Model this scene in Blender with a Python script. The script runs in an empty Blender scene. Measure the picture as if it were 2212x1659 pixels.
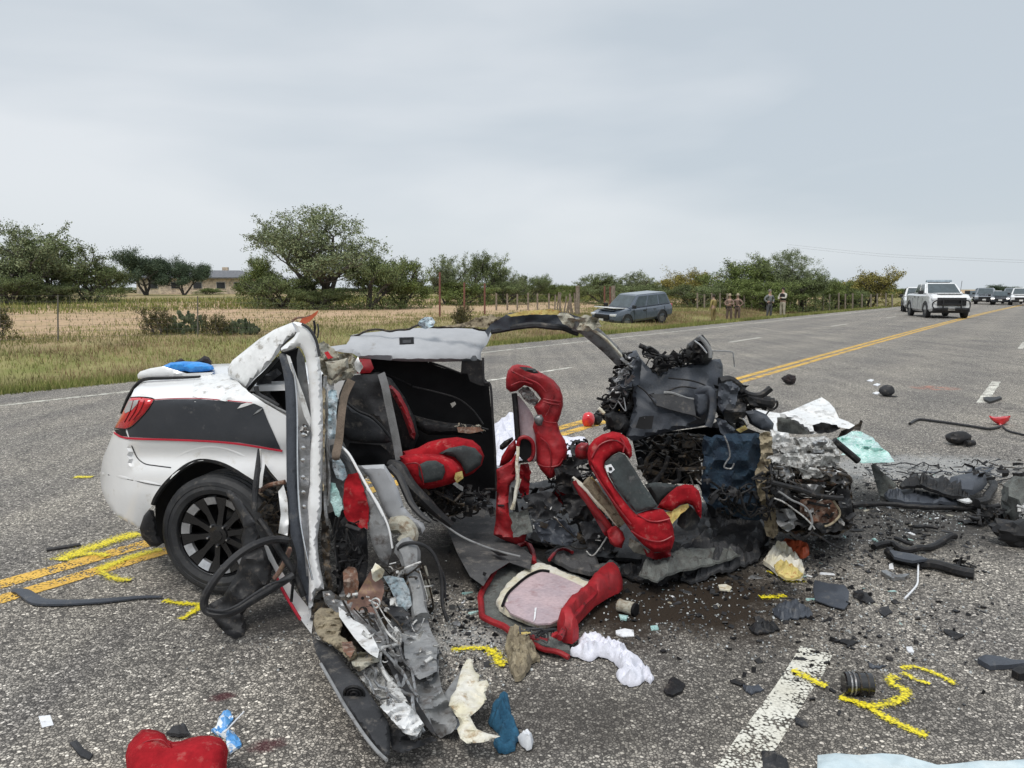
import bpy, bmesh, math, random
import numpy as np
from mathutils import Vector, Matrix, noise
from mathutils.geometry import delaunay_2d_cdt
random.seed(7); RNG = np.random.default_rng(7)
scene = bpy.context.scene
COL = scene.collection

# ------------------------------------------------------------------ camera, sky, sun, exposure
F_PX, CAM_H, HORIZON = 1637.0, 1.6, 625.0      # focal length and horizon, measured on a 2212 px wide picture
PITCH = math.atan((829.5 - HORIZON) / F_PX)
cam_d = bpy.data.cameras.new('camera'); cam = bpy.data.objects.new('camera', cam_d); COL.objects.link(cam)
cam_d.sensor_width = 36; cam_d.lens = 36 * F_PX / 2212; cam_d.clip_start = .05; cam_d.clip_end = 4000
cam.location = (0, 0, CAM_H); cam.rotation_euler = (math.pi / 2 - PITCH, 0, 0)
scene.camera = cam
SUN_EL, SUN_AZ = math.radians(58), math.radians(200)    # high, behind the photographer
world = bpy.data.worlds.new('World'); scene.world = world; world.use_nodes = True
wn, wl = world.node_tree.nodes, world.node_tree.links
wn.clear()
w_out = wn.new('ShaderNodeOutputWorld'); w_bg = wn.new('ShaderNodeBackground'); w_bg.inputs[1].default_value = .1
sky = wn.new('ShaderNodeTexSky'); sky.sky_type = 'NISHITA'; sky.sun_disc = False
sky.sun_elevation = SUN_EL; sky.sun_rotation = SUN_AZ; sky.dust_density = 2
tc = wn.new('ShaderNodeTexCoord')
mp = wn.new('ShaderNodeMapping'); mp.inputs['Scale'].default_value = (1.1, 1.1, 4.2); mp.inputs['Rotation'].default_value = (.05, .16, 0)
mp.inputs['Location'].default_value = (.35, .1, .2)
wl.new(tc.outputs['Generated'], mp.inputs[0])
nz = wn.new('ShaderNodeTexNoise'); nz.inputs['Scale'].default_value = 1.5; nz.inputs['Detail'].default_value = 5; nz.inputs['Roughness'].default_value = .42
nz.inputs['Distortion'].default_value = .25
wl.new(mp.outputs[0], nz.inputs[0])
rp = wn.new('ShaderNodeValToRGB'); wl.new(nz.outputs[0], rp.inputs[0])
rp.color_ramp.elements[0].position = .38; rp.color_ramp.elements[0].color = (4.7, 5.2, 5.65, 1)
rp.color_ramp.elements[1].position = .63; rp.color_ramp.elements[1].color = (6.5, 6.75, 7.0, 1)
sep = wn.new('ShaderNodeSeparateXYZ'); wl.new(tc.outputs['Generated'], sep.inputs[0])
def wmap(a, b, c, d):
    m = wn.new('ShaderNodeMapRange'); m.interpolation_type = 'SMOOTHSTEP'
    wl.new(sep.outputs[2], m.inputs[0])
    for i, q in enumerate((a, b, c, d)): m.inputs[i + 1].default_value = q
    return m.outputs[0]
hz = wn.new('ShaderNodeMixRGB'); hz.inputs[2].default_value = (5.35, 5.85, 6.3, 1)     # paler air near the horizon
wl.new(rp.outputs[0], hz.inputs[1]); wl.new(wmap(0, .13, .55, 0), hz.inputs[0])
up = wn.new('ShaderNodeVectorMath'); up.operation = 'SCALE'                             # an overcast sky is brighter overhead
wl.new(hz.outputs[0], up.inputs[0]); wl.new(wmap(.3, .95, 1.0, 1.55), up.inputs['Scale'])
mx = wn.new('ShaderNodeMixRGB'); mx.inputs[0].default_value = .9
wl.new(sky.outputs[0], mx.inputs[1]); wl.new(up.outputs[0], mx.inputs[2])
wl.new(mx.outputs[0], w_bg.inputs[0]); wl.new(w_bg.outputs[0], w_out.inputs[0])
sd = bpy.data.lights.new('sun', 'SUN'); sd.energy = 1.5; sd.angle = math.radians(18); sd.color = (1, .955, .88)
sun = bpy.data.objects.new('sun', sd); COL.objects.link(sun)
sdir = Vector((math.cos(SUN_EL) * math.sin(SUN_AZ), math.cos(SUN_EL) * math.cos(SUN_AZ), math.sin(SUN_EL)))
sun.rotation_euler = (-sdir).to_track_quat('-Z', 'Y').to_euler()
scene.view_settings.view_transform = 'Standard'; scene.view_settings.look = 'None'
scene.view_settings.gamma = 1; scene.view_settings.use_curve_mapping = False
scene.view_settings.exposure = .32
scene.render.engine = 'CYCLES'

# ------------------------------------------------------------------ geometry helpers
CP, SP = math.cos(PITCH), math.sin(PITCH)
def ray(u, v):
    s = (v - 829.5) / F_PX
    return Vector(((u - 1106) / F_PX, CP - s * SP, -SP - s * CP))
def P(u, v, y):                       # the point of the place that is y metres in front of the photographer
    d = ray(u, v); return Vector((0, 0, CAM_H)) + d * (y / d.y)
def G(u, v, z=0):                     # the point at height z
    d = ray(u, v); return Vector((0, 0, CAM_H)) + d * ((z - CAM_H) / d.z)
RD, RN = (.5779, .8161), (-.8161, .5779)          # along the road, across it to the left
def bend(s): return -.00023 * max(s, 0) ** 2
def road(s, n, z=0): n += bend(s); return Vector((RD[0] * s + RN[0] * n, RD[1] * s + RN[1] * n, z))
EDGE = 13.05
def terrain(x, y):
    s = RD[0] * x + RD[1] * y; n = RN[0] * x + RN[1] * y - bend(s)
    d = n - EDGE
    if d < 0:
        d = -4.6 - n
        if d < 0: return -.03
    z = -.03 - .52 * math.exp(-((d - 5.2) / 3.4) ** 2) * (1 if d > 5.2 else 1) + .0105 * (max(0, min(d, 95) - 13))
    z = z * min(1, d / 1.2) - .03 * (1 - min(1, d / 1.2))
    return z + .05 * noise.noise(Vector((x * .13, y * .13, 0))) * min(1, d / 5)
def T(u, v, lo=8, hi=400):            # where the sight line meets the terrain
    d = ray(u, v); y = lo
    while y < hi:
        p = Vector((0, 0, CAM_H)) + d * (y / d.y)
        if p.z <= terrain(p.x, p.y): return Vector((p.x, p.y, terrain(p.x, p.y)))
        y += .12 if y < 60 else .5
    p = Vector((0, 0, CAM_H)) + d * (hi / d.y); return Vector((p.x, p.y, terrain(p.x, p.y)))
def TY(u, y):                         # terrain point at column u, y metres ahead
    x = (u - 1106) / F_PX * y * 1.0 / CP if False else (u - 1106) / F_PX * (y * CP + (CAM_H) * SP)
    return Vector((x, y, terrain(x, y)))
KEYS = {'D': (0, 0, 1), 1: (177, 637, .2827), 2: (177, 1017.5, .3866), 3: (619.4, 637, .2827), 4: (619.4, 1061.8, .36),
        5: (1017.5, 760.9, .288), 6: (1238.7, 690.1, .3307), 7: (973.3, 1106, .3333), 8: (1504.2, 1106, .3333),
        9: (1681.1, 743.2, .272), 10: (0, 1017.5, .3867), 11: (0, 424.7, .28), 12: (486.6, 407, .34), 13: (1194.5, 513.2, .26),
        14: (1681.1, 530.9, .24)}
def GY(v): s_ = (v - 829.5) / F_PX; return CAM_H * (CP - s_ * SP) / (SP + s_ * CP)      # where the road is, metres ahead, at row v
def K(key, p): k = KEYS[key]; return (k[0] + p[0] * k[2], k[1] + p[1] * k[2])

def tag(o, label=None, cat=None, group=None, kind=None):
    for k, q in (('label', label), ('category', cat), ('group', group), ('kind', kind)):
        if q: o[k] = q
    return o
def empty(name, loc, label=None, cat=None, group=None, rz=0):
    o = bpy.data.objects.new(name, None); COL.objects.link(o); o.location = loc; o.rotation_euler = (0, 0, rz); o.empty_display_size = .1
    return tag(o, label, cat, group)
def link_mesh(name, verts, faces, mat, parent=None, smooth=True, angle=.7, world=True, mats=None, fm=None):
    me = bpy.data.meshes.new(name); me.from_pydata([tuple(q) for q in verts], [], faces)
    for m in (mats or [mat]): me.materials.append(m)
    if fm is not None: me.polygons.foreach_set('material_index', fm)
    if smooth:
        me.polygons.foreach_set('use_smooth', [True] * len(me.polygons))
        me.update(); me.set_sharp_from_angle(angle=angle)
    me.update()
    o = bpy.data.objects.new(name, me); COL.objects.link(o)
    if parent is not None:
        o.parent = parent
        if world: o.matrix_parent_inverse = root_matrix(parent).inverted()
    else:                               # put the origin at the base of a lone mesh
        n = len(me.vertices); co = np.empty(n * 3); me.vertices.foreach_get('co', co); co = co.reshape(-1, 3)
        if world and n:
            c = Vector(((co[:, 0].min() + co[:, 0].max()) / 2, (co[:, 1].min() + co[:, 1].max()) / 2, co[:, 2].min()))
            me.transform(Matrix.Translation(-c)); o.location = c
    return o
def root_matrix(o):
    m = Matrix.LocRotScale(o.location, o.rotation_euler, o.scale)
    if o.parent is not None: m = root_matrix(o.parent) @ o.matrix_parent_inverse @ m
    return m

def catmull(pts, n=5, closed=False):
    pts = [Vector(p) for p in pts]; out = []; L = len(pts)
    rng = range(L if closed else L - 1)
    for i in rng:
        a = pts[(i - 1) % L] if closed or i > 0 else pts[i]; b = pts[i]; c = pts[(i + 1) % L]
        d = pts[(i + 2) % L] if closed or i + 2 < L else c
        for k in range(n):
            t = k / n
            out.append(.5 * ((2 * b) + (c - a) * t + (2 * a - 5 * b + 4 * c - d) * t * t + (3 * b - a - 3 * c + d) * t ** 3))
    if not closed: out.append(pts[-1])
    return out
def inside(x, y, poly):
    c = np.zeros(np.shape(x), bool); n = len(poly)
    for i in range(n):
        x1, y1 = poly[i]; x2, y2 = poly[i - 1]
        if y1 == y2: continue
        c ^= ((y1 > y) != (y2 > y)) & (x < (x2 - x1) * (y - y1) / (y2 - y1) + x1)
    return c
def bdist(px, py, polys):
    d = np.full(np.shape(px), 1e9)
    for poly in polys:
        for i in range(len(poly)):
            ax, ay = poly[i]; bx, by = poly[i - 1]; dx, dy = bx - ax, by - ay; L = dx * dx + dy * dy + 1e-9
            t = np.clip(((px - ax) * dx + (py - ay) * dy) / L, 0, 1)
            d = np.minimum(d, np.hypot(px - ax - t * dx, py - ay - t * dy))
    return d
def fold(p, sc, seed=0):               # sharp creases
    a = noise.noise(Vector((p.x * sc, p.y * sc, p.z * sc + seed))); b = noise.noise(Vector((p.x * sc * 2.3 + 7, p.y * sc * 2.3, p.z * sc * 2.3 + seed)))
    return (abs(a) * 2 - .35) + .45 * (abs(b) * 2 - .3)
def ridge(p, cs, seed):                # cloth and thin plastic thrown on the road: narrow standing folds between flatter parts
    a = noise.noise(Vector((p.x * cs * .8, p.y * cs * .8, seed))); b = noise.noise(Vector((p.x * cs * 1.9 + 5, p.y * cs * 1.9, seed))); c = noise.noise(Vector((p.x * cs * .35, p.y * cs * .35, seed + 3)))
    return max(0, .12 + .5 * max(0, 1 - 3.2 * abs(a)) + .28 * max(0, 1 - 3.5 * abs(b)) + .5 * c)
SEED = [0]
def sheet(name, key, pts, depth, mat, parent=None, th=.006, g=9, curve=0, inflate=0, R=30, back=.6, crumple=0, cs=6,
          holes=(), ragged=0, bulge=None, ground=None, smooth=True, angle=.7):
    """A panel with thickness. depth: metres ahead (number, function of (u,v)), or None when pts carry their own (x, y, depth).
    ground: height above the road when the piece lies flat."""
    SEED[0] += 1; sd_ = SEED[0] * 3.7
    if crumple >= .045 and angle == .7: angle = .42
    k = KEYS[key]
    out = [K(key, p) for p in pts]
    if depth is None and ground is None:
        A = np.array([[K(key, p)[0], K(key, p)[1], 1] for p in pts]); b = np.array([p[2] for p in pts])
        co = np.linalg.lstsq(A, b, rcond=None)[0]; dep = lambda u, v: co[0] * u + co[1] * v + co[2]
    elif callable(depth): dep = depth
    else: dep = lambda u, v: depth
    if curve: out = [(q.x, q.y) for q in catmull([(a, b, 0) for a, b in out], curve, True)]
    def dens(poly, rag):
        r = []
        for i in range(len(poly)):
            a, b = poly[i], poly[(i + 1) % len(poly)]; L = math.hypot(b[0] - a[0], b[1] - a[1]); n = max(1, int(L / g))
            for j in range(n):
                t = j / n; x, y = a[0] + (b[0] - a[0]) * t, a[1] + (b[1] - a[1]) * t
                if rag:
                    x += rag * noise.noise(Vector((x * .13, y * .13, sd_))) + .5 * rag * noise.noise(Vector((x * .5, y * .5, sd_)))
                    y += rag * noise.noise(Vector((x * .13, y * .13, sd_ + 9))) + .5 * rag * noise.noise(Vector((x * .5, y * .5, sd_ + 4)))
                r.append((x, y))
        return r
    rings = [dens(out, ragged)] + [dens([K(key, p) for p in h], 0) for h in holes]
    V, E = [], []
    for r in rings:
        o = len(V); V += r; E += [(o + i, o + (i + 1) % len(r)) for i in range(len(r))]
    a = np.array(rings[0]); x0, y0 = a.min(0); x1, y1 = a.max(0)
    gx, gy = np.meshgrid(np.arange(x0 + g * .5, x1, g), np.arange(y0 + g * .5, y1, g * .87))
    gx[1::2] += g * .5
    gx = gx.ravel() + RNG.uniform(-.15, .15, gx.size) * g; gy = gy.ravel() + RNG.uniform(-.15, .15, gy.size) * g
    ok = inside(gx, gy, rings[0])
    for h in rings[1:]: ok &= ~inside(gx, gy, h)
    gx, gy = gx[ok], gy[ok]
    if len(gx):
        ok = bdist(gx, gy, rings) > g * .45; gx, gy = gx[ok], gy[ok]
    V += list(zip(gx.tolist(), gy.tolist()))
    vs, es, fs, *_ = delaunay_2d_cdt([Vector(q) for q in V], E, [], 0, 1e-4)
    vx = np.array([q[0] for q in vs]); vy = np.array([q[1] for q in vs])
    F = []
    cx = np.array([(vx[f[0]] + vx[f[1]] + vx[f[2]]) / 3 for f in fs]); cy = np.array([(vy[f[0]] + vy[f[1]] + vy[f[2]]) / 3 for f in fs])
    keep = inside(cx, cy, rings[0])
    for h in rings[1:]: keep &= ~inside(cx, cy, h)
    F = [tuple(f) for f, q in zip(fs, keep) if q]
    bd = bdist(vx, vy, rings)
    front, bk = [], []
    for u, v, d in zip(vx, vy, bd):
        h = 0
        if inflate:
            q = min(d / R, 1); h = inflate * math.sqrt(max(0, 1 - (1 - q) ** 2))
        if ground is None:
            y = dep(u, v); p = P(u, v, y)
            c = crumple * fold(p, cs, sd_) if crumple else 0
            if bulge: c -= bulge(u, v)
            lim = GY(v) * .996 if v > 900 else 1e9          # nothing sinks into the road
            f_ = P(u, v, min(y + c - h, lim)); b_ = P(u, v, y + c + th + h * back)
            if b_.z < .003: b_.z = .003
            front.append(f_); bk.append(b_)
        else:
            p = G(u, v, ground)
            c = ridge(p, cs, sd_) * crumple * min(1, .3 + d / 10) if crumple else 0
            front.append(p + Vector((0, 0, c + h + th))); bk.append(p + Vector((0, 0, min(c * .8, c + h))))
    n = len(front); faces = list(F) + [(c + n, b + n, a_ + n) for a_, b, c in F]
    cnt = {}
    for f in F:
        for i in range(3):
            e = (f[i], f[(i + 1) % 3]); cnt[e] = cnt.get(e, 0) + 1
    for (i, j) in cnt:
        if (j, i) not in cnt: faces.append((j, i, i + n, j + n))
    o = link_mesh(name, front + bk, faces, mat, parent, smooth, angle)
    return o
def tube_geo(path, rad, sides=8, flat=1.0, up=None, cap=True):
    V, Fc = [], []; n = len(path); prev = None
    for i, p in enumerate(path):
        t = (path[min(i + 1, n - 1)] - path[max(i - 1, 0)])
        t = t.normalized() if t.length > 1e-9 else Vector((0, 0, 1))
        if up is not None: a = t.cross(up)
        elif prev is not None: a = prev - t * prev.dot(t)
        else: a = t.cross(Vector((0, 0, 1)))
        if a.length < 1e-4: a = t.cross(Vector((1, 0, 0)))
        a.normalize(); b = t.cross(a); prev = a
        r = rad[i] if hasattr(rad, '__len__') else rad
        for k in range(sides):
            q = 2 * math.pi * (k + .5) / sides
            V.append(p + a * r * math.cos(q) + b * r * flat * math.sin(q))
    for i in range(n - 1):
        for k in range(sides):
            k2 = (k + 1) % sides; Fc.append((i * sides + k, i * sides + k2, (i + 1) * sides + k2, (i + 1) * sides + k))
    if cap:
        Fc.append(tuple(range(sides))[::-1]); Fc.append(tuple((n - 1) * sides + k for k in range(sides)))
    return V, Fc
def tube(name, key, pts, depth, r, mat, parent=None, sides=8, flat=1.0, n=4, wob=0, facing=False, ground=None):
    """A bar, hose or strip along a path; facing=True turns its flat side to the viewer's side."""
    w = []
    for i, p in enumerate(pts):
        u, v = K(key, p)
        if ground is not None: w.append(G(u, v, ground))
        else: w.append(P(u, v, p[2] if len(p) > 2 else depth))
    path = catmull(w, n) if n > 1 else w
    if wob:
        SEED[0] += 1
        path = [q + wob * Vector((noise.noise(q * 9 + Vector((SEED[0], 0, 0))), noise.noise(q * 9 + Vector((0, SEED[0], 0))), noise.noise(q * 9 + Vector((0, 0, SEED[0]))))) for q in path]
    if hasattr(r, '__len__'):
        L = len(path); r = [float(np.interp(i / (L - 1), np.linspace(0, 1, len(r)), r)) for i in range(L)]
    upv = None
    if facing: upv = Vector((0, -1, 0)) if ground is None else Vector((0, 0, 1))
    V, Fc = tube_geo(path, r, sides, flat, upv)
    return link_mesh(name, V, Fc, mat, parent)
def boxm(c, s, R=None):
    V = [Vector((x * s[0] / 2, y * s[1] / 2, z * s[2] / 2)) for x in (-1, 1) for y in (-1, 1) for z in (-1, 1)]
    if R is not None: V = [R @ q for q in V]
    return [q + Vector(c) for q in V], [(0, 1, 3, 2), (4, 6, 7, 5), (0, 4, 5, 1), (2, 3, 7, 6), (0, 2, 6, 4), (1, 5, 7, 3)]
def bbox_mesh(c, s, bev=.1, R=None, seg=2):
    bm = bmesh.new(); bmesh.ops.create_cube(bm, size=1)
    bmesh.ops.scale(bm, vec=s, verts=bm.verts)
    bmesh.ops.bevel(bm, geom=list(bm.edges), offset=bev * min(s), segments=seg, affect='EDGES', profile=.6)
    V = [v.co.copy() for v in bm.verts]; Fc = [tuple(v.index for v in f.verts) for f in bm.faces]; bm.free()
    if R is not None: V = [R @ q for q in V]
    return [q + Vector(c) for q in V], Fc
class MB:
    def __init__(s): s.V, s.F = [], []
    def add(s, g): o = len(s.V); s.V += g[0]; s.F += [tuple(i + o for i in f) for f in g[1]]; return s
    def build(s, name, mat, parent=None, smooth=True, angle=.6, world=True): return link_mesh(name, s.V, s.F, mat, parent, smooth, angle, world)
def rrot(): return Matrix.Rotation(random.uniform(0, 6.28), 3, 'X') @ Matrix.Rotation(random.uniform(0, 6.28), 3, 'Z')
def clutter(name, key, poly, y0, y1, n, mat, parent=None, size=(.02, .07), wires=0, kinds='bpr', wr=.004):
    """Broken brackets, plates, rings and cables filling a region of the wreck."""
    mb = MB(); a = np.array([K(key, p) for p in poly]); lo, hi = a.min(0), a.max(0)
    def pick():
        while True:
            u, v = random.uniform(lo[0], hi[0]), random.uniform(lo[1], hi[1])
            if inside(np.array([u]), np.array([v]), a.tolist())[0]: return P(u, v, random.uniform(y0, y1))
    for _ in range(n):
        c = pick(); s = random.uniform(*size); kd = random.choice(kinds if random.random() < .35 else 'pb'); R = rrot()
        if kd == 'b': mb.add(bbox_mesh(c, (s * random.uniform(.8, 2.2), s * random.uniform(.15, .5), s * random.uniform(.12, .4)), .18, R, 1))
        elif kd == 'p':                                   # bent torn plate
            w2 = s * random.uniform(.4, 1.1); L2 = s * random.uniform(1.0, 2.4); bend_ = random.uniform(-1.6, 1.6); k5 = 5; V = []; wj = [random.uniform(.55, 1.1) for _ in range(k5)]
            for zz in (0, .0022):
                for i in range(k5):
                    a_ = (i / (k5 - 1) - .5); V += [c + R @ Vector((a_ * L2, -w2 / 2 * wj[i], zz + bend_ * a_ * a_ * L2)), c + R @ Vector((a_ * L2, w2 / 2 * wj[-i], zz + bend_ * a_ * a_ * L2 + .15 * w2))]
            n5 = 2 * k5; F = []
            for i in range(k5 - 1): q = 2 * i; F += [(q, q + 1, q + 3, q + 2), (q + n5, q + 2 + n5, q + 3 + n5, q + 1 + n5), (q, q + 2, q + 2 + n5, q + n5), (q + 1, q + 1 + n5, q + 3 + n5, q + 3)]
            F += [(0, n5, n5 + 1, 1), (n5 - 2, n5 - 1, 2 * n5 - 1, 2 * n5 - 2)]; mb.add((V, F))
        else:
            pts = [c + R @ Vector((math.cos(q) * s * .6, math.sin(q) * s * .6, 0)) for q in np.linspace(0, random.uniform(3, 6.28), 11)]
            mb.add(tube_geo(pts, s * .12, 6))
    for _ in range(wires):
        p = pick(); q = pick(); m = (p + q) / 2 + Vector((random.uniform(-.05, .05), random.uniform(-.05, .05), random.uniform(-.09, .03)))
        mb.add(tube_geo(catmull([p, m, q], 7), random.uniform(.5, 1.4) * wr, 6))
    o = mb.build(name, mat, parent); o['kind'] = 'stuff'; return o

# ------------------------------------------------------------------ materials
def newmat(name):
    m = bpy.data.materials.new(name); m.use_nodes = True; nt = m.node_tree
    return m, nt.nodes, nt.links, nt.nodes['Principled BSDF']
def c4(c): return (c[0], c[1], c[2], 1) if not isinstance(c, (int, float)) else (c, c, c, 1)
def mat(name, col, rough=.5, col2=None, sc=6, metal=0, bump=0, bs=60, spec=.5, coat=0, fine=.15, dirt=0, dirtc=(.12, .1, .08), lo=.4, hi=.62, alpha=None, trans=0, weave=0):
    m, N, L, B = newmat(name)
    tcn = N.new('ShaderNodeTexCoord'); geo = N.new('ShaderNodeNewGeometry')
    def nse(s, det=4, r=.6):
        q = N.new('ShaderNodeTexNoise'); q.inputs['Scale'].default_value = s; q.inputs['Detail'].default_value = det; q.inputs['Roughness'].default_value = r
        L.new(geo.outputs['Position'], q.inputs[0]); return q.outputs[0]
    def ramp(src, a, b):
        q = N.new('ShaderNodeMapRange'); q.inputs[1].default_value = a; q.inputs[2].default_value = b; L.new(src, q.inputs[0]); return q.outputs[0]
    def mixc(f, a, b, mode='MIX'):
        q = N.new('ShaderNodeMixRGB'); q.blend_type = mode
        for i, x in enumerate((f, a, b)):
            if isinstance(x, (tuple, list)): q.inputs[i].default_value = c4(x)
            elif isinstance(x, (int, float)): q.inputs[i].default_value = x
            else: L.new(x, q.inputs[i])
        return q.outputs[0]
    c = mixc(ramp(nse(sc), lo, hi), c4(col), c4(col2 if col2 else tuple(x * .8 for x in c4(col)[:3])))
    if fine: c = mixc(fine, c, mixc(ramp(nse(bs * 1.4, 2), .3, .7), (.35, .35, .35, 1), (1.3, 1.3, 1.3, 1)), 'MULTIPLY')
    if dirt:
        c = mixc(ramp(nse(sc * 2.1 + 3, 6, .7), .62 - dirt * .25, .72 - dirt * .15), c, c4(dirtc))
    L.new(c, B.inputs['Base Color'])
    B.inputs['Roughness'].default_value = rough; B.inputs['Metallic'].default_value = metal; B.inputs['Specular IOR Level'].default_value = spec
    B.inputs['Coat Weight'].default_value = coat; B.inputs['Coat Roughness'].default_value = .12
    if trans: B.inputs['Transmission Weight'].default_value = trans
    if alpha is not None: B.inputs['Alpha'].default_value = alpha
    if bump:
        bp = N.new('ShaderNodeBump'); bp.inputs['Strength'].default_value = bump; bp.inputs['Distance'].default_value = .01
        if weave:
            w = N.new('ShaderNodeTexVoronoi'); w.inputs['Scale'].default_value = weave; L.new(geo.outputs['Position'], w.inputs[0]); L.new(w.outputs[0], bp.inputs['Height'])
        else: L.new(nse(bs, 5), bp.inputs['Height'])
        L.new(bp.outputs[0], B.inputs['Normal'])
    return m
M = {}
M['paint'] = mat('white_car_paint', (.78, .785, .79), .24, (.73, .735, .745), 1.5, coat=.6, fine=.02, dirt=.08, dirtc=(.6, .58, .54), bs=20)
M['paint_bent'] = mat('scuffed_white_paint', (.74, .745, .75), .35, (.68, .69, .69), 7, coat=.2, bump=.2, bs=25, dirt=.3, dirtc=(.3, .28, .25))
M['vinyl'] = mat('charcoal_vinyl', (.028, .032, .04), .42, (.04, .044, .052), 4, fine=.1, dirt=.08, dirtc=(.1, .1, .1))
M['pin'] = mat('red_pinstripe', (.52, .02, .045), .35)
M['lamp_red'] = mat('red_lamp_plastic', (.62, .012, .02), .12, (.45, .01, .015), 9, coat=1, fine=.05)
M['lamp_clear'] = mat('clear_lamp_plastic', (.5, .5, .5), .1, coat=1)
M['rubber'] = mat('black_rubber', (.014, .014, .016), .55, (.024, .024, .026), 9, bump=.15, bs=40, dirt=.3, dirtc=(.06, .055, .05))
M['tyre'] = mat('tyre_rubber', (.018, .019, .022), .65, (.03, .031, .034), 12, bump=.1, bs=90, dirt=.2, dirtc=(.07, .065, .06))
M['blackgloss'] = mat('black_gloss', (.008, .008, .009), .2, coat=.5)
M['silver'] = mat('machined_silver', (.55, .56, .58), .3, metal=.7, sc=30, fine=.1)
M['blackplastic'] = mat('black_plastic', (.009, .009, .01), .5, (.018, .018, .02), 12, bump=.25, bs=50, dirt=.3, dirtc=(.06, .052, .045), spec=.3)
M['greyplastic'] = mat('blue_grey_plastic', (.058, .066, .082), .5, (.048, .055, .069), 4, bump=.25, bs=90, dirt=.15, dirtc=(.11, .11, .112), fine=.3, spec=.4)
M['darkgrey'] = mat('dark_grey_trim', (.045, .046, .05), .65, (.024, .025, .028), 6, bump=.3, spec=.3, bs=80, dirt=.3, dirtc=(.12, .11, .1))
M['midgrey'] = mat('mid_grey_trim', (.27, .275, .28), .55, (.18, .185, .19), 5, bump=.2, bs=60, dirt=.35, dirtc=(.09, .08, .075))
M['headliner'] = mat('grey_headliner_cloth', (.4, .41, .43), .9, (.31, .32, .34), 2.5, bump=.1, bs=200, fine=.1, dirt=.12, dirtc=(.26, .25, .24))
M['doorblack'] = mat('black_door_card', (.005, .005, .006), .7, (.009, .009, .01), 5, bump=.1, bs=70, spec=.2)
M['red'] = mat('red_leather', (.34, .009, .015), .58, (.2, .006, .01), 7, bump=.45, bs=32, fine=.2, dirt=.12, dirtc=(.12, .02, .02))
M['redfab'] = mat('faded_red_fabric', (.36, .014, .021), .95, (.23, .008, .013), 7, bump=.5, bs=28, fine=.3, dirt=.25, dirtc=(.36, .1, .09), spec=.15)
M['darkred'] = mat('dark_red_leather', (.2, .008, .012), .4, (.3, .01, .018), 6, bump=.2, bs=40, dirt=.3, dirtc=(.04, .01, .01))
M['insert'] = mat('charcoal_seat_fabric', (.05, .062, .064), .85, (.035, .04, .042), 8, bump=.5, weave=300, fine=.3, dirt=.25, dirtc=(.1, .1, .1))
M['foam'] = mat('yellow_foam', (.5, .4, .13), .95, (.62, .5, .2), 20, bump=.8, bs=60, dirt=.35, dirtc=(.35, .15, .05))
M['cream'] = mat('cream_foam_board', (.62, .58, .44), .85, (.68, .66, .6), 8, bump=.5, bs=40, dirt=.35, dirtc=(.36, .27, .17))
M['tan'] = mat('dusty_tan_fibre', (.34, .29, .2), .95, (.24, .2, .14), 15, bump=.9, bs=70, dirt=.5, dirtc=(.1, .08, .05))
M['beige'] = mat('beige_insulation', (.42, .4, .33), .9, (.33, .32, .27), 9, bump=.7, bs=50, dirt=.5, dirtc=(.2, .15, .1))
M['rust'] = mat('rusty_metal', (.22, .11, .07), .75, (.1, .055, .04), 14, bump=.6, bs=60, metal=.2, dirt=.5, dirtc=(.3, .24, .2))
M['brownmetal'] = mat('primer_brown_metal', (.27, .16, .125), .6, (.2, .12, .1), 9, bump=.4, bs=40, dirt=.4, dirtc=(.32, .22, .12))
M['metal'] = mat('bare_bent_metal', (.4, .41, .42), .42, (.2, .2, .2), 16, metal=.75, bump=.5, bs=50, dirt=.4, dirtc=(.12, .09, .07))
M['alu'] = mat('dirty_aluminium', (.62, .62, .61), .5, (.36, .36, .35), 18, metal=.2, bump=.8, bs=60, dirt=.5, dirtc=(.1, .085, .07))
M['darkmetal'] = mat('oily_dark_metal', (.022, .02, .019), .42, (.07, .062, .054), 18, metal=.5, bump=.7, bs=60, dirt=.5, dirtc=(.1, .07, .04))
M['glassblue'] = mat('shattered_laminated_glass', (.5, .72, .7), .2, (.3, .52, .5), 14, bump=.8, bs=90, fine=.5)
M['navy'] = mat('navy_carpet', (.01, .022, .042), .95, (.02, .045, .075), 12, bump=.8, bs=120, fine=.5, dirt=.2, dirtc=(.06, .08, .1))
M['carpet'] = mat('grey_floor_carpet', (.085, .085, .088), .95, (.055, .055, .058), 6, bump=.5, bs=150, fine=.45, dirt=.35, dirtc=(.15, .14, .13))
M['felt'] = mat('grey_felt', (.15, .16, .15), .95, (.1, .105, .1), 14, bump=.6, bs=120, fine=.45, dirt=.4, dirtc=(.07, .06, .055))
M['pink'] = mat('stained_pink_board', (.52, .4, .42), .75, (.42, .34, .37), 5, bump=.2, bs=40, fine=.25, dirt=.25, dirtc=(.35, .24, .25))
M['cloth_w'] = mat('white_cotton', (.72, .72, .8), .95, (.6, .61, .68), 12, bump=.3, bs=80, dirt=.1, dirtc=(.4, .4, .42))
M['cloth_b'] = mat('bright_blue_nylon', (.02, .2, .62), .4, (.03, .3, .75), 14, bump=.6, bs=25)
M['cloth_n'] = mat('teal_navy_cloth', (.012, .07, .13), .9, (.02, .1, .18), 14, bump=.6, bs=60, fine=.3)
M['cloth_k'] = mat('black_cloth', (.012, .01, .012), .9, (.03, .02, .02), 14, bump=.5, bs=60)
M['belt'] = mat('brown_belt_webbing', (.17, .13, .1), .85, (.11, .085, .065), 14, bump=.4, bs=120)
M['greybelt'] = mat('grey_belt_webbing', (.16, .16, .165), .85, (.12, .12, .12), 14, bump=.4, bs=150)
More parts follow.
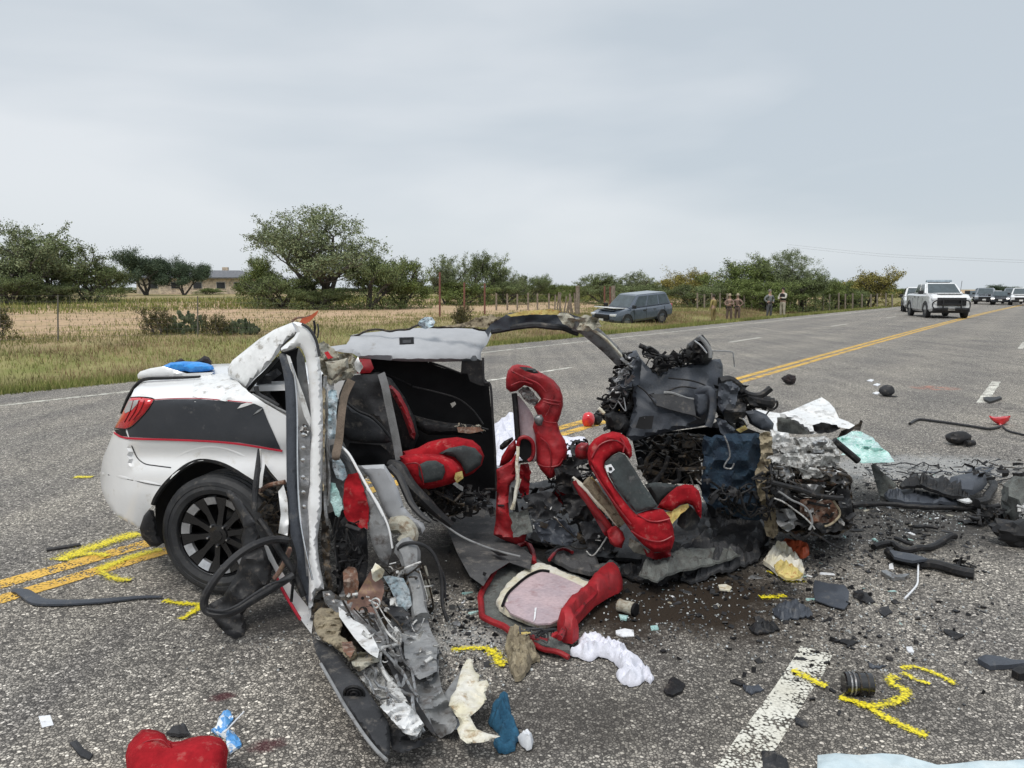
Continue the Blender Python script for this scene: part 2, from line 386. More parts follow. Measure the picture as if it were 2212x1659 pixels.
M['bluepart'] = mat('pale_blue_metal', (.42, .55, .62), .5, (.6, .66, .7), 26, metal=.3, bump=.5, bs=60, dirt=.5, dirtc=(.12, .12, .13))
M['orange'] = mat('orange_red_plastic', (.5, .1, .04), .5)
M['tape'] = mat('white_paper', (.75, .76, .78), .8, (.66, .68, .72), 14, dirt=.1)
M['blueprint'] = mat('blue_white_wrapper', (.1, .33, .68), .4, (.75, .8, .84), 22, lo=.48, hi=.54, bump=.5, bs=20)
M['chrome'] = mat('chrome', (.7, .7, .7), .12, metal=1)
M['gunmetal'] = mat('plate_steel', (.3, .3, .31), .4, (.2, .2, .2), 18, metal=.7, bump=.3)

def crackmat():
    m, N, L, B = newmat('crazed_windscreen_glass'); geo = N.new('ShaderNodeNewGeometry')
    vo = N.new('ShaderNodeTexVoronoi'); vo.feature = 'DISTANCE_TO_EDGE'; vo.inputs['Scale'].default_value = 26; L.new(geo.outputs['Position'], vo.inputs[0])
    nz_ = N.new('ShaderNodeTexNoise'); nz_.inputs['Scale'].default_value = 7; nz_.inputs['Detail'].default_value = 5; L.new(geo.outputs['Position'], nz_.inputs[0])
    a = N.new('ShaderNodeMapRange'); a.inputs[1].default_value = .02; a.inputs[2].default_value = .10; L.new(vo.outputs[0], a.inputs[0])
    b = N.new('ShaderNodeValToRGB'); L.new(nz_.outputs[0], b.inputs[0]); b.color_ramp.elements[0].position = .38; b.color_ramp.elements[0].color = (.2, .46, .4, 1); b.color_ramp.elements[1].position = .66; b.color_ramp.elements[1].color = (.55, .78, .74, 1)
    c = N.new('ShaderNodeMixRGB'); c.inputs[1].default_value = (.66, .8, .78, 1); L.new(a.outputs[0], c.inputs[0]); L.new(b.outputs[0], c.inputs[2]); L.new(c.outputs[0], B.inputs['Base Color'])
    B.inputs['Roughness'].default_value = .18; B.inputs['Coat Weight'].default_value = .5
    bp = N.new('ShaderNodeBump'); bp.inputs['Strength'].default_value = .7; bp.inputs['Distance'].default_value = .01; L.new(vo.outputs[0], bp.inputs['Height']); L.new(bp.outputs[0], B.inputs['Normal'])
    return m
M['crack'] = crackmat()

# ------------------------------------------------------------------ ground, road, markings
_bend0 = bend
def bend(s): return -.00023 * max(s, 0) ** 2 if s < 150 else -5.175 - .069 * (s - 150)
def strip_mesh(name, s_list, n_a, n_b, z, m, kind='structure', jit=0):
    V, Fc = [], []
    for i, s in enumerate(s_list):
        ja = jit * noise.noise(Vector((s * 3, n_a, 0))); jb = jit * noise.noise(Vector((s * 3, n_b, 5)))
        V += [road(s, n_a + ja, z), road(s, n_b + jb, z)]
        if i: Fc.append((2 * i - 2, 2 * i, 2 * i + 1, 2 * i - 1))
    o = link_mesh(name, V, Fc, m, None, False, world=False)
    if kind: o['kind'] = kind
    return o
def ground_nodes(name):
    m, N, L, B = newmat(name); geo = N.new('ShaderNodeNewGeometry'); pos = geo.outputs['Position']
    def nse(s, det=4, r=.6, scl=None):
        q = N.new('ShaderNodeTexNoise'); q.inputs['Scale'].default_value = s; q.inputs['Detail'].default_value = det; q.inputs['Roughness'].default_value = r
        if scl:
            mp_ = N.new('ShaderNodeMapping'); mp_.inputs['Scale'].default_value = scl; mp_.inputs['Rotation'].default_value = (0, 0, math.radians(35.3)); L.new(pos, mp_.inputs[0]); L.new(mp_.outputs[0], q.inputs[0])
        else: L.new(pos, q.inputs[0])
        return q.outputs[0]
    def rng(src, a, b, c=0, d=1):
        q = N.new('ShaderNodeMapRange'); L.new(src, q.inputs[0])
        for i, x in enumerate((a, b, c, d)): q.inputs[i + 1].default_value = x
        return q.outputs[0]
    def mixc(f, a, b, mode='MIX'):
        q = N.new('ShaderNodeMixRGB'); q.blend_type = mode
        for i, x in enumerate((f, a, b)):
            if isinstance(x, (tuple, list)): q.inputs[i].default_value = c4(x)
            elif isinstance(x, (int, float)): q.inputs[i].default_value = x
            else: L.new(x, q.inputs[i])
        return q.outputs[0]
    def mul(a, b):
        q = N.new('ShaderNodeMath'); q.operation = 'MULTIPLY'
        for i, x in enumerate((a, b)):
            if isinstance(x, (int, float)): q.inputs[i].default_value = x
            else: L.new(x, q.inputs[i])
        return q.outputs[0]
    def blob(c, rx, ry, ang=0, soft=1.0):      # 1 inside an ellipse on the ground, 0 outside
        mp_ = N.new('ShaderNodeMapping'); mp_.vector_type = 'TEXTURE'; mp_.inputs['Location'].default_value = (c[0], c[1], 0); mp_.inputs['Rotation'].default_value = (0, 0, ang)
        mp_.inputs['Scale'].default_value = (rx, ry, 1e3); L.new(pos, mp_.inputs[0])
        ln = N.new('ShaderNodeVectorMath'); ln.operation = 'LENGTH'; L.new(mp_.outputs[0], ln.inputs[0])
        return rng(ln.outputs['Value'], 1, max(0, 1 - soft))
    return m, N, L, B, pos, nse, rng, mixc, mul, blob
def asphalt(name):
    m, N, L, B, pos, nse, rng, mixc, mul, blob = ground_nodes(name)
    vo = N.new('ShaderNodeTexVoronoi'); vo.inputs['Scale'].default_value = 78; L.new(pos, vo.inputs[0])
    v2 = N.new('ShaderNodeTexVoronoi'); v2.feature = 'DISTANCE_TO_EDGE'; v2.inputs['Scale'].default_value = 78; L.new(pos, v2.inputs[0])
    sp = N.new('ShaderNodeSeparateColor'); L.new(vo.outputs['Color'], sp.inputs[0])
    cr = N.new('ShaderNodeValToRGB'); L.new(sp.outputs[0], cr.inputs[0]); e = cr.color_ramp.elements
    e[0].position = 0; e[0].color = (.085, .08, .075, 1); e[1].position = 1; e[1].color = (.8, .76, .69, 1)
    for p_, c in ((.3, (.21, .2, .183)), (.62, (.34, .32, .29)), (.88, (.47, .445, .4))):
        q = e.new(p_); q.color = c4(c)
    gap = rng(v2.outputs[0], .0, .16)
    stones = mixc(gap, (.07, .066, .062), cr.outputs[0])
    # wheel tracks, patches and age
    tone = mixc(rng(nse(.5, 5), .3, .7), (.86, .85, .86), (1.28, 1.25, 1.2))
    trk = mixc(rng(nse(1, 3, .5, (3.0, .03, 1)), .35, .65), (.86, .86, .87), (1.12, 1.12, 1.1))
    c = mixc(1, stones, tone, 'MULTIPLY'); c = mixc(1, c, trk, 'MULTIPLY')
    dt = N.new('ShaderNodeVectorMath'); dt.operation = 'DOT_PRODUCT'; dt.inputs[1].default_value = (RN[0], RN[1], 0); L.new(pos, dt.inputs[0])
    wv = N.new('ShaderNodeMath'); wv.operation = 'SINE'; L.new(mul(dt.outputs['Value'], 2 * math.pi / 1.83), wv.inputs[0])
    c = mixc(1, c, mixc(rng(wv.outputs[0], -1, 1), (.93, .93, .94), (1.07, 1.06, 1.05)), 'MULTIPLY')      # worn wheel paths
    vc = N.new('ShaderNodeTexVoronoi'); vc.feature = 'DISTANCE_TO_EDGE'; vc.inputs['Scale'].default_value = .35
    wp = N.new('ShaderNodeVectorMath'); wp.operation = 'ADD'; nq = N.new('ShaderNodeTexNoise'); nq.inputs['Scale'].default_value = 1.1; nq.inputs['Detail'].default_value = 5; L.new(pos, nq.inputs[0]); L.new(pos, wp.inputs[0]); L.new(nq.outputs['Color'], wp.inputs[1]); L.new(wp.outputs[0], vc.inputs[0])
    c = mixc(mul(rng(vc.outputs[0], .006, .002), .45), c, (.05, .048, .046))
    # fluids and soot spilt round the wreck
    w = nse(2.2, 6, .7)
    c0 = G(1420, 1290); c1 = G(1900, 1120); c2 = G(1180, 1200); c3 = G(620, 1330)
    for cc, rx, ry, k, col in ((c0, 1.3, .85, 1, (.03, .02, .012)), (c1, 2.2, 1.1, .8, (.035, .034, .034)), (c2, 1.7, .85, .95, (.03, .027, .025)),
                               (c3, .6, .35, .7, (.04, .036, .034)), (G(1650, 1500), 1.3, .7, .4, (.04, .036, .032)), (G(1120, 1560), .7, .4, .5, (.05, .045, .04))):
        f_ = blob(cc, rx, ry, .1, .85)
        q = N.new('ShaderNodeMath'); q.operation = 'ADD'; L.new(f_, q.inputs[0]); L.new(w, q.inputs[1])
        c = mixc(mul(rng(q.outputs[0], .72, 1.15), k), c, col)
    for cc, rx, ry in ((G(480, 1505), .075, .05), (G(575, 1610), .1, .06)):
        q = N.new('ShaderNodeMath'); q.operation = 'ADD'; L.new(blob(cc, rx, ry, .3, .9), q.inputs[0]); L.new(nse(25, 4), q.inputs[1])
        c = mixc(mul(rng(q.outputs[0], .75, 1.2), .8), c, (.07, .012, .018))
    # dust and pulverised glass, paler, to the right of the engine
    q = N.new('ShaderNodeMath'); q.operation = 'ADD'; L.new(blob(G(1980, 1010), 1.9, 1.0, .2, .9), q.inputs[0]); L.new(nse(9, 6, .75), q.inputs[1])
    c = mixc(mul(rng(q.outputs[0], .95, 1.25), .55), c, (.42, .43, .43))
    q = N.new('ShaderNodeMath'); q.operation = 'ADD'; L.new(blob(G(1000, 1380), .5, .3, .2, .9), q.inputs[0]); L.new(nse(14, 6, .75), q.inputs[1])
    c = mixc(mul(rng(q.outputs[0], .98, 1.25), .5), c, (.45, .44, .42))
    # faded orange survey mark
    c = mixc(mul(mul(blob(G(2020, 838), .42, .35, 0, .5), rng(nse(6, 5), .42, .6)), .5), c, (.6, .16, .08))
    L.new(c, B.inputs['Base Color']); B.inputs['Roughness'].default_value = .82; B.inputs['Specular IOR Level'].default_value = .3
    bp = N.new('ShaderNodeBump'); bp.inputs['Strength'].default_value = .8; bp.inputs['Distance'].default_value = .006
    L.new(mul(gap, rng(sp.outputs[1], 0, 1, .5, 1)), bp.inputs['Height']); L.new(bp.outputs[0], B.inputs['Normal'])
    return m
def roadpaint(name, col, wear=.5, col2=None):
    m, N, L, B, pos, nse, rng, mixc, mul, blob = ground_nodes(name)
    c = mixc(rng(nse(5, 5), .35, .65), col, col2 or tuple(x * .8 for x in col))
    vo = N.new('ShaderNodeTexVoronoi'); vo.inputs['Scale'].default_value = 78; L.new(pos, vo.inputs[0])
    c = mixc(.35, c, mixc(rng(vo.outputs[0], .2, .8), (1.15, 1.15, 1.15), (.35, .34, .33)), 'MULTIPLY')
    L.new(c, B.inputs['Base Color']); B.inputs['Roughness'].default_value = .7
    a = N.new('ShaderNodeMath'); a.operation = 'ADD'; L.new(nse(6, 4), a.inputs[0]); L.new(mul(vo.outputs[0], .5), a.inputs[1])
    al = rng(a.outputs[0], 1.12 - wear * .5, 1.0 - wear * .5)
    L.new(al, B.inputs['Alpha'])
    return m
mA = asphalt('chipseal_asphalt')
mW = roadpaint('white_road_paint', (.7, .69, .62), .52, (.6, .58, .5))
mW2 = roadpaint('worn_white_road_paint', (.78, .76, .68), .5)
mY = roadpaint('yellow_road_paint', (.8, .5, .09), .46, (.7, .42, .07))
mS = roadpaint('yellow_spray_paint', (.85, .72, .015), .5, (.72, .62, .01))
mS2 = roadpaint('yellow_spray_paint_over_line', (.85, .66, .02), .5, (.8, .6, .02))
s_all = list(np.concatenate([np.arange(-25, 60, 1.5), np.arange(60, 160, 4), np.arange(160, 1200, 25)]))
strip_mesh('road', s_all, -4.45, EDGE, 0, mA)
strip_mesh('lane_line_yellow_far', s_all, 4.50, 4.64, .004, mY, jit=.008).name = 'centre_line'
strip_mesh('centre_line', s_all, 4.28, 4.41, .004, mY, jit=.008)
strip_mesh('edge_line', s_all, 11.72, 11.84, .004, mW, jit=.006)
strip_mesh('edge_line', s_all, -2.98, -2.86, .004, mW)
for k in range(-1, 12):
    s0 = 10.4 + 12.2 * k; strip_mesh('lane_dash', np.linspace(s0, s0 + 3.0, 7), 7.97, 8.09, .004, mW2, jit=.006)
    s0 = .3 + 12.2 * k; strip_mesh('lane_dash', np.linspace(s0, s0 + 3.1, 16), .68, .81, .004, mW if k == 0 else mW2, jit=.02)
mist_mats = {}
def mistmat(base):
    if base in mist_mats: return mist_mats[base]
    m, N, L, B, pos, nse, rng, mixc, mul, blob = ground_nodes(base + '_mist')
    at = N.new('ShaderNodeAttribute'); at.attribute_name = 'mist'
    vo = N.new('ShaderNodeTexVoronoi'); vo.inputs['Scale'].default_value = 78; L.new(pos, vo.inputs[0])
    fine = nse(160, 2); c = mixc(rng(vo.outputs[0], .2, .8), (.88, .74, .02), (.5, .42, .015)); L.new(c, B.inputs['Base Color']); B.inputs['Roughness'].default_value = .6
    a = N.new('ShaderNodeMath'); a.operation = 'MULTIPLY_ADD'; L.new(fine, a.inputs[0]); a.inputs[1].default_value = 1.1; L.new(at.outputs['Fac'], a.inputs[2])
    b = N.new('ShaderNodeMath'); b.operation = 'MULTIPLY_ADD'; L.new(vo.outputs[0], b.inputs[0]); b.inputs[1].default_value = -.75; L.new(a.outputs[0], b.inputs[2])
    L.new(rng(b.outputs[0], .42, .95), B.inputs['Alpha']); mist_mats[base] = m; return m
def spray(pts, key, w=.03, m=None, z=.008, blots=0):
    path = catmull([G(*K(key, p), z) for p in pts], 6); V, Fc, A = [], [], []; SEED[0] += 1; W3 = (3.0, 1.2, 0, -1.2, -3.0); n = len(path)
    for i, p in enumerate(path):
        t = (path[min(i + 1, n - 1)] - path[max(i - 1, 0)]).normalized(); nrm = Vector((-t.y, t.x, 0)); ww = .75 * w * (1 + .5 * noise.noise(Vector((i * .6, SEED[0], 0))))
        e = .35 if i in (0, n - 1) else 1
        for k, q in enumerate(W3): V.append(p + nrm * ww * q); A.append((0, .5, .92, .5, 0)[k] * e)
        if i: Fc += [((i - 1) * 5 + k, (i - 1) * 5 + k + 1, i * 5 + k + 1, i * 5 + k) for k in range(4)]
    off = min(V, key=lambda q: q.z); o = link_mesh('spray_paint_mark', V, Fc, mistmat('yellow_spray_paint'), None, False, world=False); o['kind'] = 'structure'
    at = o.data.attributes.new('mist', 'FLOAT', 'POINT'); at.data.foreach_set('value', A); return o
spray([(330, 500), (440, 450), (560, 410), (680, 370), (780, 345)], 10, .05, mS2, .008, 30)
spray([(380, 475), (480, 462), (560, 460), (600, 475)], 10, .025, mS2, .012, 14)
spray([(910, 432), (760, 470), (620, 520), (555, 550)], 10, .035, mS2, .008, 12)
spray([(555, 550), (590, 575), (650, 600), (735, 608)], 10, .022, mS, .012, 10)
spray([(905, 722), (1000, 735), (1125, 745)], 10, .016, mS, .008, 12)
spray([(1125, 745), (1070, 790), (1005, 828)], 10, .016, mS, .012, 12)
spray([(410, 32), (520, 32)], 10, .03, mS2, .008)
spray([(0, 890), (120, 880), (260, 880)], 7, .016, mS, .008, 40)
spray([(250, 880), (300, 940), (345, 1000)], 7, .02, mS, .012, 45)
spray([(410, 550), (500, 548), (585, 540)], 8, .018, mS, .008, 10)
spray([(490, 400), (560, 380), (600, 430), (690, 430)], 8, .03, mS, .008, 14)
spray([(615, 1020), (700, 1060), (780, 1100), (850, 1128)], 8, .017, mS, .012, 18)
spray([(920, 1195), (1080, 1245), (1250, 1340), (1400, 1410), (1505, 1450)], 8, .016, mS, .008, 50)
spray([(1060, 1250), (1180, 1250), (1290, 1225), (1360, 1180), (1330, 1140), (1270, 1110), (1265, 1070), (1300, 1060)], 8, .016, mS, .012, 50)
spray([(1320, 1010), (1400, 1000), (1500, 1025), (1600, 1065), (1680, 1120)], 8, .012, mS, .008, 20)
spray([(1330, 1035), (1420, 1080), (1520, 1112)], 8, .011, mS, .012, 14)

def field_material():
    m, N, L, B, pos, nse, rng, mixc, mul, blob = ground_nodes('verge_and_field')
    dt = N.new('ShaderNodeVectorMath'); dt.operation = 'DOT_PRODUCT'; dt.inputs[1].default_value = (RN[0], RN[1], 0); L.new(pos, dt.inputs[0])
    n_ = dt.outputs['Value']
    ad = N.new('ShaderNodeMath'); ad.operation = 'ADD'; L.new(n_, ad.inputs[0]); L.new(mul(nse(.12, 3), 9), ad.inputs[1])
    grass = mixc(rng(nse(.8, 6, .7), .35, .65), (.17, .19, .06), (.29, .26, .12))
    grass = mixc(rng(nse(.22, 4), .45, .62), grass, (.2, .15, .085))
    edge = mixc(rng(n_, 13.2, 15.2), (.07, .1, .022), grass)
    dirt_ = mixc(rng(nse(.35, 6, .6, (1, .25, 1)), .35, .65), (.54, .37, .26), (.43, .31, .19))
    dirt_ = mixc(rng(nse(3.5, 6, .7), .45, .7), dirt_, (.22, .2, .1))
    far = mixc(rng(nse(.07, 5), .42, .6), dirt_, (.2, .2, .08))
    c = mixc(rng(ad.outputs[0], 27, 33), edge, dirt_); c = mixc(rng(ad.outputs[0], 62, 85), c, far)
    L.new(c, B.inputs['Base Color']); B.inputs['Roughness'].default_value = .95; B.inputs['Specular IOR Level'].default_value = .1
    bp = N.new('ShaderNodeBump'); bp.inputs['Strength'].default_value = .8; bp.inputs['Distance'].default_value = .05; L.new(nse(7, 6), bp.inputs['Height']); L.new(bp.outputs[0], B.inputs['Normal'])
    return m
ss = np.concatenate([np.arange(-90, 120, 2.), np.arange(120, 400, 10), np.arange(400, 3000, 130)])
nn = np.concatenate([[-2500, -1200, -500, -200, -90, -40, -20, -10, -6, -4.6, -4.35], [12.95, 13.15, 13.6], np.arange(14.2, 30, .8), np.arange(30, 70, 2), np.arange(70, 200, 8), [230, 300, 500, 900, 1600, 2600]])
V, Fc = [], []
for s in ss:
    for n in nn:
        p = road(float(s), float(n)); V.append(Vector((p.x, p.y, terrain(p.x, p.y))))
W_ = len(nn)
for i in range(len(ss) - 1):
    for j in range(W_ - 1): Fc.append((i * W_ + j, (i + 1) * W_ + j, (i + 1) * W_ + j + 1, i * W_ + j + 1))
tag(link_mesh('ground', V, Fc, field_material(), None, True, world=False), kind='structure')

# ------------------------------------------------------------------ grass
def blade_mat(name, cols):
    m, N, L, B = newmat(name); geo = N.new('ShaderNodeNewGeometry'); cr = N.new('ShaderNodeValToRGB')
    L.new(geo.outputs['Random Per Island'], cr.inputs[0]); e = cr.color_ramp.elements
    e[0].color = c4(cols[0]); e[1].color = c4(cols[-1])
    for i, c in enumerate(cols[1:-1]): q = e.new((i + 1) / (len(cols) - 1)); q.color = c4(c)
    q = N.new('ShaderNodeTexNoise'); q.inputs['Scale'].default_value = .5; L.new(geo.outputs['Position'], q.inputs[0])
    mr = N.new('ShaderNodeMapRange'); mr.inputs[1].default_value = .35; mr.inputs[2].default_value = .65; mr.inputs[3].default_value = .72; mr.inputs[4].default_value = 1.25; L.new(q.outputs[0], mr.inputs[0])
    vm = N.new('ShaderNodeVectorMath'); vm.operation = 'SCALE'; L.new(cr.outputs[0], vm.inputs[0]); L.new(mr.outputs[0], vm.inputs['Scale'])
    L.new(vm.outputs[0], B.inputs['Base Color']); B.inputs['Roughness'].default_value = .8; B.inputs['Specular IOR Level'].default_value = .2
    return m
def np_mesh(name, V, F, m, kind=None, parent=None):
    me = bpy.data.meshes.new(name); nv, nf = len(V), len(F); k = F.shape[1]
    me.vertices.add(nv); me.vertices.foreach_set('co', V.astype(np.float32).ravel())
    me.loops.add(nf * k); me.loops.foreach_set('vertex_index', F.astype(np.int32).ravel())
    me.polygons.add(nf); me.polygons.foreach_set('loop_start', np.arange(0, nf * k, k, dtype=np.int32)); me.polygons.foreach_set('loop_total', np.full(nf, k, dtype=np.int32))
    me.update(calc_edges=True); me.materials.append(m)
    o = bpy.data.objects.new(name, me); COL.objects.link(o)
    if kind: o['kind'] = kind
    if parent: o.parent = parent
    return o
def grass(name, n, srange, drange, hr, w, m, clump=0, power=1.6, patch=None):
    s = srange[0] + (srange[1] - srange[0]) * RNG.random(n) ** power; d = drange[0] + (drange[1] - drange[0]) * RNG.random(n) ** 1.15
    b = np.where(s > 0, -.00023 * s * s, 0); nn_ = EDGE + d + b
    x = RD[0] * s + RN[0] * nn_; y = RD[1] * s + RN[1] * nn_
    ok = (y > 5) & (np.abs(x) < y * .74 + 3)
    if patch:
        pn = np.array([noise.noise(Vector((a * patch, c * patch, 3))) for a, c in zip(x, y)]); ok &= pn > RNG.uniform(-.35, .25, n)
    x, y = x[ok], y[ok]; k = len(x); z = np.array([terrain(a, c) for a, c in zip(x, y)]) - .02
    h = RNG.uniform(hr[0], hr[1], k) * (.6 + .8 * RNG.random(k)); an = RNG.uniform(0, 6.28, k); lean = h * RNG.uniform(.1, .6, k); la = RNG.uniform(0, 6.28, k)
    ww = w * (1 + y / 30)
    dx, dy = np.cos(an) * ww, np.sin(an) * ww
    a = np.stack([x - dx, y - dy, z], 1); c = np.stack([x + dx, y + dy, z], 1); t = np.stack([x + np.cos(la) * lean, y + np.sin(la) * lean, z + h], 1)
    V = np.stack([a, c, t], 1).reshape(-1, 3); F = np.arange(3 * k).reshape(-1, 3)
    return np_mesh(name, V, F, m, 'stuff')
g1 = blade_mat('green_grass', [(.08, .11, .022), (.16, .19, .05), (.23, .24, .075), (.34, .3, .13)])
g2 = blade_mat('dry_grass', [(.12, .12, .045), (.2, .18, .08), (.32, .27, .14), (.14, .16, .055)])
g3 = blade_mat('reddish_seed_grass', [(.25, .16, .1), (.34, .24, .15), (.2, .16, .075)])
grass('short_green_grass', 150000, (-8, 75), (-.15, 2.9), (.05, .2), .0065, g1)
grass('dry_grass', 150000, (-8, 90), (1.2, 16), (.06, .17), .007, g2, patch=.35)
grass('green_field_grass', 110000, (-8, 90), (1.0, 20), (.06, .18), .007, g1, patch=.5)
grass('reddish_seed_grass', 75000, (-8, 95), (2.2, 10), (.12, .27), .005, g3, patch=.28)
grass('far_dry_grass', 60000, (-10, 190), (17, 70), (.06, .2), .012, g2, power=1, patch=.06)
grass('weeds_under_trees', 40000, (-40, 120), (34, 62), (.15, .5), .014, g1, power=1, patch=.07)

# ------------------------------------------------------------------ trees and shrubs
def leafmat(name, a, b, c):
    return blade_mat(name, [a, b, c, b])
LM = {'mesq': leafmat('mesquite_leaves', (.05, .075, .03), (.125, .16, .062), (.21, .245, .115)),
      'pale': leafmat('pale_mesquite_leaves', (.075, .105, .05), (.16, .195, .1), (.26, .29, .165)),
      'oak': leafmat('live_oak_leaves', (.03, .052, .033), (.065, .095, .058), (.11, .14, .088)),
      'green': leafmat('green_leaves', (.055, .085, .025), (.13, .17, .05), (.21, .25, .085)),
      'olive': leafmat('olive_yellow_leaves', (.1, .095, .025), (.22, .2, .055), (.32, .27, .09)),
      'cact': leafmat('prickly_pear_pads', (.045, .065, .035), (.08, .1, .055), (.12, .14, .075)),
      'dry': leafmat('dry_brush', (.06, .05, .02), (.13, .11, .045), (.08, .09, .03))}
bark = mat('grey_brown_bark', (.06, .052, .045), .95, (.11, .1, .09), 8, bump=.6, bs=20)
def tree_geo(h, w, stems, seed, leaves, leaf, low=.25, spread=.9, gap=.35, dome=False, lenient=1.0, fill=0):
    R = random.Random(seed); rg = np.random.default_rng(seed); mb = MB(); tips = []
    def grow(p, d, L, r, lev):
        n = 4; pts = [p]; q = p.copy(); dd = d.copy()
        for i in range(n):
            dd = (dd + Vector((R.uniform(-.3, .3), R.uniform(-.3, .3), R.uniform(-.12, .22)))).normalized(); q = q + dd * (L / n); pts.append(q.copy())
        mb.add(tube_geo(pts, [r * (1 - .5 * i / n) for i in range(n + 1)], 5 if lev < 2 else 3))
        if lev >= 3: tips.extend(pts[1:]); return
        if lev == 2: tips.extend(pts[2:])
        for k in range(4 if lev < 2 else 3):
            ang = R.uniform(0, 6.28); side = Vector((math.cos(ang), math.sin(ang), R.uniform(-.15, .5)))
            b = pts[R.randint(2, n)]; grow(b, (dd * .55 + side * .8).normalized(), L * R.uniform(.55, .78), r * .5, lev + 1)
    for k in range(stems):
        a = 6.28 * k / stems + R.uniform(-.4, .4); sp = spread * R.uniform(.5, 1.1)
        grow(Vector((R.uniform(-.15, .15), R.uniform(-.15, .15), -.1)), Vector((math.cos(a) * sp, math.sin(a) * sp, 1)).normalized(), h * .36, h * .022, 0)
    tp = np.array([list(t) for t in tips])
    # scale the skeleton to the tree's real height and width
    mxz = tp[:, 2].max(); mw = np.percentile(np.hypot(tp[:, 0], tp[:, 1]), 96)
    sx, sz = (w / 2) / mw, h * .97 / mxz
    mb.V = [Vector((v.x * sx, v.y * sx, v.z * sz)) for v in mb.V]; tp = tp * np.array([sx, sx, sz])
    tp = tp[tp[:, 2] > h * low]
    if dome:                                     # brush that is leafy down to the ground
        k = 340; th = rg.uniform(0, 6.28, k); rr = np.sqrt(rg.random(k)) * w / 2 * .98; zz = rg.random(k) ** 1.5 * h * .85 * np.sqrt(np.maximum(0, 1 - (rr / (w / 2)) ** 2)) + .05
        tp = np.concatenate([tp, np.stack([rr * np.cos(th), rr * np.sin(th), zz], 1)])
    if fill:                                     # twig clumps that round the crown out
        th = rg.uniform(0, 6.28, fill); e = rg.uniform(.0, 1.45, fill); q = rg.uniform(.72, 1.0, fill)
        tp = np.concatenate([tp, np.stack([np.cos(th) * np.cos(e) * w / 2 * q, np.sin(th) * np.cos(e) * w / 2 * q, h * (.42 + .55 * np.sin(e) * q)], 1)])
    keep = rg.random(len(tp)) > gap * .5; tp = tp[keep]
    cs = rg.uniform(.35, 1.0, len(tp)); pr = cs / cs.sum()
    idx = rg.choice(len(tp), leaves, p=pr)
    sg = .036 * (w + h) / 2 * lenient
    C = tp[idx] + rg.normal(0, 1, (leaves, 3)) * (sg * cs[idx])[:, None] * np.array([1, 1, .75])
    C[:, 2] = np.abs(C[:, 2])
    a = rg.normal(0, 1, (leaves, 3)); a /= np.linalg.norm(a, axis=1)[:, None]; b = np.cross(a, rg.normal(0, 1, (leaves, 3))); b /= np.linalg.norm(b, axis=1)[:, None]
    sz_ = leaf * rg.uniform(.6, 1.4, leaves)[:, None]
    V = np.stack([C - a * sz_, C - b * sz_ * .45, C + a * sz_, C + b * sz_ * .45], 1).reshape(-1, 3); F = np.arange(4 * leaves).reshape(-1, 4)
    return mb, V, F
TG = {}
def tree_proto(key, lm, *a, **k):
    mb, V, F = tree_geo(*a, **k)
    me = bpy.data.meshes.new(key + '_trunk'); me.from_pydata([tuple(q) for q in mb.V], [], mb.F); me.materials.append(bark)
    o = np_mesh('crown', V, F, LM[lm]); mc = o.data; bpy.data.objects.remove(o)
    TG[key] = (me, mc, a[0], a[1])
tree_proto('big', 'pale', 8.6, 11, 5, 11, 32000, .08, low=.3, gap=.4, lenient=.8, fill=330)
tree_proto('mesqA', 'mesq', 6.5, 8, 4, 3, 22000, .085, low=.12, dome=True, gap=.3, fill=120)
tree_proto('mesqB', 'pale', 6, 7, 4, 8, 19000, .08, low=.1, gap=.3, fill=120)
tree_proto('oak', 'oak', 6.5, 11, 3, 21, 32000, .11, low=.28, gap=.05, lenient=1.7)
tree_proto('bushA', 'mesq', 4, 7.5, 5, 31, 22000, .075, low=.02, gap=.05, dome=True, lenient=1.2)
tree_proto('bushB', 'green', 4, 6.5, 5, 37, 19000, .075, low=.02, gap=.1, dome=True, lenient=1.2)
tree_proto('olive', 'olive', 5, 7, 5, 41, 19000, .085, low=.02, gap=.1, dome=True, lenient=1.2)
tree_proto('roundT', 'green', 6.5, 8.5, 4, 47, 26000, .09, low=.04, gap=.1, dome=True, lenient=1.25)
tree_proto('brush', 'dry', 1.2, 1.8, 5, 51, 4000, .035, low=.02, gap=0, dome=True)
def tree(key, u, base_v, top_v, width_px, y, label, name='mesquite_tree', cat='tree', group='trees beyond the field', rz=None, crown_only=False):
    p = TY(u, y); t = y * CP + CAM_H * SP; width_px *= 1.1
    ztop = P(u, top_v, y).z; h = ztop - p.z; w = width_px / F_PX * t
    me, mc, h0, w0 = TG[key]
    o = empty(name, p, label, cat, group, rz=random.uniform(0, 6.28) if rz is None else rz)
    o.scale = (w / w0, w / w0, h / h0)
    for nm, m_ in (('trunk', me), ('crown', mc)):
        c = bpy.data.objects.new(nm, m_); COL.objects.link(c); c.parent = o
    return o
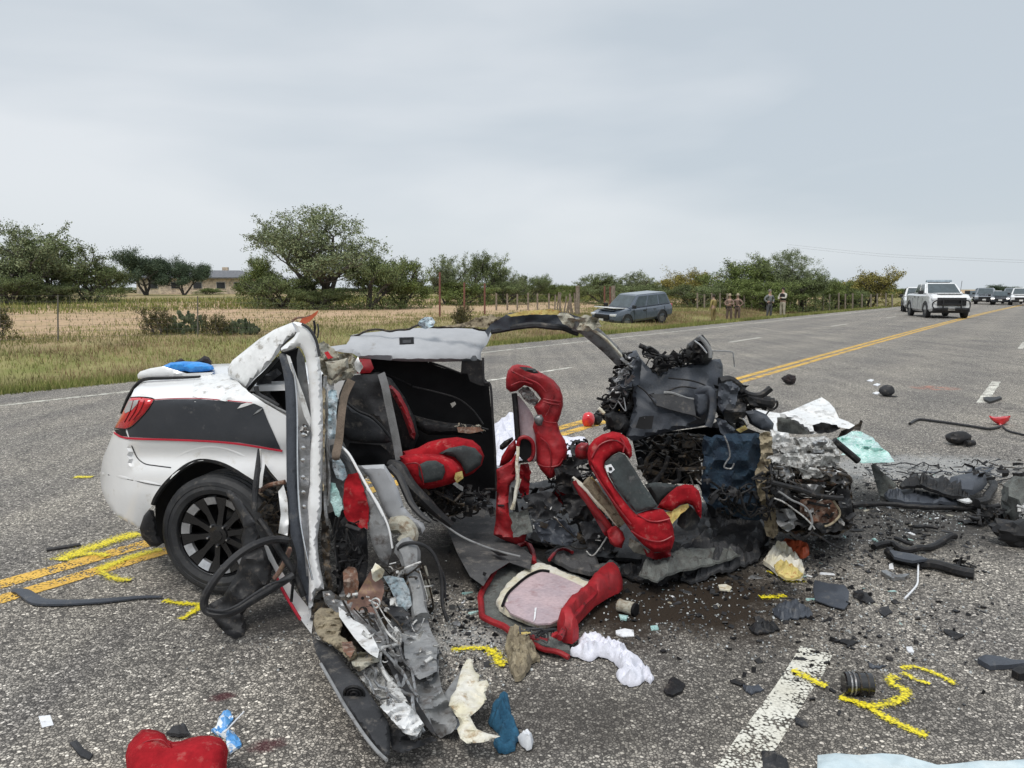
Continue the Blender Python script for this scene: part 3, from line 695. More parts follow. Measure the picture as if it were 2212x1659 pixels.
TREES = [
 ('mesqB', 40, 645, 470, 180, 62, 'tall open mesquite with bare twigs at the top, at the left edge of the picture'),
 ('mesqA', 120, 645, 505, 190, 66, 'dense green mesquite with a forked black trunk, second from the left edge'),
 ('bushA', 195, 645, 560, 130, 67, 'low drooping mesquite brush at the right foot of the leftmost dense tree'),
 ('bushA', 20, 645, 590, 120, 60, 'low brush under the open mesquite at the left edge'),
 ('oak', 318, 628, 537, 130, 105, 'dark round live oak on a leaning trunk, left of the ranch house'),
 ('oak', 398, 628, 553, 92, 108, 'smaller dark live oak standing right in front of the ranch house'),
 ('bushB', 240, 632, 575, 60, 110, 'pale bush between the leftmost trees and the live oaks'),
 ('big', 695, 662, 436, 290, 58, 'tallest open mesquite with sky showing through its branches'),
 ('bushB', 562, 655, 552, 95, 62, 'bright green bush at the left flank of the tallest mesquite'),
 ('bushA', 610, 665, 588, 150, 57, 'dense dark brush under the tallest mesquite, on its left'),
 ('bushA', 800, 665, 545, 150, 57, 'broad dense mesquite brush leaning against the tallest tree on its right'),
 ('bushB', 870, 662, 560, 130, 60, 'feathery green brush at the right end of the tall mesquite clump'),
 ('mesqB', 965, 645, 545, 100, 72, 'grey green mesquite behind the first red fence posts'),
 ('mesqA', 1040, 645, 540, 95, 74, 'spiky topped mesquite behind the red fence posts, left of the gap in the skyline'),
 ('mesqB', 1095, 645, 573, 70, 80, 'small ragged mesquite right of the spiky topped one'),
 ('bushA', 1145, 645, 592, 80, 84, 'low mesquite where the left tree line drops to the horizon'),
 ('bushB', 1190, 645, 612, 60, 90, 'lowest bush at the right end of the left tree line'),
 ('mesqA', 1300, 650, 588, 110, 78, 'rounded mesquite behind the blue parked vehicle, on its left'),
 ('mesqB', 1375, 650, 583, 90, 80, 'pale mesquite directly behind the blue parked vehicle'),
 ('bushA', 1420, 650, 603, 80, 82, 'low bush just right of the roof of the blue parked vehicle'),
 ('olive', 1490, 652, 575, 110, 78, 'yellowish tree behind the man in the tan coat'),
 ('roundT', 1610, 655, 548, 150, 74, 'large green tree behind the group of officers'),
 ('big', 1705, 655, 534, 140, 72, 'tall twiggy tree above the two officers on the right'),
 ('bushB', 1590, 655, 600, 130, 70, 'dark brush at the foot of the large green tree'),
 ('bushA', 1730, 655, 590, 130, 70, 'dark bush at the foot of the tall twiggy tree'),
 ('bushB', 1800, 655, 602, 90, 74, 'low green bush left of the olive yellow tree'),
 ('olive', 1872, 650, 574, 130, 78, 'olive yellow round bush left of the white pickup'),
 ('bushA', 1835, 654, 620, 70, 76, 'small dark bush in front of the olive yellow round bush'),
 ('oak', 2170, 640, 614, 60, 190, 'small far tree above the queue of cars'),
 ('bushA', 2215, 645, 622, 60, 180, 'far bush at the right edge above the queue of cars'),
 ('bushA', 90, 650, 608, 120, 62, 'low dark brush between the trunks of the two leftmost trees'),
 ('bushA', 690, 664, 622, 120, 55, 'low dark brush hiding the foot of the tallest mesquite trunk'),
 ('bushB', 1000, 650, 606, 120, 70, 'low green brush behind the red pipe posts'),
 ('bushA', 1090, 650, 606, 100, 74, 'low dark brush right of the red pipe posts'),
 ('bushB', 1240, 650, 615, 70, 84, 'low bush behind the thick wooden gate post'),
 ('bushA', 1350, 652, 612, 130, 70, 'low dark brush behind the roof of the parked blue suv'),
 ('bushA', 1500, 655, 612, 110, 68, 'low dark brush behind the person in the tan coat'),
 ('bushB', 1660, 656, 606, 120, 66, 'low green brush right behind the officer in grey'),
]
for i, (k, u, bv, tv, wp, y, lb) in enumerate(TREES):
    nm = {'oak': 'live_oak_tree', 'big': 'mesquite_tree', 'mesqA': 'mesquite_tree', 'mesqB': 'mesquite_tree', 'roundT': 'broadleaf_tree'}.get(k, 'mesquite_bush')
    tree(k, u, bv, tv, wp, y, lb, nm, 'bush' if 'bush' in nm else 'tree', rz=2.6 if k == 'big' else None)
# far tree line closing the horizon
for u in range(-160, 2420, 42):
    if 1960 < u < 2140: continue
    if u > 2130: yy = 260
    else: yy = 150
    t_ = T(u, 640, 100, yy) ; k = random.choice(['bushA', 'bushB', 'roundT', 'oak'])
    tree(k, u + random.uniform(-12, 12), 632, 622 - random.uniform(-2, 9), 62, yy + random.uniform(-8, 8), 'one of the low trees of the far hedge line on the horizon', 'hedge_tree', 'tree', 'far hedge line trees')
for u, v, w, tv, y, lb in ((345, 700, 70, 655, 27, 'brown dry brush beside the prickly pear on the verge'), (0, 720, 75, 650, 24, 'leafy brush cut by the left edge of the picture, on the verge'),
                           (470, 700, 60, 672, 27, 'small dry clump between the two prickly pears'), (1000, 690, 50, 650, 34, 'dry weeds at the foot of the red fence posts')):
    tree('brush', u, v, tv, w, y, lb, 'dry_brush', 'bush', 'brush on the verge')
def cactus(u, v, w_px, h_px, y, label):
    p = TY(u, y); t = y * CP; root = empty('prickly_pear', p, label, 'cactus', 'prickly pears on the verge'); sc = t / F_PX
    W2, Hh = w_px * sc / 2, h_px * sc; mb = MB()
    for _ in range(150):
        a = random.uniform(0, 6.28); r = math.sqrt(random.random()); z = random.random() * Hh * math.sqrt(max(.05, 1 - r * r)) * .95 + .05
        c = Vector((r * W2 * math.cos(a), r * W2 * math.sin(a), z)); R = Matrix.Rotation(random.uniform(0, 3.14), 3, 'Z') @ Matrix.Rotation(random.uniform(-.7, .7), 3, 'Y')
        q = [Vector((math.cos(k) * .065 , 0, math.sin(k) * .085)) for k in np.linspace(0, 6.28, 11)[:-1]]
        V = [c + R @ (x + Vector((0, .014, 0))) for x in q] + [c + R @ (x - Vector((0, .014, 0))) for x in q] + [c + R @ Vector((0, .03, 0)), c + R @ Vector((0, -.03, 0))]
        F = []
        for i in range(10):
            j = (i + 1) % 10; F += [(i, j, j + 10, i + 10), (i, 20, j), (i + 10, j + 10, 21)]
        mb.add((V, F))
    o = mb.build('pads', LM['cact'], root, world=False); o['kind'] = 'stuff'
cactus(400, 700, 90, 50, 28, 'large prickly pear clump on the verge behind the trunk lid')
cactus(520, 700, 80, 30, 28, 'low prickly pear clump right of the large one')

# ------------------------------------------------------------------ fences, posts, house
wood = mat('weathered_post', (.26, .22, .18), .9, (.16, .13, .1), 9, bump=.5, bs=20)
redpost = mat('rusty_red_pipe', (.14, .055, .04), .7, (.2, .08, .06), 9, bump=.3)
steelpost = mat('green_grey_tpost', (.1, .1, .09), .7, (.14, .12, .1), 9)
wire_m = mat('fence_wire', (.16, .15, .14), .6)
def post(name, u, y, top_v, r, m, label, group, lean=0):
    p = TY(u, y); top = P(u + lean, top_v, y); 
    V, F = tube_geo([p - Vector((0, 0, .1)), (p + top) / 2, top], r, 8)
    o = link_mesh(name, V, F, m); tag(o, label, 'fence post', group); return p, top
pa = []
for i, (u, y, tv) in enumerate(((125, 24, 637), (427, 26.3, 640), (-165, 21.5, 636))):
    if i < 2: post('steel_fence_post', u, y, tv, .022, steelpost, ['lone thin steel fence post in front of the bare field at far left', 'thin steel fence post behind the prickly pear'][i], 'thin steel posts of the wire fence')
    pa.append((TY(u, y), P(u, tv, y)))
pa = [pa[2], pa[0], pa[1], (TY(640, 28.8), P(640, 644, 28.8))]
fe = MB()
for i in range(3):
    (a0, a1), (b0, b1) = pa[i], pa[i + 1]
    for k in range(8):
        f_ = .08 + .9 * k / 7; fe.add(tube_geo([a0.lerp(a1, f_), b0.lerp(b1, f_)], .0035, 3))
    L_ = (b0 - a0).length; m_ = int(L_ / .3)
    for k in range(m_): q0 = a0.lerp(b0, k / m_); q1 = a1.lerp(b1, k / m_); fe.add(tube_geo([q0, q0.lerp(q1, .97)], .0025, 3))
tag(fe.build('wire_fence', wire_m), 'thin square mesh wire fence between the grass verge and the bare field', 'fence')
RP = [(950, 44, 588, 'first red pipe post from the left, with a short arm'), (1003, 46, 610, 'second red pipe post from the left, paler at its top'), (1047, 48, 612, 'third red pipe post from the left, half hidden by brush'),
      (1306, 52, 618, 'red pipe gate post just left of the blue parked vehicle'), (1318, 52, 619, 'red pipe gate post closest to the blue parked vehicle')]
for u, y, tv, lb in RP: post('pipe_post', u, y, tv, .06, redpost, lb, 'red pipe posts of the ranch fence')
for u, y, tv, lb in ((1248, 50, 617, 'thick weathered wooden post left of the pipe gate'), (1325, 53, 617, 'thick weathered wooden post behind the blue parked vehicle')):
    post('wooden_post', u, y, tv, .14, wood, lb, 'thick wooden gate posts')
ORDS = ['first', 'second', 'third', 'fourth', 'fifth', 'sixth', 'seventh', 'eighth', 'ninth', 'tenth', 'eleventh', 'twelfth', 'thirteenth', 'fourteenth', 'fifteenth', 'sixteenth', 'seventeenth', 'eighteenth', 'nineteenth', 'twentieth', 'twenty first', 'twenty second', 'twenty third', 'twenty fourth', 'twenty fifth', 'twenty sixth', 'twenty seventh', 'twenty eighth', 'twenty ninth', 'thirtieth']
cnt_ = [0, 0]
rails = MB(); prev = None
for u in list(range(1075, 1240, 22)) + list(range(1505, 1945, 17)):
    y = 56 + .02 * (u - 1075); tv = 634 + random.uniform(-2, 2)
    w_ = 0 if u < 1400 else 1; cnt_[w_] += 1
    p, tp_ = post('wooden_post', u + random.uniform(-3, 3), y, tv, .07, wood, ORDS[cnt_[w_] - 1] + [' short wooden post right of the red pipe posts, counting from the left', ' short wooden post right of the parked suv, counting from the left'][w_], 'short wooden posts of the ranch fence')
    if prev and (p - prev[0]).length < 3:
        for f_ in (.35, .65, .93): rails.add(tube_geo([prev[0].lerp(prev[1], f_), p.lerp(tp_, f_)], .006, 3))
    prev = (p, tp_)
o = tag(rails.build('post_wires', wire_m), 'barbed wires strung between the short wooden posts', 'fence'); o['kind'] = 'stuff'
pa_, pb_ = TY(1210, 51), TY(1248, 50); pl = MB()
R_ = random.Random(5)
for k in range(10):
    p = TY(1198 + k * 5, 50.5); pl.add(tube_geo([p, p + Vector((R_.uniform(-.2, .2), 0, R_.uniform(.7, 1.5)))], .05, 5))
tag(pl.build('stick_pile', wood), 'pile of weathered grey sticks and slats beside the gate posts', 'wood pile')

hm = {'wall': mat('pale_stone_wall', (.6, .5, .38), .9, (.32, .27, .22), 2), 'roof': mat('grey_shingle_roof', (.16, .165, .18), .9, (.12, .125, .14), 2),
      'trim': mat('house_trim', (.5, .48, .44), .7), 'glass': mat('dark_window', (.02, .022, .026), .15)}
hb = TY(440, 128); hz0 = hb.z
house = empty('ranch_house', (hb.x, hb.y, hz0), 'low pale ranch house with grey shingle roof behind the live oaks', 'house', rz=.06)
mpx = 128 / F_PX
hw_, hh_ = 235 * mpx / 2, 24 * mpx
hh_ = P(440, 602, 128).z - hz0; rr_ = P(440, 584, 128).z - hz0
def hbox(name, c, s, m, parent=house):
    return MB().add(boxm(c, s)).build(name, m, parent, False, world=False)
hbox('wall', (0, 0, hh_ / 2), (hw_ * 2, 8, hh_), hm['wall'])
V = [(-hw_ - .6, -4.7, hh_), (hw_ + .6, -4.7, hh_), (hw_ + .6, 4.7, hh_), (-hw_ - .6, 4.7, hh_), (-hw_ + 3, 0, rr_), (hw_ - 3, 0, rr_),
     (-hw_ - .6, -4.7, hh_ + .2), (hw_ + .6, -4.7, hh_ + .2), (hw_ + .6, 4.7, hh_ + .2), (-hw_ - .6, 4.7, hh_ + .2)]
link_mesh('roof', [Vector(q) for q in V], [(0, 3, 2, 1), (6, 7, 5, 4), (7, 8, 5), (8, 9, 4, 5), (9, 6, 4), (0, 1, 7, 6), (1, 2, 8, 7), (2, 3, 9, 8), (3, 0, 6, 9)], hm['roof'], house, False, world=False)
for x in (-6.5, -3, 0.5, 4.2, 7.0):
    f_ = hbox('window', (x, -4.03, hh_ * .55), (1.5, .1, 1.1), hm['trim']); g_ = MB().add(boxm((x, -4.1, hh_ * .55), (1.3, .06, .95))).build('pane', hm['glass'], f_, False, world=False)
hbox('chimney', (3.5, 1.0, rr_ + .1), (.9, .7, .9), hm['wall'])
tree('bushB', 450, 632, 622, 60, 118, 'clipped dark shrub under the windows of the ranch house', 'garden_shrub', 'bush', 'shrubs by the house')
# overhead wires, far right
wr = MB()
for dz in (0, -1.0): 
    pts = [P(u, v + dz * -5, y) for u, v, y in ((1700, 528, 120), (1900, 548, 112), (2060, 556, 105), (2300, 566, 92))]
    wr.add(tube_geo(catmull(pts, 5), .012, 4))
tag(wr.build('overhead_wires', wire_m), 'two faint overhead wires crossing the sky above the white pickup', 'wires')

# ------------------------------------------------------------------ the wrecked car: rear half
Y0 = 3.78
def side_y(u):                        # near side of the car body: its front is turned 10 degrees towards the viewer
    m = (u - 1106) / F_PX; k = (Y0 * m + 1.58) / (.985 + .174 * m); return Y0 - .174 * k
def ss_(x): x = min(1, max(0, x)); return x * x * (3 - 2 * x)
def body_y(u, v):
    y = side_y(max(u, 255)) ; q = max(0, (300 - u) / 85); y += .42 * (1 - math.sqrt(max(0, 1 - min(q, 1) ** 2)))
    y += .10 * max(0, (v - 1060) / 80) ** 1.5 * (1 if u < 330 else 0) * .6
    y += .35 * max(0, (868 - v) / 60) ** 1.6
    y += .03 * math.exp(-((v - 985) / 25) ** 2) * (1 if u > 280 else 0)
    return y
car = empty('wrecked_coupe', (-1.2, 4.2, 0), 'rear half of a torn open white coupe with charcoal side stripe and red rear seats', 'wrecked car')
def S(*a, **k): return sheet(*a, parent=car, **k)
def TB(*a, **k): return tube(*a, parent=car, **k)
# near quarter panel
S('quarter_panel', 1, [(372, 785), (400, 720), (470, 660), (660, 648), (860, 636), (960, 602), (1110, 630), (1180, 655), (1250, 725), (1400, 830), (1570, 930), (1600, 1100), (1605, 1440),
     (1500, 1420), (1440, 1350), (1400, 1290), (1385, 1380), (1375, 1500), (1320, 1425), (1200, 1350), (1080, 1292), (962, 1264), (870, 1270), (760, 1330), (650, 1430), (575, 1530), (545, 1600), (480, 1674), (438, 1784), (350, 1735),
     (273, 1690), (220, 1635), (178, 1565), (148, 1480), (138, 1400), (145, 1335), (160, 1250), (200, 1150), (240, 1052), (300, 940)], body_y, M['paint'], th=.012, g=9, crumple=.0)
S('dented_panel', 1, [(860, 640), (960, 604), (1105, 600), (1180, 655), (1250, 722), (1330, 800), (1300, 830), (1150, 815), (900, 790), (840, 770)], lambda u, v: body_y(u, v) - .008, M['paint_bent'], th=.004, g=7, crumple=.022, cs=5, ragged=2)
S('side_stripe', 1, [(548, 806), (700, 797), (900, 797), (1100, 812), (1200, 822), (1320, 832), (1380, 860), (1420, 960), (1470, 1070), (1520, 1185), (1350, 1152), (1200, 1128), (1000, 1112), (800, 1104), (600, 1097), (360, 1085), (345, 1030), (430, 960), (520, 850)],
  lambda u, v: body_y(u, v) - .004, M['vinyl'], th=.002, g=9)
for nm, pts, r in (('red_pinstripe', [(245, 1052), (300, 1085), (400, 1099), (700, 1108), (1000, 1121), (1200, 1140), (1350, 1163), (1530, 1193)], .006), ('red_pinstripe', [(548, 800), (700, 792), (900, 791), (1100, 806), (1300, 826)], .0025)):
    TB(nm, 1, [p + (body_y(*K(1, p)) - .005,) for p in pts], 0, r, M['pin'], sides=6, flat=.3, facing=True)
for pts in ([(340, 1060), (375, 1140), (420, 1240), (480, 1290), (560, 1305), (680, 1320)], [(200, 1375), (320, 1400), (450, 1430), (600, 1458)]):
    TB('panel_seam', 1, [p + (body_y(*K(1, p)) - .001,) for p in pts], 0, .0032, M['darkgrey'], sides=5, facing=True, flat=.5)
TB('bumper_crease', 1, [p + (body_y(*K(1, p)) + .004,) for p in [(160, 1368), (300, 1392), (450, 1424), (600, 1452)]], 0, .009, M['paint'], sides=6, facing=True, flat=.6)
TB('wheel_arch_crease', 1, [p + (body_y(*K(1, p)) + .006,) for p in [(640, 1340), (720, 1250), (840, 1180), (980, 1155), (1120, 1175), (1260, 1240)]], 0, .010, M['paint'], sides=6, facing=True, flat=.6)
for p, q in (([(1185, 870), (1215, 838), (1260, 822), (1310, 830), (1240, 855)], M['paint_bent']), ([(1305, 918), (1345, 880), (1385, 862), (1360, 890)], M['metal'])):
    S('scratch', 1, p, lambda u, v: body_y(u, v) - .008, q, th=.003, g=6)
TB('wheel_arch_edge', 1, [p + (body_y(*K(1, p)) + .012,) for p in [(545, 1600), (575, 1530), (650, 1430), (760, 1330), (870, 1270), (962, 1262), (1080, 1290), (1200, 1350), (1330, 1430)]], 0, .014, M['blackplastic'], sides=6)
# tail lamp with a clear corner
lamp = S('tail_lamp', 1, [(372, 785), (450, 783), (548, 798), (520, 850), (480, 905), (430, 958), (385, 1000), (335, 1022), (250, 1015), (290, 940), (335, 850)], lambda u, v: body_y(u, v) - .006, M['lamp_red'], th=.02, g=7, inflate=.012, R=12)
sheet('clear_lens', 1, [(360, 810), (440, 800), (420, 835), (380, 880), (330, 905), (320, 885)], lambda u, v: body_y(u, v) - .02, M['lamp_clear'], parent=lamp, th=.003, g=5)
for q in (.25, .5, .75):
    tube('lamp_rib', 1, [(548 - 200 * q * .9 - 20, 800 + 40 * q, 0), (500 - 150 * q, 880 + 30 * q, 0), (430 - 120 * q, 955 + 30 * q, 0)][0:3] and [p + (body_y(*K(1, p)) - .022,) for p in [(520 - 170 * q, 805), (480 - 150 * q, 880 + 10 * q), (420 - 130 * q, 950 + 30 * q)]], 0, .0022, M['darkred'], parent=lamp)
TB('lamp_gasket', 1, [p + (body_y(*K(1, p)) - .004,) for p in [(372, 785), (450, 781), (550, 797), (520, 855), (480, 908), (430, 962), (385, 1003), (335, 1025), (250, 1018)]], 0, .0035, M['blackplastic'], sides=5)
S('lamp_shadow_gap', 1, [(245, 1030), (330, 1025), (345, 1082), (300, 1078), (262, 1055)], lambda u, v: body_y(u, v) - .003, M['blackplastic'], th=.003, g=6)
TB('trunk_gap', 1, [(300, 905), (330, 830), (365, 760), (410, 695), (480, 645), (640, 636), (860, 628), (905, 622)], 4.02, [.006, .008, .009, .01, .008, .006], M['blackplastic'])
# trunk lid: real top surface running away from the viewer
lidL = P(295, 822, 4.25)
def lid_pts():
    z = 1.06; a = P(300, 818, 4.12); b = P(330, 802, 5.35); rows = []
    for j in range(8):
        f_ = j / 7; row = []
        for i in range(15):
            g_ = i / 14; x = a.x + f_ * (b.x - a.x - .02) + g_ * 1.1; y = 4.1 + f_ * 1.25 - g_ * .12
            row.append(Vector((x, y, z + .03 * math.sin(f_ * 3.14) + .045 * g_ - .05 * (1 - min(1, g_ * 7)) ** 2)))
        rows.append(row)
    return rows
def grid_mesh(name, rows, m, parent, th=.02, thick=Vector((0, 0, -1))):
    R_, C_ = len(rows), len(rows[0]); V = [p for r in rows for p in r]; n = len(V); V = V + [p + thick * th for p in V]; Fc = []
    for i in range(R_ - 1):
        for j in range(C_ - 1):
            a, b, c, d = i * C_ + j, i * C_ + j + 1, (i + 1) * C_ + j + 1, (i + 1) * C_ + j
            Fc += [(a, b, c, d), (d + n, c + n, b + n, a + n)]
    ring = [j for j in range(C_)] + [i * C_ + C_ - 1 for i in range(1, R_)] + [(R_ - 1) * C_ + j for j in range(C_ - 2, -1, -1)] + [i * C_ for i in range(R_ - 2, 0, -1)]
    for i in range(len(ring)): a, b = ring[i], ring[(i + 1) % len(ring)]; Fc.append((b, a, a + n, b + n))
    return link_mesh(name, V, Fc, m, parent)
grid_mesh('trunk_lid', lid_pts(), M['paint'], car, .03)
S('trunk_lid_edge', 1, [(428, 640), (424, 610), (445, 585), (520, 562), (620, 545), (800, 600), (1010, 590), (980, 612), (860, 625), (650, 632), (490, 640)], lambda u, v: 4.08 + .02, M['paint'], th=.02, g=7, inflate=.01, R=8)
# rear face and far flank, seen only when one walks round the car
rf = []
for v, u in ((830, 306), (880, 282), (950, 256), (1010, 240), (1060, 236), (1110, 246)):
    a = P(u, v, 4.2); b = Vector((a.x + .16, 5.6, max(.3, min(1.0, a.z)))); rf.append([a.lerp(b, q) + Vector((-.10 * math.sin(q * math.pi), 0, 0)) for q in np.linspace(0, 1, 8)])
grid_mesh('rear_fascia', rf, M['paint'], car, .02, Vector((1, 0, 0)))
grid_mesh('trunk_floor', [[Vector((-1.95 + x * .24, 4.1 + y * .45, .36)) for x in range(5)] for y in range(4)], M['darkmetal'], car, .03)
grid_mesh('far_quarter_panel', [[Vector((-2.0 + i * .22, 5.55 - .03 * i, z)) for i in range(5)] for z in (.3, .55, .8, 1.0)], M['paint'], car, .02, Vector((0, -1, 0)))
# C pillar
def pil_y(u, v): return 3.95 + (820 - v) / 120 * .12 + (520 - u) * .0006
S('rear_roof_pillar', 1, [(1112, 560), (1150, 500), (1250, 420), (1350, 340), (1470, 265), (1600, 212), (1670, 214), (1720, 240), (1700, 262), (1640, 300), (1570, 360), (1520, 408), (1505, 440), (1460, 500), (1400, 565), (1320, 640), (1250, 722), (1180, 655), (1120, 620)], pil_y, M['paint_bent'], th=.03, g=7, inflate=.03, R=12, crumple=.014, cs=3)
TB('torn_seam', 1, [(1655, 220), (1640, 290), (1570, 350), (1520, 405), (1540, 435), (1600, 420), (1640, 405)], 3.84, .005, M['darkgrey'])
S('window_dark_sheet', 1, [(1250, 725), (1330, 640), (1400, 570), (1500, 470), (1530, 430), (1600, 405), (1660, 405), (1680, 500), (1640, 700), (1600, 900), (1560, 905), (1400, 830)], 4.12, M['doorblack'], th=.02, g=9, crumple=.02, cs=8)  # dark sheet behind the window opening, standing in for its shaded inside
S('window_liner', 1, [(1310, 740), (1350, 640), (1420, 600), (1490, 560), (1530, 600), (1450, 660), (1440, 760), (1530, 860), (1540, 900), (1440, 850)], 4.05, M['darkgrey'], th=.02, g=7, crumple=.03, cs=12)
TB('window_seal', 1, [(1262, 735), (1330, 655), (1400, 590), (1500, 480)], 3.98, .010, M['rubber'])
TB('window_seal', 1, [(1300, 760), (1400, 815), (1480, 860), (1560, 900)], 3.88, .008, M['midgrey'])
TB('window_seal', 1, [(1330, 700), (1350, 760), (1420, 800), (1500, 850)], 3.9, .012, M['darkgrey'])
S('torn_reveal', 1, [(1400, 900), (1440, 890), (1500, 920), (1560, 935), (1562, 1060), (1500, 1000), (1440, 960)], 3.72, M['paint_bent'], th=.006, g=6, crumple=.02)
S('torn_liner', 1, [(1430, 960), (1500, 1010), (1565, 1070), (1570, 1190), (1500, 1180), (1460, 1080)], 3.74, M['darkgrey'], th=.006, g=6, crumple=.03, cs=10)
# door window channel: long dark strip
S('window_channel', 1, [(1505, 455), (1535, 448), (1570, 462), (1600, 540), (1625, 660), (1640, 900), (1642, 1300), (1655, 1640), (1680, 1850), (1740, 2180), (1770, 2250), (1745, 2380), (1700, 2300), (1620, 2000), (1575, 1650), (1562, 1300), (1560, 900), (1545, 640), (1520, 520)],
  lambda u, v: 3.74 - (v - 760) * .00035, M['greyplastic'], th=.02, g=8, curve=2, inflate=.012, R=9)
TB('channel_trim', 1, [(1600, 520, 3.72), (1630, 660, 3.71), (1646, 900, 3.68), (1648, 1300, 3.62), (1662, 1640, 3.56), (1700, 1900, 3.5), (1762, 2180, 3.45)], 0, .0045, M['chrome'])
S('inner_pillar_strip', 1, [(1560, 452), (1590, 470), (1640, 620), (1700, 780), (1752, 950), (1742, 1010), (1700, 930), (1650, 760), (1610, 620)], 3.72, M['paint_bent'], th=.01, g=7)
S('pillar_inner_wall', 1, [(1655, 400), (1700, 480), (1730, 700), (1750, 940), (1700, 800), (1650, 640), (1640, 480)], 3.8, M['midgrey'], th=.01, g=7, crumple=.01)
S('perforated_bracket', 1, [(1655, 1040), (1680, 1000), (1720, 1010), (1745, 1060), (1740, 1300), (1728, 1640), (1735, 1900), (1740, 2150), (1715, 2150), (1690, 1850), (1650, 1500), (1646, 1300), (1650, 1100)], lambda u, v: 3.66 - (v - 930) * .0004, M['gunmetal'], th=.01, g=7, crumple=.01)
for x, y in ((1700, 1010), (1692, 1070), (1692, 1170), (1688, 1265), (1690, 1395), (1692, 1510), (1696, 1620)):  # bright dots drawn where the bracket's holes show light
    u, v = K(1, (x, y)); c = P(u, v, 3.645 - (v - 930) * .0004)
    link_mesh('bright_hole_dot', [c + Vector((math.cos(a) * .011, 0, math.sin(a) * .011)) for a in np.linspace(0, 6.28, 11)[:-1]] + [c + Vector((0, -.006, 0))], [(i, (i + 1) % 10, 10) for i in range(10)], M['chrome'], car)
S('bolt_cluster', 1, [(1665, 1040), (1690, 985), (1730, 1000), (1740, 1060), (1700, 1090)], 3.64, M['metal'], th=.02, g=5, crumple=.03, cs=20)
# B pillar: the white post torn down to the road
def bp_y(u, v): return 3.72 - .12 * ss_((v - 750) / 400) - .12 * ss_((v - 1100) / 260)
S('door_pillar', 1, [(1605, 214), (1650, 208), (1710, 232), (1765, 300), (1805, 420), (1828, 600), (1842, 900), (1838, 1300), (1832, 1640), (1800, 1850), (1815, 2050), (1835, 2150), (1850, 2250), (1790, 2260), (1760, 2400), (1740, 2480), (1730, 2380), (1735, 2200), (1722, 1900), (1722, 1640), (1742, 1300), (1750, 900), (1732, 640), (1705, 470), (1660, 395), (1615, 410), (1540, 435), (1520, 408), (1590, 350), (1640, 290)],
  bp_y, M['paint'], th=.05, g=7, curve=2, inflate=.02, R=9, crumple=.006, cs=5)
TB('roof_gutter_seal', 1, [(1680, 222, 3.7), (1740, 262, 3.7), (1790, 350, 3.7), (1815, 470, 3.69)], 0, .007, M['darkgrey'])
S('torn_pillar_edge', 1, [(1835, 600), (1862, 640), (1875, 900), (1868, 1300), (1880, 1600), (1880, 1700), (1895, 1900), (1905, 2150), (1930, 2250), (1900, 2330), (1870, 2250), (1850, 2100), (1830, 1900), (1828, 1640), (1838, 1300), (1842, 900)], lambda u, v: bp_y(u, v) + .03, M['darkmetal'], th=.04, g=6, crumple=.03, cs=16, ragged=3)
for pts, r in (([(1850, 620), (1862, 900), (1858, 1200), (1866, 1500), (1875, 1750)], .009), ([(1870, 700), (1880, 1000), (1878, 1300), (1888, 1600)], .006)):
    TB('torn_metal_fold', 1, [p + (3.6,) for p in pts], 0, r, M['metal'], wob=.02, sides=6)
S('rust_strip', 1, [(1838, 700), (1860, 720), (1858, 1000), (1850, 1500), (1838, 1500), (1842, 1100)], 3.58, M['tan'], th=.02, g=5, crumple=.02, cs=20, ragged=2)
# insulation, torn roof corner
S('torn_insulation', 1, [(1790, 470), (1800, 380), (1850, 350), (1900, 400), (1960, 450), (2010, 440), (2060, 450), (2130, 520), (2150, 548), (2090, 600), (2040, 650), (1960, 660), (1900, 690), (1850, 640), (1820, 560)], 3.98, M['beige'], th=.05, g=5, crumple=.09, cs=11, ragged=4)
S('foam_block', 1, [(1860, 510), (1960, 500), (2030, 480), (2040, 560), (1990, 590), (1915, 655), (1885, 640)], 3.86, M['beige'], th=.05, g=6, inflate=.03, R=10, crumple=.03)
S('torn_white_tab', 1, [(2080, 520), (2110, 470), (2130, 530), (2150, 545), (2120, 600), (2090, 570)], 3.9, M['paint_bent'], th=.006, g=5, crumple=.03)
S('red_trim_scrap', 1, [(1850, 440), (1880, 430), (1900, 460), (1920, 480), (1880, 490)], 3.84, M['lamp_red'], th=.01, g=5, crumple=.02)
S('orange_strap', 'D', [(645, 700), (652, 688), (668, 683), (688, 670), (684, 680), (668, 695), (655, 702)], 3.9, M['orange'], th=.01, g=4, crumple=.02)
TB('wire_stub', 1, [(1775, 300), (1780, 250), (1772, 195)], 3.8, .006, M['blackplastic']); TB('wire_stub', 1, [(1800, 330), (1808, 270), (1800, 220)], 3.8, .004, M['darkgrey'])
TB('wire_stub', 1, [(1600, 195), (1640, 175), (1700, 185), (1740, 170)], 3.9, .006, M['rust'], wob=.02)
S('blue_perforated_plate', 1, [(1880, 740), (1905, 720), (1945, 730), (1955, 790), (1945, 900), (1935, 1100), (1880, 1105), (1870, 1050), (1880, 900)], 3.66, M['bluepart'], th=.01, g=5, crumple=.015, cs=20)
TB('belt_webbing', 1, [(2060, 650, 3.72), (2010, 760, 3.7), (1985, 900, 3.66), (1965, 1100, 3.62), (1940, 1230, 3.58), (1950, 1260, 3.6)], 0, [.024, .022, .022, .024, .016], M['belt'], sides=6, flat=.15, facing=True)
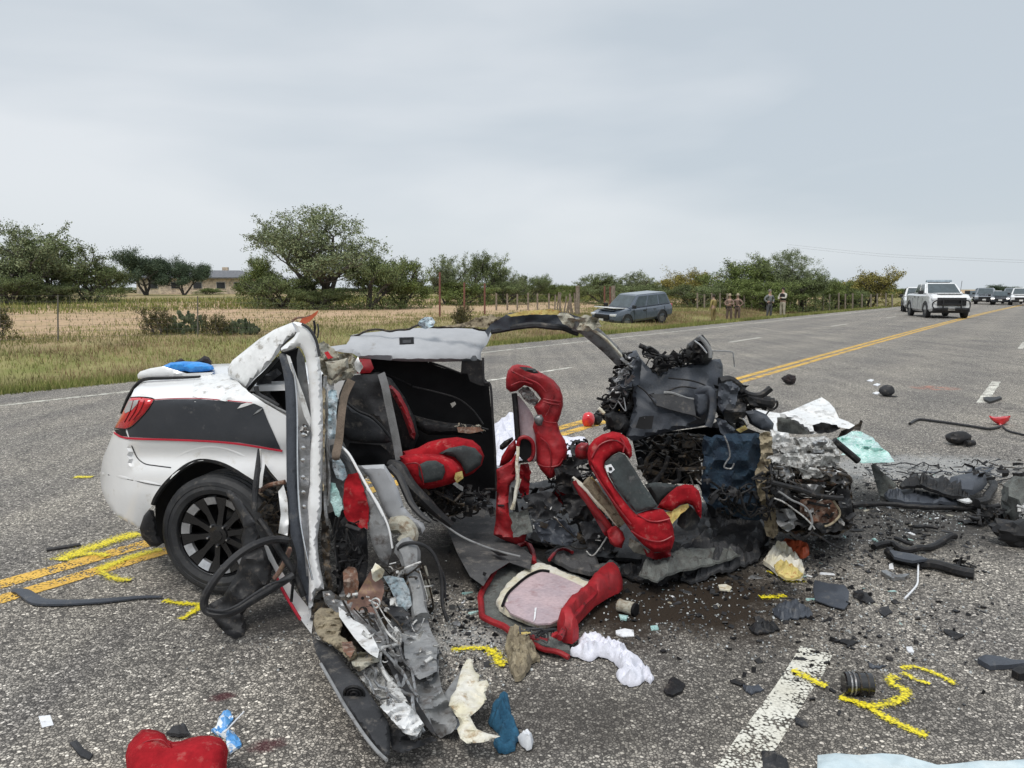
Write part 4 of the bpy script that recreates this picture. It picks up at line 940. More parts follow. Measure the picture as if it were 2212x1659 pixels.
# roof: far half folded down, grey headliner towards the viewer
def hl_y(u, v): return 4.68 + (1 - ss_((v - 695) / 85)) * .4 + (u - 750) * .0008
S('roof_headliner', 3, [(330, 395), (400, 385), (455, 378), (478, 345), (492, 308), (540, 298), (620, 288), (740, 276), (840, 266), (930, 258), (1010, 252), (1100, 255), (1250, 252), (1400, 258), (1500, 262), (1545, 272), (1565, 300), (1550, 335), (1530, 380), (1500, 410), (1485, 440), (1482, 500), (1350, 508), (1200, 512), (1050, 510), (900, 508), (760, 498), (640, 488), (560, 480), (540, 470), (500, 446), (430, 440), (380, 430), (350, 420)],
  hl_y, M['headliner'], th=.03, g=8, inflate=.05, R=30, crumple=.02, cs=2.5)
S('map_lamp_box', 3, [(860, 326), (970, 322), (972, 372), (862, 378)], lambda u, v: hl_y(u, v) - .06, M['doorblack'], th=.012, g=6)
S('map_lamp_lens', 3, [(885, 345), (950, 342), (950, 366), (886, 370)], lambda u, v: hl_y(u, v) - .064, M['darkgrey'], th=.006, g=6)
TB('torn_roof_edge', 3, [(500, 300), (620, 284), (740, 272), (860, 262), (1010, 246), (1120, 248), (1260, 246), (1400, 250), (1530, 262)], 4.95, .007, M['darkmetal'], wob=.03, sides=6)
S('torn_roof_scrap', 3, [(1000, 220), (1020, 190), (1060, 168), (1110, 170), (1135, 205), (1120, 240), (1060, 262), (1030, 250)], 4.92, M['bluepart'], th=.02, g=5, crumple=.04, cs=16)
S('tan_torn_edge', 3, [(1180, 240), (1280, 225), (1380, 205), (1480, 165), (1560, 150), (1640, 170), (1660, 185), (1600, 225), (1540, 250), (1450, 245), (1330, 246)], 4.9, M['tan'], th=.02, g=5, crumple=.04, cs=14, ragged=3)
S('roof_skin', 'D', [(1048, 716), (1060, 700), (1090, 682), (1100, 676), (1150, 672), (1190, 671), (1225, 676), (1250, 684), (1290, 700), (1262, 720), (1235, 716), (1210, 708), (1180, 703), (1130, 705), (1080, 716), (1062, 712), (1054, 730)], lambda u, v: 4.5 + (u - 1050) * .001, M['greyplastic'], th=.03, g=6, crumple=.03, cs=7, ragged=1.5)
S('roof_tan_lining', 'D', [(1095, 680), (1130, 672), (1190, 668), (1212, 672), (1205, 680), (1150, 679), (1105, 684)], 4.44, M['foam'], th=.015, g=5, crumple=.02, ragged=1)
S('rail_torn_end', 'D', [(1200, 676), (1228, 676), (1245, 690), (1262, 680), (1292, 688), (1300, 706), (1270, 716), (1238, 710), (1215, 700)], 4.55, M['beige'], th=.03, g=5, crumple=.06, cs=12, ragged=2)
TB('front_roof_pillar', 'D', [(1238, 700, 4.6), (1262, 706, 4.62), (1290, 728, 4.66), (1318, 754, 4.72), (1345, 782, 4.78)], 0, [.04, .05, .05, .047, .045], M['midgrey'], sides=10, flat=.6, facing=True)
TB('pillar_seal', 'D', [(1252, 700, 4.56), (1282, 714, 4.6), (1312, 738, 4.64), (1345, 768, 4.7)], 0, .009, M['cream'], wob=.01)
TB('roof_rail', 'D', [(1060, 716, 4.56), (1110, 708, 4.58), (1170, 703, 4.6), (1215, 708, 4.62), (1250, 720, 4.64)], 0, .02, M['darkgrey'], wob=.01)
# far door, inner side, with the window opening above
S('far_door_card', 3, [(540, 480), (620, 486), (900, 500), (1080, 506), (1080, 518), (1330, 604), (1336, 506), (1480, 500), (1500, 640), (1545, 690), (1560, 850), (1580, 1050), (1592, 1250), (1600, 1420), (1595, 1560), (1400, 1540), (1200, 1540), (900, 1500), (800, 1300), (700, 1000), (600, 620)], lambda u, v: 4.95 + (u - 800) * .0006, M['doorblack'], th=.05, g=12, crumple=.01, cs=2)
for pts, r in (([(960, 700), (1150, 745), (1300, 790), (1400, 860), (1460, 930), (1500, 990)], .006), ([(950, 920), (1100, 960), (1250, 985), (1420, 1000), (1540, 1030)], .006), ([(620, 560), (800, 620), (950, 690)], .004)):
    TB('door_card_seam', 3, [p + (4.9,) for p in pts], 0, r, M['blackplastic'])
S('door_armrest', 3, [(980, 930), (1100, 960), (1280, 985), (1480, 1010), (1500, 1060), (1300, 1070), (1080, 1070), (990, 1020)], 4.85, M['blackplastic'], th=.05, g=8, inflate=.04, R=12)
S('door_handle', 3, [(1250, 830), (1285, 815), (1295, 835), (1265, 862)], 4.86, M['chrome'], th=.01, g=5)
S('door_grain_scrap', 3, [(1300, 1010), (1480, 1010), (1500, 1040), (1400, 1060), (1310, 1050)], 4.78, M['rust'], th=.01, g=6, crumple=.02)
clutter('broken_door_clips', 3, [(1280, 980), (1540, 1000), (1520, 1040), (1300, 1010)], 4.78, 4.82, 16, M['beige'], car, (.01, .022))
S('door_edge', 3, [(1490, 500), (1505, 500), (1510, 640), (1560, 680), (1560, 700), (1470, 690), (1400, 660), (1380, 600), (1340, 600), (1336, 510), (1400, 505)], 4.86, M['blackplastic'], th=.05, g=8, crumple=.01)
TB('door_weatherstrip', 3, [(1500, 480, 4.84), (1508, 660, 4.84), (1556, 690, 4.84), (1575, 950, 4.84), (1592, 1200, 4.84), (1602, 1500, 4.84)], 0, .008, M['rubber'])
TB('window_frame_edge', 3, [(1085, 512, 4.84), (1200, 550, 4.84), (1335, 602, 4.84)], 0, .007, M['doorblack'])
# inner quarter trim and belt
S('rear_shelf_red', 3, [(520, 490), (570, 486), (640, 492), (665, 560), (640, 595), (560, 600), (510, 600), (560, 550)], 4.7, M['darkred'], th=.03, g=7, crumple=.02)
S('inner_quarter_trim', 3, [(460, 615), (600, 608), (745, 605), (760, 720), (790, 880), (820, 1020), (850, 1200), (840, 1320), (780, 1310), (560, 1305), (470, 1250), (400, 1120), (390, 900), (400, 760)], 4.45, M['darkgrey'], th=.03, g=9, crumple=.03, cs=5)
S('trim_panel', 3, [(372, 782), (440, 825), (545, 890), (640, 930), (715, 990), (770, 1040), (800, 1120), (760, 1135), (600, 1132), (470, 1110), (410, 1060), (380, 950)], 4.28, M['darkgrey'], th=.02, g=7, inflate=.03, R=18, crumple=.01)
TB('trim_fold', 3, [(430, 800, 4.24), (540, 885, 4.24), (640, 930, 4.24), (720, 1000, 4.24), (790, 1090, 4.24)], 0, .008, M['blackplastic'])
S('speaker_hole', 3, [(480, 1130), (600, 1140), (720, 1150), (780, 1200), (800, 1300), (700, 1290), (540, 1300), (460, 1200)], 4.3, M['doorblack'], th=.02, g=8, crumple=.03)
TB('seat_belt', 3, [(722, 600, 4.4), (752, 700, 4.36), (780, 840, 4.33), (810, 980, 4.3), (838, 1120, 4.26), (862, 1260, 4.22)], 0, .026, M['greybelt'], sides=6, flat=.12, facing=True)
# rear seat
S('rear_backrest', 3, [(560, 600), (700, 590), (800, 640), (900, 780), (980, 940), (1010, 1080), (960, 1200), (860, 1230), (800, 1000)], 4.72, M['blackplastic'], th=.1, g=9, inflate=.06, R=25)
S('backrest_bolster', 3, [(770, 690), (800, 690), (860, 745), (920, 860), (965, 980), (985, 1060), (975, 1110), (945, 1090), (915, 1000), (870, 880), (820, 790)], 4.58, M['darkred'], th=.04, g=6, inflate=.035, R=9)
cu2 = S('rear_seat_cushion', 3, [(870, 1200), (1000, 1170), (1080, 1125), (1180, 1100), (1300, 1086), (1420, 1110), (1480, 1160), (1510, 1230), (1490, 1300), (1430, 1360), (1380, 1385), (1300, 1400), (1100, 1380), (920, 1330)], 4.42, M['redfab'], th=.08, g=6, inflate=.09, R=20, crumple=.012)
sheet('seat_insert', 3, [(1165, 1210), (1240, 1170), (1350, 1150), (1440, 1170), (1495, 1235), (1480, 1300), (1420, 1345), (1370, 1370), (1330, 1290), (1280, 1240)], 4.32, M['insert'], parent=cu2, th=.04, g=6, inflate=.03, R=18)
cu1 = S('rear_seat_cushion', 3, [(862, 1235), (900, 1222), (980, 1216), (1080, 1214), (1180, 1222), (1270, 1260), (1330, 1320), (1335, 1380), (1290, 1430), (1200, 1460), (1110, 1480), (1040, 1495), (985, 1480), (940, 1410), (890, 1330)], 4.2, M['redfab'], th=.08, g=6, inflate=.09, R=18, crumple=.012)
sheet('seat_insert', 3, [(1005, 1300), (1070, 1268), (1140, 1265), (1200, 1300), (1212, 1350), (1190, 1410), (1110, 1430), (1045, 1440), (1010, 1380)], 4.095, M['insert'], parent=cu1, th=.03, g=5, inflate=.025, R=14)
TB('seat_seam', 3, [(890, 1300, 4.09), (960, 1285, 4.075), (1010, 1298, 4.07), (1035, 1380, 4.07), (1046, 1450, 4.09)], 0, .004, M['darkred'])
S('silver_buckle', 3, [(1268, 1445), (1290, 1430), (1350, 1468), (1345, 1500), (1318, 1485)], 4.06, M['metal'], th=.02, g=5)
S('yellow_foam_scrap', 3, [(1290, 1360), (1340, 1345), (1350, 1400), (1300, 1440), (1280, 1400)], 4.09, M['foam'], th=.03, g=5, crumple=.04)
clutter('seat_mount_debris', 3, [(900, 1480), (1280, 1440), (1560, 1480), (1620, 1640), (1000, 1640)], 4.2, 4.5, 90, M['blackplastic'], car, (.02, .07), 22)
clutter('torn_floor_brackets', 3, [(900, 1500), (1200, 1480), (1500, 1560), (1500, 1640), (1000, 1640)], 4.15, 4.4, 26, M['darkmetal'], car, (.02, .05), 6)
# light grey pillar trim hanging down
S('hanging_pillar_trim', 'D', [(773, 1006), (830, 1003), (848, 1030), (862, 1062), (872, 1094), (893, 1118), (914, 1130), (919, 1142), (912, 1153), (903, 1146), (896, 1140), (880, 1146), (862, 1136), (838, 1120), (826, 1096), (812, 1060), (795, 1030)], 3.72, M['headliner'], th=.012, g=7, inflate=.02, R=11, crumple=.008)
TB('door_seal_black', 'D', [(842, 1010, 3.9), (862, 1030, 3.85), (876, 1060, 3.8), (890, 1090, 3.74), (912, 1115, 3.7), (930, 1128, 3.68)], 0, [.02, .022, .02, .016, .008], M['rubber'])
TB('door_seal_black', 3, [(780, 1300, 4.0), (850, 1320, 3.98), (900, 1400, 3.95), (960, 1480, 3.92), (1060, 1580, 3.9), (1140, 1660, 3.9), (1260, 1760, 3.9)], 0, [.03, .04, .035, .03, .018], M['blackplastic'])
# structure between pillar and trim
S('inner_sill_wall', 4, [(250, 130), (330, 100), (480, 230), (490, 420), (470, 560), (400, 640), (300, 560), (290, 300)], 3.72, M['darkgrey'], th=.02, g=8, crumple=.03)
S('inner_sill_wall', 3, [(330, 1150), (430, 1120), (560, 1340), (620, 1500), (480, 1600), (380, 1660), (330, 1500)], 3.76, M['midgrey'], th=.02, g=8, crumple=.04)
S('pale_bracket', 3, [(350, 1240), (395, 1230), (440, 1300), (465, 1390), (430, 1420), (380, 1400), (350, 1320)], 3.66, M['bluepart'], th=.01, g=5, crumple=.02)
S('red_seat_scrap', 3, [(430, 1560), (440, 1440), (470, 1370), (540, 1360), (590, 1480), (625, 1600), (627, 1660), (618, 1790), (590, 1775), (560, 1790), (520, 1740), (470, 1730), (440, 1680)], 3.58, M['redfab'], th=.02, g=6, crumple=.03, cs=7, ragged=2)
S('glass_scrap', 3, [(330, 1430), (370, 1440), (420, 1560), (430, 1620), (400, 1700), (370, 1680), (330, 1560)], 3.6, M['glassblue'], th=.01, g=5, crumple=.02, ragged=2)
S('grey_door_rail', 4, [(462, 0), (500, -20), (540, 60), (580, 140), (612, 220), (634, 320), (628, 370), (604, 440), (560, 410), (520, 340), (494, 240), (488, 130)], lambda u, v: 3.6, M['midgrey'], th=.02, g=7, inflate=.012, R=10, crumple=.01)
TB('white_rail_edge', 3, [(390, 1140, 3.64), (470, 1210, 3.62), (540, 1330, 3.6), (600, 1440, 3.58), (670, 1560, 3.56), (740, 1690, 3.55)], 0, .0065, M['paint'])
TB('white_rail_edge', 4, [(480, -20, 3.58), (540, 60, 3.56), (585, 150, 3.55), (615, 230, 3.54), (634, 340, 3.53)], 0, .005, M['paint'])
TB('dark_rail', 3, [(380, 1180, 3.7), (470, 1300, 3.66), (540, 1430, 3.64), (620, 1600, 3.62)], 0, .016, M['darkgrey'])
clutter('sill_wiring', 4, [(290, 120), (440, 230), (480, 480), (400, 560), (300, 500)], 3.5, 3.66, 16, M['blackplastic'], car, (.02, .05), 26, wr=.005)
TB('tan_exhaust_bend', 4, [(640, 200, 3.7), (700, 200, 3.68), (740, 260, 3.66), (700, 320, 3.64)], 0, .045, M['beige'])
# ---- sill torn off and lying towards the photographer
def sill_y(u, v):                      # the torn side comes forward as it goes down to the road
    return min(3.42, GY(v) * (.90 + .03 * ss_((v - 1500) / 120)))
S('rocker_panel', 2, [(1000, 400), (1040, 420), (1090, 520), (1150, 610), (1200, 680), (1280, 780), (1290, 850), (1282, 910), (1230, 840), (1180, 760), (1120, 640), (1060, 520), (1020, 460)], lambda u, v: 3.6, M['paint'], th=.02, g=7)
TB('rocker_pinstripe', 2, [(1085, 590, 3.57), (1130, 680, 3.56), (1190, 780, 3.54), (1240, 860, 3.52), (1282, 915, 3.5)], 0, .008, M['pin'])
S('sill_cover', 4, [(148, 850), (165, 880), (230, 910), (300, 960), (340, 1010), (375, 1060), (430, 1120), (480, 1190), (550, 1290), (612, 1385), (622, 1480), (618, 1580), (590, 1600), (540, 1540), (478, 1462), (410, 1370), (345, 1270), (280, 1160), (215, 1050), (172, 960)], sill_y, M['darkgrey'], th=.04, g=8, inflate=.02, R=10, crumple=.006)
u_, v_ = K(4, (405, 1215)); c = P(u_, v_, sill_y(u_, v_) - .03)
mb = MB(); Rm = Matrix.Rotation(.3, 3, 'X')
for r0 in (.036, .024, .011): mb.add(tube_geo([c + Rm @ Vector((math.cos(a) * r0, 0, math.sin(a) * r0)) for a in np.linspace(0, 6.28, 17)], .0055, 6))
mb.add(([c + Rm @ Vector((math.cos(a) * .036, .003, math.sin(a) * .036)) for a in np.linspace(0, 6.28, 17)[:-1]], [tuple(range(16))[::-1]])); mb.build('drain_plug', M['blackplastic'], car)
TB('sill_pale_edge', 4, [p + (sill_y(*K(4, p)) - .01,) for p in [(205, 1035), (280, 1165), (345, 1280), (410, 1380), (475, 1475), (540, 1555), (600, 1612)]], 0, .006, M['midgrey'])
S('crumpled_sill_metal', 4, [(415, 1085), (450, 1050), (520, 1010), (560, 1040), (640, 1120), (690, 1200), (725, 1262), (780, 1330), (825, 1395), (800, 1470), (760, 1488), (715, 1470), (660, 1400), (600, 1320), (540, 1240), (480, 1170)], lambda u, v: sill_y(u, v) + .02, M['alu'], th=.03, g=5, crumple=.07, cs=9, ragged=2)
S('crumpled_white_skin', 4, [(560, 1290), (620, 1240), (700, 1250), (760, 1310), (825, 1400), (780, 1470), (710, 1455), (640, 1380)], lambda u, v: sill_y(u, v) - .03, M['paint_bent'], th=.01, g=5, crumple=.07, cs=11, ragged=2)
S('crumpled_floor_pan', 4, [(600, 800), (650, 740), (720, 690), (780, 690), (850, 780), (870, 850), (915, 930), (912, 1080), (935, 1200), (990, 1290), (1025, 1390), (1000, 1440), (920, 1482), (870, 1420), (820, 1330), (740, 1210), (680, 1110), (640, 1000)], lambda u, v: sill_y(u, v) + .1, M['midgrey'], th=.03, g=5, crumple=.08, cs=6, ragged=2)
S('floor_pan_fold', 4, [(700, 900), (820, 840), (900, 930), (900, 1080), (800, 1130), (720, 1060)], lambda u, v: sill_y(u, v) + .04, M['midgrey'], th=.02, g=5, crumple=.06, cs=7, ragged=2)
S('lower_torn_pan', 4, [(610, 1400), (680, 1430), (760, 1500), (880, 1470), (900, 1490), (800, 1530), (700, 1570), (640, 1560), (618, 1500)], lambda u, v: sill_y(u, v) + .02, M['darkgrey'], th=.03, g=5, crumple=.06, cs=10, ragged=3)
S('sill_inner_edge', 4, [(520, 760), (580, 870), (640, 1010), (720, 1160), (800, 1290), (870, 1400), (900, 1470), (860, 1440), (760, 1300), (660, 1150), (590, 1000), (530, 860)], lambda u, v: sill_y(u, v) + .03, M['blackplastic'], th=.05, g=6, crumple=.02)
TB('pan_edge_wire', 4, [p + (sill_y(*K(4, p)) + .02,) for p in [(540, 740), (600, 860), (640, 960), (700, 1100), (780, 1220)]], 0, .006, M['metal'], wob=.02)
S('rusted_foam_lump', 4, [(165, 730), (200, 700), (270, 700), (325, 740), (335, 800), (320, 860), (360, 890), (410, 930), (420, 980), (380, 1020), (340, 980), (280, 930), (220, 900), (180, 850), (160, 790)], lambda u, v: sill_y(u, v) - .05, M['tan'], th=.09, g=4, crumple=.035, cs=14, ragged=3, inflate=.03, R=10)
S('rust_patch', 4, [(330, 900), (390, 900), (410, 950), (380, 1000), (340, 960)], lambda u, v: sill_y(u, v) - .1, M['rust'], th=.03, g=5, crumple=.05, ragged=2)
clutter('torn_fastener_bits', 4, [(150, 850), (250, 880), (320, 900), (400, 1000), (300, 960), (180, 930)], 3.2, 3.4, 26, M['metal'], car, (.008, .024), 4)
S('torn_cream_fibre', 4, [(380, 1000), (440, 960), (520, 980), (560, 1020), (500, 1040), (440, 1080), (400, 1060)], lambda u, v: sill_y(u, v) - .06, M['beige'], th=.03, g=5, crumple=.07, cs=14, ragged=3)
S('torn_white_strip', 4, [(310, 690), (350, 720), (400, 770), (460, 800), (515, 870), (556, 950), (545, 1000), (500, 975), (450, 930), (400, 870), (350, 800), (315, 750)], lambda u, v: sill_y(u, v) - .12, M['paint_bent'], th=.01, g=5, crumple=.03)
# crushed layers joining the post to the sill
S('crushed_sill_core', 4, [(150, 640), (230, 560), (330, 560), (430, 620), (560, 620), (660, 740), (700, 880), (640, 980), (560, 1010), (450, 1000), (330, 930), (200, 880), (150, 760)], lambda u, v: GY(v) * .94, M['darkmetal'], th=.04, g=5, crumple=.05, cs=9, ragged=4)
S('folded_sill_strip', 4, [(215, 600), (260, 590), (330, 650), (420, 740), (520, 820), (600, 920), (590, 980), (500, 900), (400, 820), (300, 740), (225, 660)], lambda u, v: GY(v) * .90, M['metal'], th=.02, g=5, crumple=.04, cs=8, ragged=2)
S('folded_sill_strip', 4, [(300, 560), (350, 560), (450, 680), (540, 740), (610, 860), (580, 900), (500, 830), (400, 740), (320, 650)], lambda u, v: GY(v) * .91, M['midgrey'], th=.02, g=5, crumple=.05, cs=8, ragged=2)
S('torn_seal_strip', 4, [(560, 620), (640, 660), (700, 700), (760, 760), (720, 800), (640, 760), (580, 700)], lambda u, v: GY(v) * .9, M['darkgrey'], th=.02, g=5, crumple=.05, cs=9, ragged=3)
for i in range(7):
    o_ = i * 26; pts = [(430 + o_ * 1.3, 1000 + random.uniform(-20, 20) - o_ * .9), (520 + o_ * 1.2, 1150 - o_ * .7), (620 + o_, 1300 - o_ * .4), (730 + o_ * .9, 1440 - o_ * .15)]
    TB('sill_crease', 4, [p + (sill_y(*K(4, p)) - .015 + .012 * i,) for p in pts], 0, random.uniform(.004, .008), M[random.choice(['metal', 'alu', 'midgrey', 'darkgrey'])], wob=.04, sides=6)
clutter('torn_sill_scraps', 4, [(330, 560), (640, 640), (900, 900), (960, 1300), (820, 1420), (640, 1100), (450, 900)], 2.72, 3.1, 40, M['alu'], car, (.012, .035), 3)
clutter('torn_sill_scraps', 4, [(250, 600), (640, 640), (800, 900), (640, 1000), (450, 900)], 3.05, 3.2, 20, M['darkmetal'], car, (.012, .04), 6)
S('primer_bracket', 4, [(425, 610), (460, 550), (500, 478), (540, 500), (580, 540), (585, 600), (560, 680), (530, 750), (475, 812), (420, 770), (378, 715), (400, 655)], 3.3, M['brownmetal'], th=.02, g=5, crumple=.02)
for x, y in ((455, 640), (530, 640), (480, 760)):
    u_, v_ = K(4, (x, y)); c = P(u_, v_, 3.285); link_mesh('bolt_hole', [c + Vector((math.cos(a) * .008, 0, math.sin(a) * .008)) for a in np.linspace(0, 6.28, 9)[:-1]] + [c + Vector((0, .004, 0))], [tuple(range(8))[::-1]], M['blackplastic'], car, False)
S('rusty_plate', 4, [(335, 480), (370, 450), (420, 460), (435, 560), (415, 640), (370, 690), (345, 600)], 3.38, M['rust'], th=.01, g=5, crumple=.03, ragged=2)
S('yellow_torn_tip', 4, [(505, 470), (530, 430), (560, 445), (590, 470), (570, 520), (530, 545), (510, 520)], 3.26, M['cream'], th=.015, g=4, crumple=.04, ragged=2)
S('pale_metal_bracket', 4, [(578, 510), (620, 505), (700, 520), (735, 590), (752, 680), (720, 712), (690, 732), (655, 660), (620, 580)], 3.3, M['bluepart'], th=.015, g=5, crumple=.01)
TB('grey_pipe', 4, [(700, 330, 3.5), (735, 380, 3.46), (750, 450, 3.42), (775, 560, 3.38), (790, 680, 3.32), (810, 760, 3.26)], 0, [.055, .055, .04, .035, .035, .04], M['midgrey'], wob=.012)
TB('grey_pipe', 4, [(820, 460, 3.6), (845, 560, 3.58), (860, 640, 3.56)], 0, .018, M['beige'], wob=.01)
TB('thin_cable', 4, [(670, 350, 3.45), (700, 315, 3.44), (780, 310, 3.44), (860, 350, 3.46), (910, 440, 3.46), (930, 560, 3.45), (935, 680, 3.42), (965, 780, 3.4)], 0, .009, M['rubber'])
TB('thin_cable', 4, [(740, 300, 3.5), (840, 330, 3.5), (890, 400, 3.5), (945, 520, 3.5), (950, 640, 3.48)], 0, .006, M['darkgrey'])
TB('wire_hoop', 4, [(720, 750, 3.2), (745, 800, 3.18), (770, 840, 3.16), (800, 820, 3.16), (825, 760, 3.18)], 0, .004, M['metal'])
clutter('sill_debris', 4, [(560, 420), (820, 420), (860, 700), (760, 860), (600, 700)], 3.34, 3.5, 46, M['darkmetal'], car, (.015, .05), 14)
clutter('sill_light_debris', 4, [(560, 420), (820, 420), (860, 700), (800, 860), (640, 760)], 3.3, 3.42, 16, M['alu'], car, (.012, .035), 2)
# ---- lower body, arch liner, hose loop
S('arch_liner', 2, [(800, 105), (850, 120), (910, 190), (960, 260), (975, 320), (1020, 420), (1050, 520), (1062, 600), (1010, 680), (940, 740), (900, 800), (918, 860), (905, 915), (855, 938), (800, 905), (750, 850), (700, 790), (700, 750), (790, 700), (860, 580), (900, 460), (890, 380), (905, 320), (870, 240), (830, 160)], lambda u, v: 3.52 + (1180 - v) * .0006, M['blackplastic'], th=.015, g=7, crumple=.035, cs=6, inflate=.02, R=14)
S('liner_band', 2, [(800, 100), (830, 108), (880, 160), (930, 230), (972, 290), (945, 312), (905, 318), (885, 240), (850, 180), (812, 140)], 3.46, M['darkgrey'], th=.01, g=6, inflate=.01, R=8)
TB('hose_loop', 2, [(1150, 388, 3.45), (1090, 382, 3.42), (1020, 392, 3.36), (940, 425, 3.3), (860, 480, 3.26), (780, 560, 3.22), (715, 650, 3.2), (682, 730, 3.2), (700, 785, 3.2), (780, 800, 3.2), (860, 780, 3.22), (950, 725, 3.26), (1050, 665, 3.32), (1180, 582, 3.4)], 0, .018, M['rubber'], n=6)
TB('hose_inner', 2, [(700, 770, 3.18), (790, 780, 3.18), (870, 750, 3.2), (960, 690, 3.24), (1060, 630, 3.3), (1170, 600, 3.38)], 0, .006, M['darkgrey'])
S('mud_flap', 2, [(345, 250), (375, 215), (402, 222), (415, 290), (425, 350), (452, 405), (420, 425), (378, 418), (335, 372), (322, 320)], 3.8, M['blackplastic'], th=.04, g=6, inflate=.02, R=10)
TB('strut_bar', 2, [(985, -20, 3.62), (975, 60, 3.6), (968, 130, 3.6), (965, 230, 3.58)], 0, .013, M['darkgrey']); 
TB('strut_bar', 1, [(1352, 1175, 3.66), (1345, 1300, 3.65), (1330, 1450, 3.64), (1315, 1640, 3.62)], 0, [.006, .013, .016, .014], M['darkgrey'])
TB('white_jagged_edge', 1, [(1375, 1180, 3.65), (1366, 1300, 3.65), (1352, 1420, 3.64), (1332, 1560, 3.62)], 0, .004, M['paint'], wob=.01)
TB('torn_bar', 1, [(1360, 1500, 3.7), (1430, 1455, 3.68), (1550, 1430, 3.66)], 0, .012, M['rust'])
S('inner_wheel_house', 1, [(1370, 1300), (1480, 1420), (1560, 1440), (1600, 1700), (1560, 1950), (1400, 1900), (1340, 1700), (1350, 1500)], 3.82, M['darkgrey'], th=.02, g=8, crumple=.06, cs=7)
S('bent_panel_piece', 1, [(1500, 1500), (1540, 1450), (1570, 1560), (1580, 1750), (1570, 1840), (1500, 1820), (1520, 1680)], 3.6, M['paint_bent'], th=.01, g=6, crumple=.04)
clutter('suspension_bits', 1, [(1350, 1480), (1560, 1480), (1600, 1850), (1400, 1900)], 3.66, 3.8, 40, M['darkmetal'], car, (.02, .05), 12)
TB('rust_strut', 2, [(1165, 430, 3.5), (1140, 490, 3.5), (1105, 560, 3.5), (1075, 600, 3.5)], 0, .012, M['brownmetal'])
TB('black_strap', 2, [(990, 270, 3.5), (1040, 340, 3.48), (1100, 440, 3.46), (1180, 560, 3.44), (1240, 700, 3.42)], 0, .016, M['blackplastic'])
TB('black_strap', 2, [(1165, 380, 3.42), (1195, 500, 3.42), (1180, 620, 3.42), (1170, 730, 3.42)], 0, .007, M['blackplastic'])
S('arch_inner', 1, [(560, 1560), (660, 1430), (760, 1335), (870, 1275), (962, 1268), (1080, 1298), (1200, 1356), (1320, 1430), (1420, 1600), (1420, 1900), (560, 1900)], 4.08, M['doorblack'], th=.02, g=12)

# wheel
wheel = empty('wheel', (0, 0, 0)); wheel.parent = car; wheel.matrix_parent_inverse = root_matrix(car).inverted()
wc = P(472.7, 1155, 3.82); WA = math.radians(10)
wheel.location = wc
axx = Vector((-math.sin(WA), -math.cos(WA), 0)); fw = Vector((math.cos(WA), -math.sin(WA), 0)); upz = Vector((0, 0, 1))
def lathe(prof, seg=48):
    V, Fc = [], []
    for (r, d) in prof:
        for k in range(seg):
            a = 2 * math.pi * k / seg; V.append(fw * (r * math.cos(a)) + upz * (r * math.sin(a)) + axx * d)
    for i in range(len(prof) - 1):
        for k in range(seg):
            k2 = (k + 1) % seg; Fc.append((i * seg + k, i * seg + k2, (i + 1) * seg + k2, (i + 1) * seg + k))
    return V, Fc
def wobj(name, V, Fc, m, par=wheel):
    o = link_mesh(name, V, Fc, m, None, True, .5, world=False); o.parent = par; return o
wr_ = .318
tprof = [(.205, -.17), (.25, -.19), (.30, -.18), (wr_, -.15)]
for k in range(4): tprof += [(wr_, -.14 + k * .035), (wr_, -.118 + k * .035), (wr_ - .008, -.117 + k * .035), (wr_ - .008, -.106 + k * .035)]
tprof += [(wr_, .0), (.31, .02), (.29, .034), (.272, .036), (.27, .032), (.25, .036), (.226, .026), (.222, .015)]
wobj('tyre', *lathe(tprof), M['tyre'])
rim = empty('rim', (0, 0, 0)); rim.parent = wheel
wobj('rim', *lathe([(.222, .016), (.218, .02), (.212, .012), (.206, -.02), (.2, -.1), (.2, -.16), (.03, -.16)]), M['blackgloss'])
bpy.data.objects.remove(rim)
for k in range(10):
    a = 2 * math.pi * k / 10 + .17; ca, sa = math.cos(a), math.sin(a); er = fw * ca + upz * sa; et = -fw * sa + upz * ca
    V = []
    for r, w, d in ((.045, .016, .004), (.12, .014, -.004), (.205, .03, .012)):
        V += [er * r - et * w + axx * d, er * r + et * w + axx * d, er * r + et * w * .9 + axx * (d - .035), er * r - et * w * .9 + axx * (d - .035)]
    Fc = [(0, 1, 2, 3)[::-1]] + [(i * 4 + j, i * 4 + (j + 1) % 4, i * 4 + 4 + (j + 1) % 4, i * 4 + 4 + j) for i in range(2) for j in range(4)] + [(8, 9, 10, 11)]
    wobj('spoke', V, Fc, M['blackgloss'])
    # machined end between spokes
    if True:
        a2 = a + math.pi / 10; V = []
        for r, d in ((.165, .004), (.205, .016)):
            for q in (-.155, -.08, 0, .08, .155): V.append(fw * r * math.cos(a2 + q) + upz * r * math.sin(a2 + q) + axx * d)
        n5 = len(V); V += [p - axx * .02 for p in V]
        Fc = [(i, i + 1, i + 6, i + 5) for i in range(4)] + [(i + n5, i + 5 + n5, i + 6 + n5, i + 1 + n5) for i in range(4)] + [(0, n5, n5 + 1, 1), (1, n5 + 1, n5 + 2, 2), (2, n5 + 2, n5 + 3, 3), (3, n5 + 3, n5 + 4, 4)]
        if k in (0, 1, 2, 3, 4, 5, 6, 7, 8, 9): wobj('machined_insert', V, Fc, M['silver'] if k in (2, 3, 4, 5, 6) else M['gunmetal'])
wobj('hub', *lathe([(.055, .0), (.05, .012), (.03, .015), (.028, .02), (.0, .021)], 24), M['blackgloss'])
for k in range(5):
    a = 2 * math.pi * k / 5 + .9; c = (fw * math.cos(a) + upz * math.sin(a)) * .057
    V, Fc = tube_geo([c + axx * .0, c + axx * .014, c + axx * .022], [.0085, .0085, .005], 8); wobj('lug_nut', V, Fc, M['chrome'])

